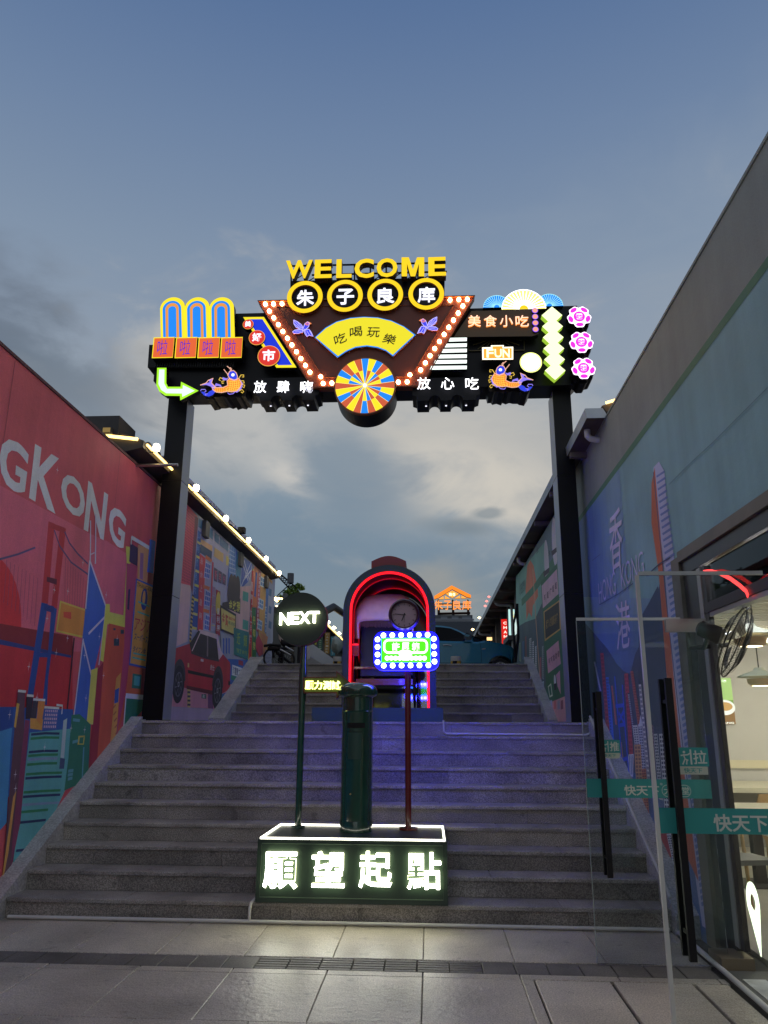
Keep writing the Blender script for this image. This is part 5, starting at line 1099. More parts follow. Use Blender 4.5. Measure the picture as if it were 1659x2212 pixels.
# line-work panel
gl_ = mat('gold_line', (.16, .12, .03), .4); b = MB(); P = Plane('Y', 9.40)
for s_ in (0, 1):
    x0, x1, xc = (345, 592, 592) if s_ == 0 else (610, 862, 610)
    q = [(x0, 540), (x1, 540), (x1, 662), (x0, 668)]; b.stroke(P, pl(P, K3, q), .009, -.01, .01, gl_, True)
    for k in range(5):
        a = math.radians(10 + 18 * k); e = (xc + (-1 if s_ == 0 else 1) * 235 * math.cos(a), 545 + 150 * math.sin(a)); e = (e[0], min(e[1], 664)); b.stroke(P, pl(P, K3, [(xc + (-1 if s_ == 0 else 1) * 30, 550 + 10 * k * .4), e]), .006, -.01, .01, gl_)
    b.stroke(P, pl(P, K3, [(xc + (-1 if s_ == 0 else 1) * 40 * math.cos(a), 545 + 40 * math.sin(a)) for a in [i * PI / 16 for i in range(9)]]), .008, -.01, .012, gl_)
b.build('gold_linework', gate)
# FUN plate
b = MB(); b.prism(GP, pl(GP, K3, [(470, 635), (552, 633), (552, 616), (672, 614), (672, 631), (760, 629), (760, 748), (472, 750)]), -.06, 0, em('fun_edge', 'fff2d8', 1.8), side_m); b.flat(GP, pl(GP, K3, [(484, 650), (566, 648), (566, 626), (660, 624), (660, 645), (746, 643), (746, 736), (486, 738)]), .003, em('fun_face', 'f0a030', 1.2)); fn = b.build('fun_plate', gate)
for ch, x0, x1 in (('F', 512, 575), ('U', 588, 650), ('N', 662, 725)): letter(GP, ch, pq(GP, K3, x0, 655, x1, 732), .004, .02, em('fun_letter', 'fff0c0', 1.8), None, .01, fn, 'letter')
o, c, R = disc('round_light', GP, K3, 925, 775, 104, -.08, 0, em('disc_rim', 'f0f68a', 1.6), em('disc_ring', 'b8f4fa', 1.6), .88); b = MB(); b.flat(GP, circ(c, R * .76, 40), .006, em('disc_face', 'f6fffa', 1.8)); b.build('light_face', o)
for i in range(6):
    cx, cy = 1122 + i * 6, 340 + i * 103; w = 96; y0 = cy - 85; y1 = cy + 85
    b = MB(); b.prism(GP, pl(GP, K3, [(cx, cy - 86), (cx + w, cy - 6), (cx + 30, cy + 56), (cx, cy + 82), (cx - 34, cy + 54), (cx - w, cy - 4)]), -.1, -.001 * (i % 2), Lm, em('lime_return', '9fc83a', 1.0)); b.build('diamond_light', gate)
# flowers
for i, (cx, cy) in enumerate(((1376, 348), (1396, 585), (1416, 828))):
    c = GP.px(*K3(cx, cy)); R = GP.px(*K3(cx + 120, cy))[0] - c[0]
    def lob(g, r): return [(c[0] + g * R * (.89 + .075 * math.cos(5 * (a - PI / 2 - PI / 5)) - .045 * math.cos(10 * (a - PI / 2 - PI / 5))) * math.cos(a), c[1] + g * R * (.89 + .075 * math.cos(5 * (a - PI / 2 - PI / 5)) - .045 * math.cos(10 * (a - PI / 2 - PI / 5))) * math.sin(a)) for a in [k * 2 * PI / 80 for k in range(80)]]
    b = MB(); b.prism(GP, lob(1, 0), -.1, 0, em('flower_edge', 'fff0ff', 1.8), side_m); b.prism(GP, [(p[0], p[1] - .03) for p in lob(.95, 0)], -.4, -.1, blackm, side_m); fl = b.build('flower_light', gate)
    for k in range(5):
        a = PI / 2 + PI / 5 + k * 2 * PI / 5; b = MB()
        pts = [(c[0] + R * (.70 + (.17 + .02 * math.cos(2 * t)) * math.cos(t)) * math.cos(a) - R * .30 * math.sin(t) * math.sin(a), c[1] + R * (.70 + .17 * math.cos(t)) * math.sin(a) + R * .30 * math.sin(t) * math.cos(a)) for t in [j * 2 * PI / 18 for j in range(18)]]
        b.flat(GP, pts, .004, Mg); b.build('petal', fl)
    b = MB(); b.flat(GP, circ(c, R * .46, 30), .004, Mg); b.ring(GP, circ(c, R * .50, 30), circ(c, R * .45, 30), .005, .005, em('flower_edge', 'fff0ff', 1.8)); b.build('flower_centre', fl)
    letter(GP, '發', box_q(c[0] - R * .27, c[1] - R * .27, c[0] + R * .27, c[1] + R * .27), .006, .012, Wl, None, .05, fl, 'character')

# ================================================================== WISH STAND: lit plinth, pillar box, two signposts
BX0, BX1, BY0, BY1, BZ0, BZ1 = -1.415, .13, 6.70, 7.62, H + .002, .629
stand = thing('display_plinth', 'dark green plinth on the steps with four glowing white characters and a lit top edge', 'plinth', ((BX0 + BX1) / 2, 7.1, H))
b = MB(); b.box(BX0, BX1, BY0, BY1, BZ0, BZ1, mat('green_board', (.020, .038, .028), .4, var=.1)); b.build('case', stand)
SP = Plane('Y', BY0)
b = MB(); b.stroke(SP, box_q(BX0 + .035, BZ0 + .04, BX1 - .035, BZ1 - .03), .005, 0, .003, mat('groove_line', (.12, .18, .12), .4), True); b.build('front_trim', stand)
neon = em('neon_white', 'fffbe6', 5.0)
b = MB(); zt_ = BZ1 + .001
for a, c in (((BX0 + .02, BY0 + .02), (BX1 - .02, BY0 + .02)), ((BX1 - .02, BY0 + .02), (BX1 - .02, BY1 - .02)), ((BX1 - .02, BY1 - .02), (BX0 + .02, BY1 - .02)), ((BX0 + .02, BY1 - .02), (BX0 + .02, BY0 + .02))):
    b.tube([(a[0], a[1], zt_ + .007), (c[0], c[1], zt_ + .007)], .008, neon, 6)
b.build('edge_light', stand)
lt = em('letter_face', 'fffff0', 15.0); ls = em('letter_side', 'f2f4c4', 9.0)
SPf = Plane('Y', BY0 - .035)
for ch, x0, x1, y0, y1 in (('願', 105, 380, 1495, 1775), ('望', 485, 745, 1490, 1765), ('起', 852, 1112, 1490, 1770), ('點', 1230, 1492, 1498, 1782)):
    letter(SPf, ch, pq(SPf, K6, x0, y0, x1, y1), -.028, 0, lt, ls, .013, stand, 'character')
# pillar box
cx, cy = onz(769, 1793, BZ1); cy = 7.27; cx = Plane('Y', cy).px(769, 1790)[0]
PBx = Plane('Y', cy - .01); sc = lambda zy: PBx.px(*K6(840, zy))[1]
Rb = (PBx.px(*K6(960, 1200))[0] - PBx.px(*K6(705, 1200))[0]) / 2
pbx = thing('pillar_box', 'glossy dark green round post box with a domed cap standing on the glowing plinth', 'post box', (cx, cy, BZ1))
z0 = BZ1 + .001; zs = sc(400); zc0 = sc(285); zc1 = sc(262); zc2 = sc(215); ztop = sc(158)
b = MB(); b.lathe((cx, cy, 0), [(Rb * 1.0, z0), (Rb * 1.0, z0 + .09), (Rb * .975, z0 + .10), (Rb * .97, zs - .012), (Rb * .985, zs - .008), (Rb * .985, zs + .003), (Rb * .95, zs + .008), (Rb * .95, zc0)], green_p, 56); b.build('body', pbx, True)
b = MB(); Rc = Rb * 1.22; hcap = ztop - zc2
b.lathe((cx, cy, 0), [(Rb * .95, zc0 - .004), (Rc * .97, zc0 + .012), (Rc, zc0 + .02), (Rc, zc2 - .02)] + [(Rc * math.cos(a) * .99, zc2 - .012 + hcap * math.sin(a)) for a in [i * PI / 18 for i in range(9)]] + [(.002, zc2 - .012 + hcap)], green_p, 64, caps=False); cap = b.build('cap', pbx, True)
b = MB()
for i in range(60):
    a = i * 2 * PI / 60; b.tube([(cx + Rc * 1.0 * math.cos(a), cy + Rc * 1.0 * math.sin(a), zc0 + .022), (cx + Rc * math.cos(a), cy + Rc * math.sin(a), zc2 - .022)], .004, green_p, 4)
b.build('cap_beading', cap)['kind'] = 'stuff'
def curved(nm, a0, a1, z0_, z1_, dr, m_, n=14):
    b = MB(); v = []
    for z in (z0_, z1_):
        for i in range(n + 1):
            a = a0 + (a1 - a0) * i / n; v.append((cx + (Rb * .975 + dr) * math.sin(a), cy - (Rb * .975 + dr) * math.cos(a), z))
    b.add(v, [(i, i + 1, n + 2 + i, n + 1 + i) for i in range(n)], m_); return b.build(nm, pbx, True)
curved('mail_slot', -.58, .58, sc(525), sc(487), .002, mat('slot_dark', (.001, .001, .001), .8))
curved('door_panel', -.50, .36, sc(1240), sc(600), .006, green_p); curved('notice_plate', -.5, .36, sc(765), sc(560), .008, green_m)
b = MB(); b.lathe((cx - .04, cy - Rb * .985, sc(1030)), [(.001, -.008), (.007, -.008), (.007, 0)], mat('brass', (.6, .4, .15), .3, metal=.9), 10, 'y', caps=False); b.build('keyhole', pbx)
# green post with NEXT disc and arrow board
YP = 7.42; G5 = Plane('Y', YP); gx = G5.px(644, 1780)[0]
ngrp = thing('signpost', 'green post with a round dark NEXT disc and a yellow lit arrow board', 'signpost', (gx, YP, BZ1))
YN = YP - .1; NP = Plane('Y', YN); nc = NP.px(649, 1336.5); NR = NP.px(706, 1336)[0] - nc[0]
zt_ = nc[1]; tz_ = G5.px(650, 1443)[1]; tz2 = G5.px(650, 1515)[1]
b = MB(); b.tube([(gx, YP, BZ1 + .001), (gx, YP, BZ1 + .018)], .062, green_m, 20); b.tube([(gx, YP, BZ1 + .018), (gx, YP, zt_)], .031, green_p, 18); b.tube([(gx, YP, tz2), (gx, YP, tz_)], .038, green_p, 18); b.build('pole', ngrp, True)
b = MB(); b.prism(NP, circ(nc, NR, 64), -.13, 0, mat('next_disc_green', (.012, .022, .018), .6), mat('disc_rim_red', (.10, .015, .012), .4)); dd = b.build('disc', ngrp)
nxl = em('next_white', 'fffff2', 7.0)
for ch, x0, y0, x1, y1 in (('N', 358, 718, 535, 925), ('E', 540, 708, 695, 912), ('X', 690, 700, 888, 900), ('T', 870, 692, 1045, 890)):
    letter(NP, ch, pq(NP, K8, x0, y0, x1, y1), .01, .035, nxl, ls, .025, dd, 'letter')
NPb = Plane('Y', YN + .13)
b = MB(); v0 = nc[1] - .07
class BackP:
    def __init__(s, y): s.y = y
    def p3(s, u, v, d=0.0): return (-u, s.y + d, v)
put_text(b, BackP(YN + .131), 'NEXT', box_q(-nc[0] - .19, nc[1] - .07, -nc[0] + .19, nc[1] + .07), .01, .03, nxl, ls, .04); b.build('letter', dd)
AP = Plane('Y', YP - .06)
b = MB(); aw = [(268, 792), (470, 788), (464, 752), (545, 812), (470, 922), (468, 888), (270, 890)]
ab = pl(AP, K5, [(268, 793), (468, 790), (466, 753), (548, 822), (468, 925), (468, 888), (270, 890)])
b.prism(AP, ab, -.08, 0, mat('arrow_rim', (.16, .03, .02), .5)); b.prism(AP, pl(AP, K5, [(274, 799), (472, 796), (472, 765), (538, 822), (473, 912), (473, 882), (275, 884)]), 0, .004, mat('arrow_field', (.06, .07, .01), .5)); ar = b.build('arrow_board', ngrp)
yl = em('arrow_yellow', 'f6ff8c', 4.0)
for ch, x0, x1 in zip('願力測試', (280, 334, 388, 440), (332, 384, 438, 492)): letter(AP, ch, pq(AP, K5, x0, 816, x1, 868), .01, .03, yl, yl, .02, ar, 'character')
b = MB(); put_text(b, BackP(YP + .021), '願力測試', box_q(-AP.px(*K5(492, 0))[0], AP.px(*K5(0, 868))[1], -AP.px(*K5(280, 0))[0], AP.px(*K5(0, 816))[1]), .005, .02, yl, yl, .02); b.build('character', ar)
# red post with the bulb sign and clock
YQ = 7.40; Q5 = Plane('Y', YQ); qx = Q5.px(882, 1783)[0]; YS = YQ - .12; QP = Plane('Y', YS)
rp = thing('signpost', 'red post with a green sign framed by blue lit bulbs and a round clock above', 'signpost', (qx, YQ, BZ1))
q = pq(QP, K9, 238, 215, 1415, 915); u0, v0, u1, v1 = q[0][0], q[0][1], q[2][0], q[2][1]
b = MB(); b.tube([(qx, YQ, BZ1 + .001), (qx, YQ, BZ1 + .02)], .085, red_p, 24); b.tube([(qx, YQ, BZ1 + .02), (qx, YQ, v1 + .2)], .0285, red_p, 18); b.build('pole', rp, True)
b = MB(); bs = em('blue_sign_glow', (0.003, 0.003, .9), 7.0)
b.prism(QP, rrect(u0, v0, u1, v1, .085, 8), -.1, 0, bs, em('blue_rim_glow', (0.012, 0.01, .9), 14.0)); b.prism(QP, pq(QP, K9, 372, 330, 1270, 778), .001, .012, em('sign_green', '4fe01a', 1.25), Cy); sb = b.build('bulb_sign', rp)
wsg = em('sign_white', 'f6fff0', 2.4)
b = MB(); qq = pl(QP, K9, [(405, 625), (1225, 350)]); (ua, va), (ub, vb) = qq; b.stroke(QP, rrect(ua + .012, va + .012, ub - .012, vb - .012, .04, 5), .019, .013, .02, wsg, True); 
b.prism(QP, rrect(*QP.px(*K9(685, 655)), *QP.px(*K9(940, 565)), .025, 5), .014, .024, wsg)
for x in (482, 557, 635, 713, 925, 1003, 1080, 1158):
    c = QP.px(*K9(x, 700)); r = QP.px(*K9(x + 42, 700))[0] - c[0]; b.prism(QP, circ(c, r, 20), .013, .02, wsg)
b.prism(QP, pq(QP, K9, 755, 658, 882, 740), .013, .02, wsg); b.build('sign_graphic', sb)
for ch, x0 in zip('許愿箱', (572, 750, 932)): letter(QP, ch, pq(QP, K9, x0, 420, x0 + 135, 562), .013, .022, wsg, wsg, .03, sb, 'character')
blb = em('blue_bulb', 'a8b8ff', 12.0); pts = [(415 + i * 160, 286 - i * 2) for i in range(6)] + [(420 + i * 162, 835 - i * 1.5) for i in range(6)] + [(308, 360 + i * 137) for i in range(4)] + [(1328 + i * 4, 350 + i * 137) for i in range(4)]
sm_ = MB(); sm_.lathe((0, 0, 0), [(.021, 0), (.024, -.01), (.019, -.026), (.001, -.034)], blb, 14, 'y', caps=False); me_ = None
for x, y in pts:
    u, v = QP.px(*K9(x, y))
    if me_ is None: o = sm_.build('bulb', None, True); me_ = o.data
    else: o = bpy.data.objects.new('bulb', me_); COL.objects.link(o)
    o.location = (u, YS, v); attach(o, sb)
# bulbs and face repeated on the unseen back, blue boosted to spill on the steps
b = MB(); b.flat(BackP(YS + .1), rrect(-u1 + .004, v0 + .004, -u0 - .004, v1 - .004, .083, 8)[::-1], .002, em('blue_back_glow', (0.012, 0.010, .9), 120.0)); b.build('sign_back', sb)
b = MB(); b.prism(BackP(YS + .1), box_q(-u1 + .09, v0 + .09, -u0 - .09, v1 - .09), .003, .012, em('sign_green', '4fe01a', 1.25), Cy); b.build('sign_back', sb)
for x, y in pts:
    u, v = QP.px(*K9(x, y)); o = bpy.data.objects.new('bulb', me_); COL.objects.link(o); o.location = (u, YS + .1, v); o.rotation_euler = (0, 0, PI); attach(o, sb)
ccx, ccz = QP.px(*K5(878, 416)); CR = QP.px(*K5(973, 416))[0] - ccx
b = MB(); b.lathe((ccx, YS, ccz), [(CR * .78, .0), (CR * .80, -.035), (CR * .9, -.045), (CR, -.02), (CR, .05), (.01, .05)], mat('clock_case', (.045, .01, .03), .35), 48, 'y', caps=False); ck = b.build('clock', rp, True)
b = MB(); b.prism(Plane('Y', YS), circ((ccx, ccz), CR * .80, 48), -.01, .0, mat('clock_face', (.42, .30, .36), .6)); b.build('clock_face', ck)
b = MB(); D = mat('clock_ink', (.02, .015, .02), .5)
for i in range(12):
    a = i * PI / 6; b.stroke(Plane('Y', YS), [(ccx + CR * .62 * math.sin(a), ccz + CR * .62 * math.cos(a)), (ccx + CR * .74 * math.sin(a), ccz + CR * .74 * math.cos(a))], .006, .001, .002, D)
b.build('hour_mark', ck)
for a, l, w in ((math.radians(202), .42, .009), (math.radians(275), .60, .006), (math.radians(180), .5, .003)):
    b = MB(); b.stroke(Plane('Y', YS), [(ccx - CR * .12 * math.sin(a), ccz - CR * .12 * math.cos(a)), (ccx + CR * l * math.sin(a), ccz + CR * l * math.cos(a))], w, .004, .006, D); b.build('clock_hand', ck)
# cable pipes
b = MB(); b.tube([(XL + .05, Y0 - .03, .02), (-1.45, Y0 - .03, .02), (0, Y0 - .035, .02), (1.84, Y0 - .03, .02)], .0135, white_pl, 10); b.tube([(-1.455, Y0 - .03, .02), (-1.455, Y0 - .03, .115), (-1.45, Y0 - .015, .15), (-1.43, Y0 + .03, .172)], .0125, white_pl, 10)
tag(b.build('conduit_pipe', smooth=True), 'white conduit pipe along the foot of the lowest step, rising beside the plinth', 'pipe')
b = MB(); yy = Y0 + 8 * T + .28; P = Plane('Y', Y0 + 9 * T - .02); a, c = P.px(958, 1560), P.px(1275, 1560)
b.tube([(a[0], P.v, LZ + .02), (a[0], P.v, LZ - .11), (a[0] + .03, P.v, LZ - .135), (c[0] - .06, P.v, LZ - .14), (c[0] - .01, P.v, LZ - .12), (c[0], P.v, LZ - .08), (c[0], P.v, LZ + .02)], .0125, white_pl, 10)
tag(b.build('conduit_pipe', smooth=True), 'white conduit pipe bent across the top riser of the lower steps', 'pipe')
b = MB(); b.tube([(XR + .02, Y0 + .05, .23), (XR + .02, Y0 + 9 * T, LZ + .07)], .013, white_pl, 10); tag(b.build('conduit_pipe', smooth=True), 'white conduit pipe running down the right kerb beside the steps', 'pipe')

# ================================================================== RED NEON TUNNEL with rickshaw
TY0, TY1 = 10.1, 12.1; TPl = Plane('Y', TY0)
(tu0, tv0), (tu1, tv1) = TPl.px(*K5(498, 980)), TPl.px(*K5(1062, 112)); TR = (tu1 - tu0) / 2; tcx = (tu0 + tu1) / 2; zb_ = LZ + .17
tun = thing('neon_tunnel', 'dark green arched tunnel on a teal base, ringed inside with red neon', 'tunnel', (tcx, 11, LZ))
(ba, _), (bb2, _2) = TPl.px(676, 1540), TPl.px(957, 1540)
tb = mat('teal_base', (.035, .085, .085), .5, var=.1); tg = mat('tunnel_green', (.016, .035, .038), .4); tin = mat('tunnel_lining', (.10, .010, .014), .3)
b = MB(); b.box(ba, bb2, TY0 - .1, TY1 + .1, LZ + .001, zb_, tb); b.build('base', tun)
def arc_pts(R, zs, n=32):
    return [(tcx + R, zb_ + .002)] + [(tcx + R * math.cos(a), zs + R * math.sin(a)) for a in [i * PI / n for i in range(n + 1)]] + [(tcx - R, zb_ + .002)]
zsp = tv1 - TR
b = MB(); o_ = arc_pts(TR, zsp); i_ = arc_pts(TR - .085, zsp); n = len(o_)
for y in (TY0, TY1):
    pass
P0, P1 = Plane('Y', TY0), Plane('Y', TY1)
v = [P0.p3(*p) for p in o_] + [P0.p3(*p) for p in i_] + [P1.p3(*p) for p in o_] + [P1.p3(*p) for p in i_]
f = [(i, i + 1, n + i + 1, n + i) for i in range(n - 1)] + [(2 * n + i, 3 * n + i, 3 * n + i + 1, 2 * n + i + 1) for i in range(n - 1)]
b.add(v, f, tg); b.add(v, [(i, 2 * n + i, 2 * n + i + 1, i + 1) for i in range(n - 1)], tg); b.add(v, [(n + i, n + i + 1, 3 * n + i + 1, 3 * n + i) for i in range(n - 1)], tin); b.build('shell', tun, True)
rneon = em('red_neon', 'ff1420', 1.8)
for k, y in enumerate((TY0 + .04, TY0 + .5, TY0 + 1.3)):
    b = MB(); pts = arc_pts(TR - .097, zsp, 28); b.tube([(p[0], y, p[1]) for p in pts], .008 if k else .019, rneon if k == 0 else em('red_neon_dim', 'd00c18', .5), 6); b.build('neon_ring', tun)
b = MB(); b.prism(P1, arc_pts(TR - .09, zsp), 0, .02, mat('tunnel_back', (.012, .006, .012), .12)); b.build('back_wall', tun)
a, c = TPl.px(*K5(676, 130)), TPl.px(*K5(888, 80))
b = MB(); capz = zsp + TR; b.prism(Plane('Y', TY0 + .1), [(a[0], capz - .02), (c[0], capz - .02), (c[0], capz + .07)] + [(a[0] + (c[0] - a[0]) * (1 - t), capz + .07 + .075 * math.sin(PI * t)) for t in [i / 10 for i in range(1, 10)]] + [(a[0], capz + .07)], -.9, 0, mat('cap_red', (.22, .02, .02), .4)); b.build('roof_cap', tun)
b = MB(); b.box(tcx + .1, tcx + TR - .12, TY1 - .06, TY1 - .05, zb_ + .002, zb_ + .95, mat('mirror_glass', (.35, .35, .38), .03, metal=1)); b.build('mirror', tun)
b = MB(); b.box(tcx - TR + .12, tcx + .095, TY1 - .06, TY1 - .04, zb_ + .002, zb_ + .55, mat('black_gloss', (.01, .01, .014), .08)); b.build('back_panel', tun)
# rickshaw
ry = 10.65; RP = Plane('Y', ry); rk = thing('rickshaw', 'old rickshaw with a white fabric hood and dark seat parked inside the red neon tunnel', 'rickshaw', (tcx, ry, zb_))
def P5(x, y, Y=ry): u, v = Plane('Y', Y).px(*K5(x, y)); return (u, Y, v)
cloth = mat('hood_cloth', (.85, .84, .84), .8, var=.1, vscale=8); rdk = mat('rickshaw_red', (.25, .012, .012), .25, coat=.5); drk = mat('rickshaw_dark', (.015, .014, .02), .3)
b = MB(); secs = []
prof = [(572, 560), (570, 470), (578, 400), (605, 345), (645, 308), (700, 294), (780, 290), (860, 292), (905, 312), (925, 350), (932, 420), (934, 560)]
pf = [(600, 560), (596, 500), (598, 470), (606, 455), (630, 448), (700, 444), (780, 444), (860, 446), (905, 452), (925, 465), (930, 500), (932, 560)]
n = len(prof); rows = []
for t in [i / 8 for i in range(9)]:
    w_ = math.sin(t * PI / 2); rows.append([tuple(P5(prof[i][0] * (w_) + pf[i][0] * (1 - w_), prof[i][1] * w_ + pf[i][1] * (1 - w_), ry - .28 + .55 * (1 - math.cos(t * PI / 2)))) for i in range(n)])
v = [p for r in rows for p in r]; b.add(v, [(r * n + i, r * n + i + 1, (r + 1) * n + i + 1, (r + 1) * n + i) for r in range(8) for i in range(n - 1)], cloth); b.build('hood', rk, True)
b = MB(); b.tube([P5(x, y, ry - .29) for x, y in pf], .017, mat('piping_white', (.7, .68, .68), .5), 8); b.build('hood_piping', rk, True)
b = MB()
for i in range(70):
    x = 612 + i * 4.5; b.stroke(Plane('Y', ry - .285), [Plane('Y', ry - .285).px(*K5(x, 452)), Plane('Y', ry - .285).px(*K5(x + random.uniform(-1, 1), 490 + random.uniform(-4, 5)))], .004, 0, .004, mat('fringe_tan', (.30, .2, .17), .8))
b.build('fringe', rk)['kind'] = 'stuff'
b = MB(); a = P5(610, 600); c = P5(930, 440); b.box(a[0], c[0], ry + .12, ry + .18, zb_ + .45, c[2] - .02, drk); b.build('seat_back', rk)
b = MB(); b.box(a[0] + .03, c[0] - .03, ry - .22, ry + .12, zb_ + .42, zb_ + .55, mat('seat_leather', (.02, .02, .05), .35)); b.build('seat', rk)
b = MB(); b.box(a[0] - .02, c[0], ry - .26, ry + .15, zb_ + .30, zb_ + .38, rdk); b.build('body', rk)
b = MB(); b.box(a[0] - .05, c[0] + .03, ry - .35, ry - .31, zb_ + .50, zb_ + .53, rdk); b.build('footrest_bar', rk)
for s_, x in ((-1, a[0] - .05), (1, c[0] + .02)):
    b = MB(); cz = zb_ + .36; b.tube([(x, ry + .1 + .35 * math.cos(t), cz + .35 * math.sin(t)) for t in [i * PI / 20 for i in range(40)]], .014, black, 6, closed=True); w = b.build('wheel', rk, True)
    b = MB()
    for i in range(14): t = i * PI / 7; b.tube([(x, ry + .1, cz), (x, ry + .1 + .34 * math.cos(t), cz + .34 * math.sin(t))], .003, steel, 4)
    b.build('spoke', w)
    b = MB(); b.tube([(x, ry + .2, cz + .06), (x, ry - .4, cz - .1), (x, ry - .75, zb_ + .1)], .014, drk, 6); b.build('shaft', rk)
L_ = P5(582, 625, ry - .33); b = MB(); b.prism(Plane('Y', ry - .33), rrect(L_[0] - .045, L_[2] - .085, L_[0] + .045, L_[2] + .085, .03, 4), -.06, 0, mat('lamp_red', (.35, .03, .05), .3)); b.prism(Plane('Y', ry - .33), box_q(L_[0] - .043, L_[2] + .055, L_[0] + .043, L_[2] + .072), .001, .004, rneon); b.build('side_lamp', rk)

# ================================================================== UPPER YARD: car, bollards, bike and rider, ramp wall, bundles
CYr = 20.9; CP = Plane('Y', CYr)
car = thing('parked_car', 'teal blue hatchback parked across the top of the steps, front wheel to the right', 'car', (CP.px(900, 1430)[0], CYr + .9, PZ))
paintc = mat('car_blue', (.014, .15, .24), .3, metal=.3, coat=.5); cglass = mat('car_glass', (.001, .002, .003), .12, spec=.1); tyre = mat('tyre', (.012, .012, .012), .8)
cp = lambda x, y: CP.px(*K7(x, y))
fx, zr_ = cp(1335, 1100); wc = cp(1145, 1290); wr = cp(1300, 1290)[0] - wc[0]; wr = min(.34, wr * .95); wz = PZ + wr
LEN = 4.35; xf = fx; xr = fx - LEN
belt = [(xr, PZ + .82), (xr + .25, PZ + .98)] + [cp(330, 935), cp(640, 958), cp(830, 965), cp(940, 968)]
Zb = lambda x, y: cp(x, y)
hood = [cp(935, 940), cp(1050, 962), cp(1150, 975), cp(1240, 1000), cp(1300, 1025), cp(1330, 1060), cp(1338, 1120), cp(1325, 1200)]
zl = PZ + .20
low = [(hood[-1][0] - .03, zl + .05)]
lowline = []
def arch(cxx, r=wr + .07): return [(cxx + r * math.cos(t), wz + r * math.sin(t)) for t in [i * PI / 14 for i in range(15)]]
rwx = wc[0] - 2.6
bodyp = [(xr + .03, zl + .1), (xr, PZ + .6), (xr + .05, PZ + .95)] + [(xr + .4, belt[2][1] + .02), cp(640, 950), cp(830, 958)] + hood + [(hood[-1][0] - .06, zl)] + [(wc[0] + wr + .07, zl)] + arch(wc[0]) + [(wc[0] - wr - .07, zl), (rwx + wr + .07, zl)] + arch(rwx) + [(rwx - wr - .07, zl)]
b = MB()
n = len(bodyp); W_ = 1.76; offs = [(0, .05), (.05, .0), (W_ - .05, .0), (W_, .05)]
cxm = sum(p[0] for p in bodyp) / n; layers = []
for d, ins in offs:
    layers.append([(p[0] - (ins if p[0] > wc[0] + .3 and p[1] > PZ + .3 else 0) + (ins if p[0] < rwx - .3 else 0), CYr + d, p[1] - (ins if p[1] > PZ + .75 else 0)) for p in bodyp])
v = [p for l in layers for p in l]; b.add(v, [tuple(range(n - 1, -1, -1)), tuple(3 * n + i for i in range(n))] + [(k * n + i, k * n + (i + 1) % n, (k + 1) * n + (i + 1) % n, (k + 1) * n + i) for k in range(3) for i in range(n)], paintc); b.build('body', car, False)
roof = [(xr + .15, PZ + .98), (xr + .55, PZ + 1.40), (xr + 1.2, cp(230, 715)[1] + .02), cp(230, 715), cp(330, 720), cp(450, 738), cp(560, 775), cp(660, 825), cp(750, 870), cp(850, 915), cp(945, 965)]
b = MB(); n = len(roof); base_ = [(p[0], 0) for p in roof]
lay = []
for d in (.07, W_ - .07): lay += [(p[0], CYr + d, belt[3][1] - .03) for p in roof]
for d in (.27, W_ - .27): lay += [(p[0], CYr + d, p[1]) for p in roof]
f = [(i, i + 1, 2 * n + i + 1, 2 * n + i) for i in range(n - 1)] + [(n + i + 1, n + i, 3 * n + i, 3 * n + i + 1) for i in range(n - 1)] + [(2 * n + i, 2 * n + i + 1, 3 * n + i + 1, 3 * n + i) for i in range(n - 1)]
b.add(lay, f, paintc); b.build('cabin', car, True)
def side(pts, dpth, m_, nm, zb2=None):
    b = MB(); zt2_ = max(p[1] for p in roof); z0_ = belt[3][1] - .03; v = []
    for x, z in pts:
        # follow the slope between belt and local roof height
        rz = z0_ + .01
        for (xa, za), (xb_, zb3) in zip(roof, roof[1:]):
            if xa <= x <= xb_: rz = za + (zb3 - za) * (x - xa) / (xb_ - xa or 1)
        t = max(0, min(1, (z - z0_) / max(.05, rz - z0_))); v.append((x, CYr + .07 + .20 * t - dpth * 2.6, z))
    b.add(v, [tuple(range(len(v)))], m_); return b.build(nm, car)
side([(xr + 1.55, cp(230, 925)[1]), cp(330, 930), cp(640, 952), cp(690, 880), cp(590, 815), cp(470, 762), cp(330, 745), cp(230, 742), (xr + 1.5, cp(230, 742)[1])], .012, cglass, 'front_side_window')
side([(xr + .45, cp(230, 925)[1]), (xr + 1.48, cp(230, 925)[1]), (xr + 1.44, cp(230, 745)[1]), (xr + .75, cp(230, 755)[1])], .012, cglass, 'rear_side_window')
side([cp(790, 880), cp(930, 962), cp(790, 955), cp(770, 900)], .012, cglass, 'quarter_window')
b = MB(); v = [(cp(660, 815)[0] + .02, CYr + .32, cp(660, 815)[1]), (cp(930, 950)[0], CYr + .14, cp(930, 950)[1]), (cp(930, 950)[0], CYr + W_ - .14, cp(930, 950)[1]), (cp(660, 815)[0] + .02, CYr + W_ - .32, cp(660, 815)[1])]
b.add([(x + .01, y, z + .015) for x, y, z in v], [(0, 1, 2, 3)], cglass); b.build('windscreen', car)
m0 = cp(705, 905); b = MB(); b.prism(Plane('Y', CYr - .02), rrect(m0[0] - .12, m0[1] - .06, m0[0] + .1, m0[1] + .09, .05, 5), -.1, .06, mat('mirror_dark', (.01, .03, .05), .2)); b.prism(Plane('Y', CYr - .02), circ((m0[0] - .03, m0[1] + .055), .07, 14, ry=.03), .061, .064, paintc); b.build('door_mirror', car)
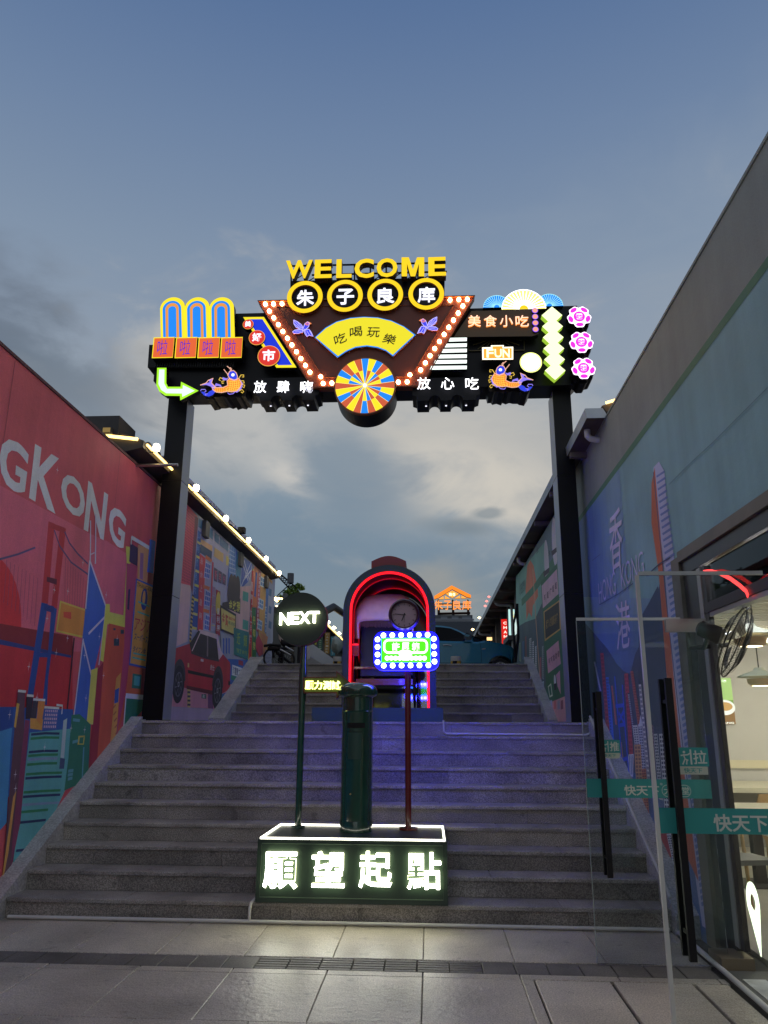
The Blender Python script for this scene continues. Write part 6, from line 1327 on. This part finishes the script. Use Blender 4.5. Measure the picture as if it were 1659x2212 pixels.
b = MB(); h0, h1 = cp(362, 1005), cp(475, 1010); b.tube([(h0[0], CYr - .02, h0[1]), ((h0[0] + h1[0]) / 2, CYr - .035, h0[1] + .005), (h1[0], CYr - .02, h1[1])], .016, steel, 8); b.build('door_handle', car)
b = MB(); h0, h1 = cp(885, 1058), cp(940, 1052); b.prism(CP, [(h0[0], h0[1] - .015), (h1[0], h1[1] - .01), (h1[0], h1[1] + .018), (h0[0] + .02, h0[1] + .02)], .001, .008, steel); b.build('side_indicator', car)
b = MB()
for xs in (315, 878): b.stroke(CP, [cp(xs - 18, 960), cp(xs, 1060), cp(xs + 8, 1240)], .008, .0005, .0015, black)
b.stroke(CP, [cp(320, 1245), cp(880, 1247)], .01, .0005, .0015, black); b.build('door_seam', car)
for wx in (wc[0], rwx):
    for yy_, s_ in ((CYr + .02, 1), (CYr + W_ - .22, -1)):
        b = MB(); b.lathe((wx, yy_, wz), [(wr * .66, 0), (wr * .95, .0), (wr, .03), (wr, .17), (wr * .95, .2), (wr * .6, .2)], tyre, 36, 'y', caps=False); w = b.build('wheel', car, True)
        b = MB(); b.lathe((wx, yy_, wz), [(.01, .06), (wr * .6, .05), (wr * .67, .0), (wr * .68, .01)], mat('rim_dark', (.03, .03, .03), .5), 30, 'y', caps=False)  # dark dish behind the wheel spokes
        Pw_ = Plane('Y', yy_ + .02)
        for k in range(10):
            a = k * PI / 5; b.stroke(Pw_, [(wx + .03 * math.cos(a), wz + .03 * math.sin(a)), (wx + wr * .64 * math.cos(a), wz + wr * .64 * math.sin(a))], .035, -.01, .012, mat('alloy', (.55, .55, .56), .3, metal=.8))
        b.stroke(Pw_, circ((wx, wz), wr * .64, 30), .02, -.01, .014, mat('alloy', (0, 0, 0)), True); b.build('rim', w)
b = MB(); b.box(xr + .3, xf - .4, CYr + .25, CYr + W_ - .25, PZ + .18, PZ + .5, black); b.build('underbody', car)
# bollards
conc = mat('bollard_concrete', (.42, .40, .38), .8, var=.15, bump=.2)
def bollard(px0, px1, ytop, ym, Y, lab):
    P = Plane('Y', Y); (ua, vt) = P.px(px0, ytop); (ub, _) = P.px(px1, ytop); vm = P.px(px0, ym)[1]; r = (ub - ua) / 2; c = (ua + ub) / 2
    t = thing('bollard', lab, 'bollard', (c, Y, PZ), 'low striped bollards along the top of the steps')
    b = MB(); b.lathe((c, Y, 0), [(r, vm), (r, vt - .02), (r * .93, vt)], conc, 24); b.build('post', t, True)
    for k in range(7):
        a0 = k * 2 * PI / 7; b = MB(); n = 4; v = []
        for z, tw_ in ((PZ + .001, 0), (vm, .45)):
            for i in range(n + 1): a = a0 + PI / 3.5 * i / n + tw_; v.append((c + r * 1.02 * math.cos(a), Y + r * 1.02 * math.sin(a), z))
        b.add(v, [(i, i + 1, n + 2 + i, n + 1 + i) for i in range(n)], mat('hazard_yellow', (.55, .33, .04), .6) if k % 2 else black); b.build('hazard_stripe', t)
bollard(973.5, 996, 1418, 1428.5, 17.2, 'grey bollard with striped foot in front of the blue car'); bollard(719.5, 738, 1419, 1429, 17.2, 'grey bollard with striped foot left of the neon tunnel')
# draped bundle on the left bollard
BYd = 17.35; P = Plane('Y', BYd); c = P.px(727.5, 1393); b = MB(); rw = P.px(738.5, 1393)[0] - c[0]
v = []; n, mm_ = 18, 10
for j in range(mm_ + 1):
    ph = -PI / 2 + PI * j / mm_
    for i in range(n):
        a = 2 * PI * i / n; k = 1 + .09 * math.sin(3 * a + 2 * ph) + .05 * math.sin(7 * a + ph * 5); v.append((c[0] + rw * 1.1 * k * math.cos(ph) * math.cos(a), BYd + .2 * k * math.cos(ph) * math.sin(a), c[1] + (.185 * math.sin(ph)) * k))
b.add(v, [(j * n + i, j * n + (i + 1) % n, (j + 1) * n + (i + 1) % n, (j + 1) * n + i) for j in range(mm_) for i in range(n)], mat('pale_sack', (.30, .34, .30), .8, var=.15, vscale=9)); tag(b.build('cloth_bundle', smooth=True), 'pale grey-green cloth bundle behind the bollard left of the tunnel', 'bundle')
# white ramp wall and board
P = Plane('Y', 18.6); b = MB(); b.prism(P, [P.px(*K8(x, y)) for x, y in ((870, 1232), (905, 1238), (1268, 1500), (1272, 1600), (870, 1640))], -.18, 0, mat('white_ramp', (.42, .44, .46), .6, var=.08)); rmp = b.build('ramp_wall'); tag(rmp, 'low white sloping ramp wall seen between the NEXT disc and the tunnel', 'wall')
b = MB(); P = Plane('Y', 18.45); b.prism(P, [P.px(*K8(x, y)) for x, y in ((868, 1455), (1100, 1600), (700, 1640), (760, 1515))], -.1, 0, mat('grey_ramp', (.30, .29, .28), .7, var=.1)); b.build('ramp_kerb', rmp)
P = Plane('Y', 17.9); b = MB(); q = pq(P, K8, 735, 1252, 876, 1512); b.prism(P, rrect(q[0][0], q[0][1], q[2][0], q[2][1], .04, 5), -.06, 0, mat('pale_board', (.55, .50, .52), .6)); tag(b.build('white_board'), 'pale rounded board standing beside the green signpost pole', 'board')
# folding bike and seated rider
BY = 16.6; P = Plane('Y', BY); bk = thing('electric_bike', 'black folding electric bike parked at the top left of the steps', 'bicycle', (P.px(600, 1430)[0], BY, PZ))
w1 = P.px(*K8(245, 1590)); w2 = P.px(*K8(450, 1660)); r1 = .21; r2 = .17
z1 = PZ + r1 + .02; 
for (wx_, wz_, r, dy) in ((w1[0], PZ + r1 + .02, r1, 0), (w2[0], PZ + r2 + .02, r2, .12)):
    b = MB(); b.tube([(wx_ + r * math.cos(t), BY + dy, wz_ + r * math.sin(t)) for t in [i * PI / 18 for i in range(36)]], .022, tyre, 8, closed=True); w = b.build('wheel', bk, True)
    b = MB()
    for i in range(10): t = i * PI / 5; b.tube([(wx_, BY + dy, wz_), (wx_ + r * math.cos(t), BY + dy, wz_ + r * math.sin(t))], .003, steel, 4)
    b.build('spoke', w)
q8 = lambda x, y, dy=0: (P.px(*K8(x, y))[0], BY + dy, P.px(*K8(x, y))[1])
b = MB(); b.tube([(w1[0], BY, z1), q8(240, 1330), q8(180, 1270)], .028, black, 8); b.tube([q8(90, 1285, -.05), q8(200, 1262, 0), q8(370, 1270, .05)], .03, black, 8); b.build('handlebar', bk, True)
b = MB(); b.tube([q8(150, 1330), q8(360, 1330)], .045, black, 8); b.tube([q8(230, 1330), (w2[0], BY + .12, PZ + .2)], .03, black, 8); b.tube([q8(300, 1400), q8(560, 1590, .1)], .03, black, 8); b.build('frame', bk, True)
for dy, (xa, ya, xb2, yb2) in ((0, (370, 1345, 555, 1445)), (.06, (450, 1290, 590, 1370))): b = MB(); b.tube([q8(xa, ya, dy - .05), q8(xb2, yb2, dy - .05)], .02, steel, 8); b.build('shock_tube', bk, True)
skin = mat('skin', (.35, .2, .14), .5); shirt = mat('white_shirt', (.55, .5, .5), .8, var=.1); trous = mat('black_trousers', (.012, .012, .018), .8)
pz0 = P.px(603, 1385); pxm, pzm = pz0[0] + .02, pz0[1]; PY = BY + .28
pe = thing('person', 'seated person in white shirt and black trousers, mostly hidden by the NEXT disc', 'person', (pxm, PY, PZ))
X_, Z_ = pxm, pzm
if True:
    for nm in ('body',):
        V = [(X_, PY, Z_), (X_ - .01, PY, Z_ + .2), (X_ + .02, PY, Z_ + .42), (X_ + .05, PY, Z_ + .52), (X_ + .08, PY, Z_ + .64), (X_ + .09, PY, Z_ + .74),
             (X_ + .02, PY - .17, Z_ + .42), (X_ + .10, PY - .24, Z_ + .2), (X_ + .32, PY - .2, Z_ + .12), (X_ + .02, PY + .17, Z_ + .42), (X_ + .1, PY + .24, Z_ + .2), (X_ + .3, PY + .16, Z_ + .12),
             (X_ + .05, PY - .1, Z_ - .02), (X_ + .42, PY - .12, Z_ + .0), (X_ + .4, PY - .12, PZ + .1), (X_ + .5, PY - .12, PZ + .05), (X_ + .05, PY + .1, Z_ - .02), (X_ + .4, PY + .12, Z_ - .02), (X_ + .36, PY + .12, PZ + .1), (X_ + .46, PY + .12, PZ + .05)]
        for me in (0,):
            o = None
        E_ = [(0, 1), (1, 2), (2, 3), (3, 4), (4, 5), (2, 6), (6, 7), (7, 8), (2, 9), (9, 10), (10, 11), (0, 12), (12, 13), (13, 14), (14, 15), (0, 16), (16, 17), (17, 18), (18, 19)]
        Rr_ = [.13, .13, .12, .05, .095, .07, .06, .042, .03, .06, .042, .03, .09, .065, .045, .04, .09, .065, .045, .04]
    mesh = bpy.data.meshes.new('tmp'); 
    def skin_body():
        me = bpy.data.meshes.new('body'); me.from_pydata(V, E_, []); o = bpy.data.objects.new('body', me); COL.objects.link(o); o.modifiers.new('s', 'SKIN')
        sl_ = me.skin_vertices[0].data if len(me.skin_vertices) else None
        if sl_ is None:
            bpy.context.view_layer.objects.active = o; bpy.ops.mesh.customdata_skin_add(); sl_ = me.skin_vertices[0].data
        for i, r in enumerate(Rr_): sl_[i].radius = (r, r)
        sl_[0].use_root = True
        u = o.modifiers.new('u', 'SUBSURF'); u.levels = 1; u.render_levels = 1
        bpy.context.view_layer.update(); m2 = bpy.data.meshes.new_from_object(o.evaluated_get(bpy.context.evaluated_depsgraph_get())); o.modifiers.clear(); o.data = m2
        m2.materials.clear(); 
        for mm in (shirt, trous, skin): m2.materials.append(mm)
        for p in m2.polygons:
            c = p.center; p.use_smooth = True
            p.material_index = 2 if (c.z > Z_ + .54 or (c.x > X_ + .2 and c.z > Z_ + .09)) else (0 if c.z > Z_ + .05 and c.x < X_ + .25 else 1)
        attach(o, pe)
    skin_body()
b = MB(); b.lathe((X_ + .08, PY, Z_ + .66), [(.1, 0), (.105, .04), (.09, .09), (.05, .12), (.002, .125)], mat('black_hair', (.01, .01, .01), .6), 16, caps=False); b.build('hair', pe, True)
b = MB(); b.box(X_ - .14, X_ + .14, PY - .15, PY + .15, Z_ - .16, Z_ - .12, black); b.box(X_ - .03, X_ + .03, PY - .03, PY + .03, PZ, Z_ - .16, black); tag(b.build('stool'), 'small dark seat under the person beside the bike', 'seat')

# ================================================================== LEFT ROOFS and lights
EX = -3.42; r = ray(315, 958); EY0 = r.y * EX / r.x; EZ = EYE + r.z * EX / r.x; r = ray(605, 1252); EY1 = r.y * EX / r.x
lr = thing('warehouse_building', 'dark-eaved building with warm light lines along its roof edge, left above the taxi wall', 'building', (WL - 1, 14, PZ))
dark_roof = mat('dark_roof', (.045, .04, .038), .7, var=.2)
def roofbox(parent, ex, y0, y1, ez, run=3.2, rise=1.1):
    b = MB(); v = [(ex, y0, ez - .05), (ex, y1, ez - .05), (ex, y1, ez + .04), (ex, y0, ez + .04), (ex - run, y0, ez + rise), (ex - run, y1, ez + rise), (ex - run, y1, ez + rise + .1), (ex - run, y0, ez + rise + .1), (ex - .5, y0, ez - .16), (ex - .5, y1, ez - .16)]
    b.add(v, [(0, 3, 2, 1), (3, 7, 6, 2), (0, 8, 4, 7, 3), (1, 2, 6, 5, 9), (0, 1, 9, 8), (8, 9, 5, 4)], dark_roof); b.build('roof', parent)
roofbox(lr, EX - .03, EY0, EY1, EZ)
b = MB(); b.box(WL - 3.4, WL - .25, EY0 + .5, EY1 - .3, LZ - .2, EZ + .35, mat('pale_gable', (.22, .22, .20), .8, var=.1)); b.build('wall', lr)
b = MB(); y = EY0 + .05
while y < EY1 - .1:
    y2 = min(y + random.choice((.5, .9, 1.3)), EY1 - .05); b.tube([(EX, y, EZ), (EX, y2 - .025, EZ)], .017, warm, 6); y = y2
b.tube([(EX - .1, EY0 - .02, EZ + .05), (EX - 2.4, EY0 - .02, EZ + .35)], .02, warm, 6); b.build('led_line', lr)
b = MB(); b.box(EX - 1.9, EX - .35, EY0 - .03, EY0 + .5, EZ + .09, EZ + .36, dark_roof); b.build('gable_box', lr)
b = MB(); P = Plane('Y', EY0 - .1); q = pq(P, KA, 945, 905, 1045, 960); b.prism(P, q, -.05, 0, mat('flood_case', (.02, .02, .02), .5)); b.prism(P, pq(P, KA, 958, 910, 1032, 954), .001, .006, em('dull_amber', 'a88a4a', .55)); tag(b.build('floodlight'), 'square dull amber floodlight on the left roof corner above the red wall', 'floodlight')
b = MB(); a = Plane('Y', EY0 + .3).px(*KA(1330, 1262)); b.tube([(a[0] - .3, EY0 + .3, a[1] + .0), (a[0] + .45, EY0 + .3, a[1] + .0)], .02, steel, 6); b.build('tie_bar', lr)
# ridge tiles along the verge: small bumps
for i in range(24):
    y = EY0 + .2 + i * .34
    b = MB(); b.lathe((EX - .05, y, EZ + .04), [(.05, 0), (.045, .03), (.02, .05), (.001, .052)], dark_roof, 8, caps=False); b.build('ridge_tile', lr)
lamp_i = 0
LN = ['nearest, left of the gateway post', 'just right of the gateway post', 'third from the front', 'fourth from the front', 'fifth from the front', 'farthest, at the roof end']
for px1, py1 in ((338, 967), (424, 1054), (488, 1120), (537, 1167), (575, 1207), (603, 1238)):
    lx = EX + .1; r = ray(px1, py1); y = r.y * lx / r.x; z = EYE + r.z * lx / r.x; s_ = .075
    t = thing('eave_lamp', 'white lamp on the left roof edge, ' + LN[lamp_i], 'lamp', (EX, y, EZ), 'white lamps along the left roof edge'); lamp_i += 1
    b = MB(); b.lathe((lx, y, z), [(.001, -.055), (.034, -.04), (.044, 0), (.034, .04), (.001, .055)], warmw, 14, caps=False); b.build('globe', t, True)
    b = MB(); b.tube([(EX - .03, y, EZ + .02), (EX + .02, y, z - .06), (lx, y, z - .05)], .01, black, 5); b.build('arm', t)
cm = thing('security_camera', 'small black security camera on an arm above the left roof edge', 'camera', (EX, 14, EZ)); r = ray(522, 1146); cxx = EX + .25; y = r.y * cxx / r.x; z = EYE + r.z * cxx / r.x
b = MB(); b.box(cxx - .05, cxx + .06, y - .06, y + .06, z - .05, z + .05, black); b.build('housing', cm); b = MB(); b.tube([(EX - .02, y, EZ + .03), (cxx, y, z - .05)], .012, black, 5); b.build('arm', cm)
# wall brackets under the eave
for i in range(4):
    y = EY0 + 3.2 + i * 2.4; b = MB(); b.box(WL - .02, EX - .15, y, y + .22, EZ - .38, EZ - .12, mat('bracket_grey', (.14, .14, .13), .8)); b.build('eave_bracket', lr)
# truss, mast, tree, string of lamps beyond
tr = thing('lattice_truss', 'black steel lattice truss jutting from the far end of the left roof', 'truss', (-3.2, 20, 4)); P = Plane('Y', 20.5)
b = MB(); A = [P.px(*K8(x, y)) for x, y in ((290, -20), (600, 240))]; B = [P.px(*K8(x, y)) for x, y in ((270, 30), (500, 270))]
for q in (A, B): b.tube([P.p3(*q[0]), P.p3(*q[1])], .018, black, 5); b.tube([P.p3(*q[0], -.3), P.p3(*q[1], -.3)], .018, black, 5)
for i in range(8):
    t0, t1 = i / 8, (i + .5) / 8; a = (A[0][0] + (A[1][0] - A[0][0]) * t0, A[0][1] + (A[1][1] - A[0][1]) * t0); c = (B[0][0] + (B[1][0] - B[0][0]) * t1, B[0][1] + (B[1][1] - B[0][1]) * t1); e = (A[0][0] + (A[1][0] - A[0][0]) * (t0 + .125), A[0][1] + (A[1][1] - A[0][1]) * (t0 + .125))
    b.tube([P.p3(*a), P.p3(*c)], .01, black, 4); b.tube([P.p3(*c), P.p3(*e)], .01, black, 4); b.tube([P.p3(*a, -.3), P.p3(*c)], .01, black, 4)
b.build('lattice', tr); b = MB(); q = [P.px(*K8(x, y)) for x, y in ((545, 35), (540, 200))]; b.tube([P.p3(*q[0]), P.p3(*q[1])], .09, mat('grey_mast', (.08, .08, .09), .6), 10); b.build('mast', tr)
b = MB(); q = [P.px(*K8(x, y)) for x, y in ((480, 262), (310, 420))]; b.tube([P.p3(*q[0]), P.p3(*q[1])], .015, black, 5); b.build('stay', tr)
tree = thing('tree', 'small bright green leafy tree behind the NEXT disc', 'tree', (P.px(632, 1290)[0], 22, PZ)); P = Plane('Y', 22)
lf = [mat('leaf_%d' % i, c, .6) for i, c in enumerate(((.12, .22, .03), (.2, .3, .05), (.06, .11, .02)))]
b = MB(); tc_ = P.px(*K8(600, 330)); b.tube([(tc_[0], 22, PZ), (tc_[0] + .05, 22, PZ + 1.4), (tc_[0] + .1, 22, tc_[1])], [.05, .04, .02], mat('bark', (.06, .045, .03), .9), 7)
for q in ((430, 380), (700, 260), (540, 300), (640, 300)): e = P.px(*K8(*q)); b.tube([(tc_[0] + .05, 22, tc_[1] - .5), (e[0], 22, e[1])], [.02, .008], mat('bark', (0, 0, 0)), 5)
b.build('trunk', tree); b = MB()
for (x, y, s_) in ((450, 370, 60), (520, 310, 60), (600, 290, 65), (680, 250, 55), (740, 290, 45), (560, 360, 80), (650, 340, 80), (480, 400, 60), (380, 450, 40), (340, 500, 30)):
    u, v = P.px(*K8(x, y)); R = s_ * .00175
    for k in range(70):
        a = random.uniform(0, 2 * PI); ph = random.uniform(-1.4, 1.4); rr = R * random.uniform(.3, 1.05); c = Vector((u + rr * math.cos(ph) * math.cos(a), 22 + rr * 1.3 * math.cos(ph) * math.sin(a), v + rr * math.sin(ph)))
        d1 = Vector((random.uniform(-1, 1), random.uniform(-1, 1), random.uniform(-.6, .6))).normalized() * .05; d2 = Vector((random.uniform(-1, 1), random.uniform(-1, 1), random.uniform(-1, 1))).normalized() * .028
        b.add([c - d1, c + d2, c + d1, c - d2], [(0, 1, 2, 3)], random.choice(lf))
b.build('crown', tree)
st_ = thing('string_lamps', 'short warm string of lamps by the tree left of the NEXT disc', 'lights', (P.px(600, 1292)[0], 21, 4)); P = Plane('Y', 21)
b = MB(); glow = em('warm_bulb', 'ffd890', 8)
for x, y, s_ in ((285, 470, 26), (345, 468, 18), (390, 468, 12), (310, 512, 12), (303, 595, 9)): u, v = P.px(*K8(x, y)); b.lathe((u, 21, v), [(.001, -s_ * .0022), (s_ * .0034, 0), (.001, s_ * .0022)], glow, 10, caps=False)
b.build('bulb', st_); b = MB(); q = [P.px(*K8(x, y)) for x, y in ((250, 430), (400, 445))]; b.tube([P.p3(*q[0]), P.p3(*q[1])], .012, black, 5); b.build('cable', st_)
# far left building with column signs
FL = 24.6; fl = thing('far_building', 'far dark roofed building with a warm light line and lamps, left of the tunnel', 'building', (-4.5, 30, PZ)); 
r = ray(*K8(1165, 905)); e2_ = -3.55; ya = r.y * e2_ / r.x; za = EYE + r.z * e2_ / r.x
roofbox(fl, e2_ - .03, ya, ya + 14, za, 4, 1.2); b = MB(); b.box(-12, e2_ - .55, 24.5, ya + 14, PZ - .2, za + .1, mat('far_wall_dark', (.08, .08, .075), .8)); b.build('wall', fl)
b = MB(); b.tube([(e2_, ya, za), (e2_, ya + 14, za)], .028, warm, 6); b.build('led_line', fl)
b = MB(); b.tube([(e2_ - .6, ya + .2, za + .2), (e2_ + .1, ya + 1, za + .75), (e2_ + .5, ya + 2, za + .55), (e2_ + .45, ya + 2, za - .3)], .14, mat('duct_dark', (.035, .035, .037), .5), 10); b.build('duct', fl, True)
for i, (x, y) in enumerate(((1188, 875), (1285, 970), (1372, 1065))):
    P = Plane('Y', ya + .6 + i * 2.4); u, v = P.px(*K8(x, y)); b = MB(); b.lathe((u, P.v, v), [(.001, -.07), (.09, 0), (.001, .07)], warmw, 12, caps=False); b.build('globe', fl)
b = MB(); b.tube([(e2_ - .2, FL + .3, PZ), (e2_ - .2, FL + .3, za)], .03, black, 6); b.build('post', fl)
csg = [((1010, 1100, 1092, 1345), 'OARMANI', (.02, .09, .05), (.35, .42, .30), 24.2, 'green vertical shop sign left of the tan one'), ((1125, 1050, 1215, 1412), 'CARTIER', (.32, .17, .03), (.55, .5, .38), 25.2, 'tan vertical shop sign on the far left building'), ((1228, 1120, 1312, 1450), 'SWAT', (.05, .22, .26), (.4, .55, .55), 26.4, 'pale teal vertical shop sign beside the tunnel'), ((955, 1215, 990, 1260), '', (.4, .36, .05), (.4, .4, .3), 23.4, 'small yellow sign low behind the NEXT disc')]
for (x0, y0, x1, y1), tx, cb, cl, Y, lab in csg:
    P = Plane('Y', Y); t = thing('shop_sign', lab, 'sign', (P.px(*K8(x0, y1))[0], Y, PZ), 'vertical shop signs on the far left building'); q = pq(P, K8, x0, y0, x1, y1)
    b = MB(); b.prism(P, q, -.12, 0, mat('sgn_%d' % x0, cb, .5), black); b.build('board', t)
    if tx:
        m_ = mat('sgl_%d' % x0, cl, .5); n = len(tx); b = MB(); w, h_ = q[2][0] - q[0][0], q[2][1] - q[0][1]
        for i, ch in enumerate(tx):
            zc = q[2][1] - h_ * (i + .6) / (n + .1); a, e = w * .28, h_ / n * .28; c0 = q[0][0] + w * .5
            put_text(b, P, ch, [(c0 - a, zc + e), (c0 - a, zc - e), (c0 + a, zc - e), (c0 + a, zc + e)] if n > 6 and tx[0] == 'O' else box_q(c0 - a, zc - e, c0 + a, zc + e), .002, .008, m_, None, .01)
        b.build('lettering', t)
# centre building with roof sign
FY = 62; P = Plane('Y', FY); bd = thing('far_building', 'dark flat-roofed building with a railed balcony under the orange rooftop sign', 'building', (P.px(980, 1400)[0], FY, PZ))
grey_b = mat('far_grey', (.07, .075, .085), .8, var=.15); q = pq(P, K7, 240, 592, 762, 720); b = MB(); b.box(q[0][0], q[1][0], FY, FY + 8, q[0][1], q[2][1], grey_b); b.build('upper_storey', bd)
q2 = pq(P, K7, 120, 725, 790, 1250); b = MB(); b.box(q2[0][0], q2[1][0] + 4, FY - 2, FY + 10, PZ - .1, q2[2][1], mat('far_slate', (.05, .06, .075), .8)); b.build('lower_storey', bd)
b = MB(); P2_ = Plane('Y', FY - 1.9)
(ua, va), (ub, vb) = P2_.px(*K7(225, 728)), P2_.px(*K7(780, 652)); rl = mat('far_rail', (.22, .23, .25), .6)
for zz_ in (va + .05, vb): b.tube([(ua, FY - 1.9, zz_), (ub, FY - 1.9, zz_)], .05, rl, 5)
for i in range(46): u = ua + (ub - ua) * i / 45; b.box(u - .02, u + .02, FY - 1.92, FY - 1.88, va, vb, rl)
b.build('balcony_railing', bd)['kind'] = 'stuff'
for x0, x1 in ((330, 420), (480, 570), (620, 740)): q = pq(P, K7, x0, 615, x1, 650); b = MB(); b.box(q[0][0], q[1][0], FY - .06, FY - .01, q[0][1], q[2][1], mat('far_pane', (.12, .14, .17), .3)); b.build('window', bd)
rs = thing('rooftop_sign', 'orange glowing rooftop sign with a house gable and four characters, on the far building', 'sign', (P.px(980, 1330)[0], FY, q2[2][1])); oc = em('orange_neon', 'ff8a1e', 1.1); oc2 = em('orange_face', 'ffa83c', 1.15)
b = MB(); b.prism(P, [P.px(*K7(x, y)) for x, y in ((240, 335), (478, 190), (742, 320), (740, 360), (690, 352), (485, 242), (300, 360), (243, 378))], -.3, 0, oc, black); b.build('gable', rs)
for pts in ([(395, 305), (487, 258), (578, 305), (487, 362)], [(295, 380), (365, 335), (370, 378)], [(385, 375), (388, 330), (460, 372)], [(515, 370), (590, 325), (595, 368)], [(610, 368), (612, 325), (688, 366)]): b = MB(); b.prism(P, [P.px(*K7(*p)) for p in pts], -.2, 0, oc2, black); b.build('gable_light', rs)
put_ = em('white_hot', 'fff2d0', 2); b = MB(); put_text(b, P, '良仓', pq(P, K7, 442, 290, 532, 336), .02, .06, put_, None, .01); b.build('lettering', rs)
for ch, x0, x1 in zip('朱子良库', (240, 368, 492, 622), (358, 476, 608, 745)): letter(P, ch, pq(P, K7, x0, 395, x1, 522), -.1, 0, em('orange_letter', 'ff9440', 1.3), em('orange_neon', 'ff8a1e'), .01, rs, 'character')
b = MB()
for x in (295, 493, 700):
    for dx in (0, 22): a, c = P.px(*K7(x, 375)), P.px(*K7(x + dx, 592)); b.tube([(a[0], FY + .4, a[1]), (c[0], FY + .4 + dx * .03, c[1])], .07, black, 5)
for y in (435, 500, 560, 575): a, c = P.px(*K7(290, y)), P.px(*K7(735, y + (0 if y < 560 else -8))); b.tube([(a[0], FY + .4, a[1]), (c[0], FY + .4, c[1])], .06, black, 5)
b.build('scaffold', rs)
# right lit shop signs
for (x0, y0, x1, y1), tx, cb, ct, Y, lab in (((1153, 648, 1250, 985), 'CHANEL', em('sign_red_lit', 'e0241c', 1.0), em('sign_letter_warm', 'ffe9d8', 1.6), 23.5, 'glowing red vertical shop sign on the right building'), ((1250, 515, 1352, 930), 'GIVENCHY', em('sign_pale_lit', 'b8e4e0', 1.15), em('sign_letter_cream', 'f4f0b0', 1.2), 22.0, 'glowing pale blue vertical shop sign nearer the right wall')):
    P = Plane('Y', Y); t = thing('shop_sign', lab, 'sign', (P.px(*K7(x0, y1))[0], Y, PZ), 'lit vertical shop signs on the right building')
    q = [P.px(*K7(x, y)) for x, y in ((x0 + 10, y1), (x1 + 8, y1 + (-35 if tx[0] == 'G' else 0)), (x1 - 2, y0), (x0 - 2, y0 + (0 if tx[0] == 'G' else 4)))]
    b = MB(); b.prism(P, q, -.15, 0, cb, mat('sign_side', (.06, .06, .06), .5)); b.build('board', t); b = MB(); n = len(tx)
    for i, ch in enumerate(tx):
        f0 = (i + .5) / (n + (.0 if tx[0] == 'G' else -.9)); yy_ = y0 + 25 + (y1 + (0 if tx[0] == 'G' else 0) - y0 - 20) * f0 * (1 if tx[0] == 'G' else .98); xc = (x0 + x1) / 2 + (yy_ - y0) * .035; s_ = 21
        if yy_ - 20 > y1: continue
        put_text(b, P, ch, [P.px(*K7(xc - s_, yy_ - s_)), P.px(*K7(xc - s_, yy_ + s_)), P.px(*K7(xc + s_, yy_ + s_)), P.px(*K7(xc + s_, yy_ - s_))] if False else [P.px(*K7(xc + s_, yy_ - s_ * .8)), P.px(*K7(xc + s_, yy_ + s_ * .8)), P.px(*K7(xc - s_, yy_ + s_ * .8)), P.px(*K7(xc - s_, yy_ - s_ * .8))][::1] if tx[0] == 'G' and False else pq(P, K7, xc - s_, yy_ - s_ * .85, xc + s_, yy_ + s_ * .85), .004, .015, ct, None, .015)
    b.build('lettering', t)
P = Plane('Y', 27); b = MB(); q = pq(P, K7, 958, 895, 1028, 940); b.prism(P, q, -.1, 0, em('lantern_warm', 'ffcf8a', 1.6), mat('lantern_case', (.2, .12, .07), .5)); tag(b.build('lantern_sign'), 'small warm lantern sign above the blue car bonnet', 'sign')
# black noticeboard frame at the far end of the right wall
P = Plane('Y', 16.9); b = MB(); b.tube([P.p3(*P.px(*K7(x, y))) for x, y in ((1368, 440), (1322, 720), (1332, 1030), (1345, 1240))], .022, black, 6); b.tube([P.p3(*P.px(*K7(x, y))) for x, y in ((1368, 440), (1385, 900), (1345, 1240))], .03, black, 6); b.prism(P, [P.px(*K7(x, y)) for x, y in ((1352, 640), (1365, 760), (1362, 850), (1345, 865), (1335, 800), (1338, 720))], 0, .02, em('pale_panel_lit', 'd8efe8', 1.0)); tag(b.build('bracket_frame'), 'black angular bracket with a small pale panel at the end of the right painted wall', 'bracket')
# small red and warm lamps under the right eave
for k, (x, y, c_) in enumerate(((985, 345, 'pink'), (955, 405, 'pink'), (935, 470, 'pink'), (855, 630, 'warm'), (765, 790, 'warm'))):
    r = ray(*K7(x, y)); xx = GX + .05; yy_ = r.y * xx / r.x; zz_ = EYE + r.z * xx / r.x; s_ = yy_ * .0016; b = MB()
    b.lathe((xx, yy_, zz_), [(.001, -s_), (s_ * 1.4, 0), (.001, s_)], em('lamp_pink', 'ff8a80', 2) if c_ == 'pink' else glow, 8, caps=False)
    tag(b.build('eave_lamp'), 'tiny %s lamp under the right roof edge, %s' % (c_, ['highest of the pink ones', 'middle of the pink ones', 'lowest of the pink ones', 'upper of the two warm ones', 'lower of the two warm ones'][k]), 'lamp', 'tiny lamps under the right roof edge')
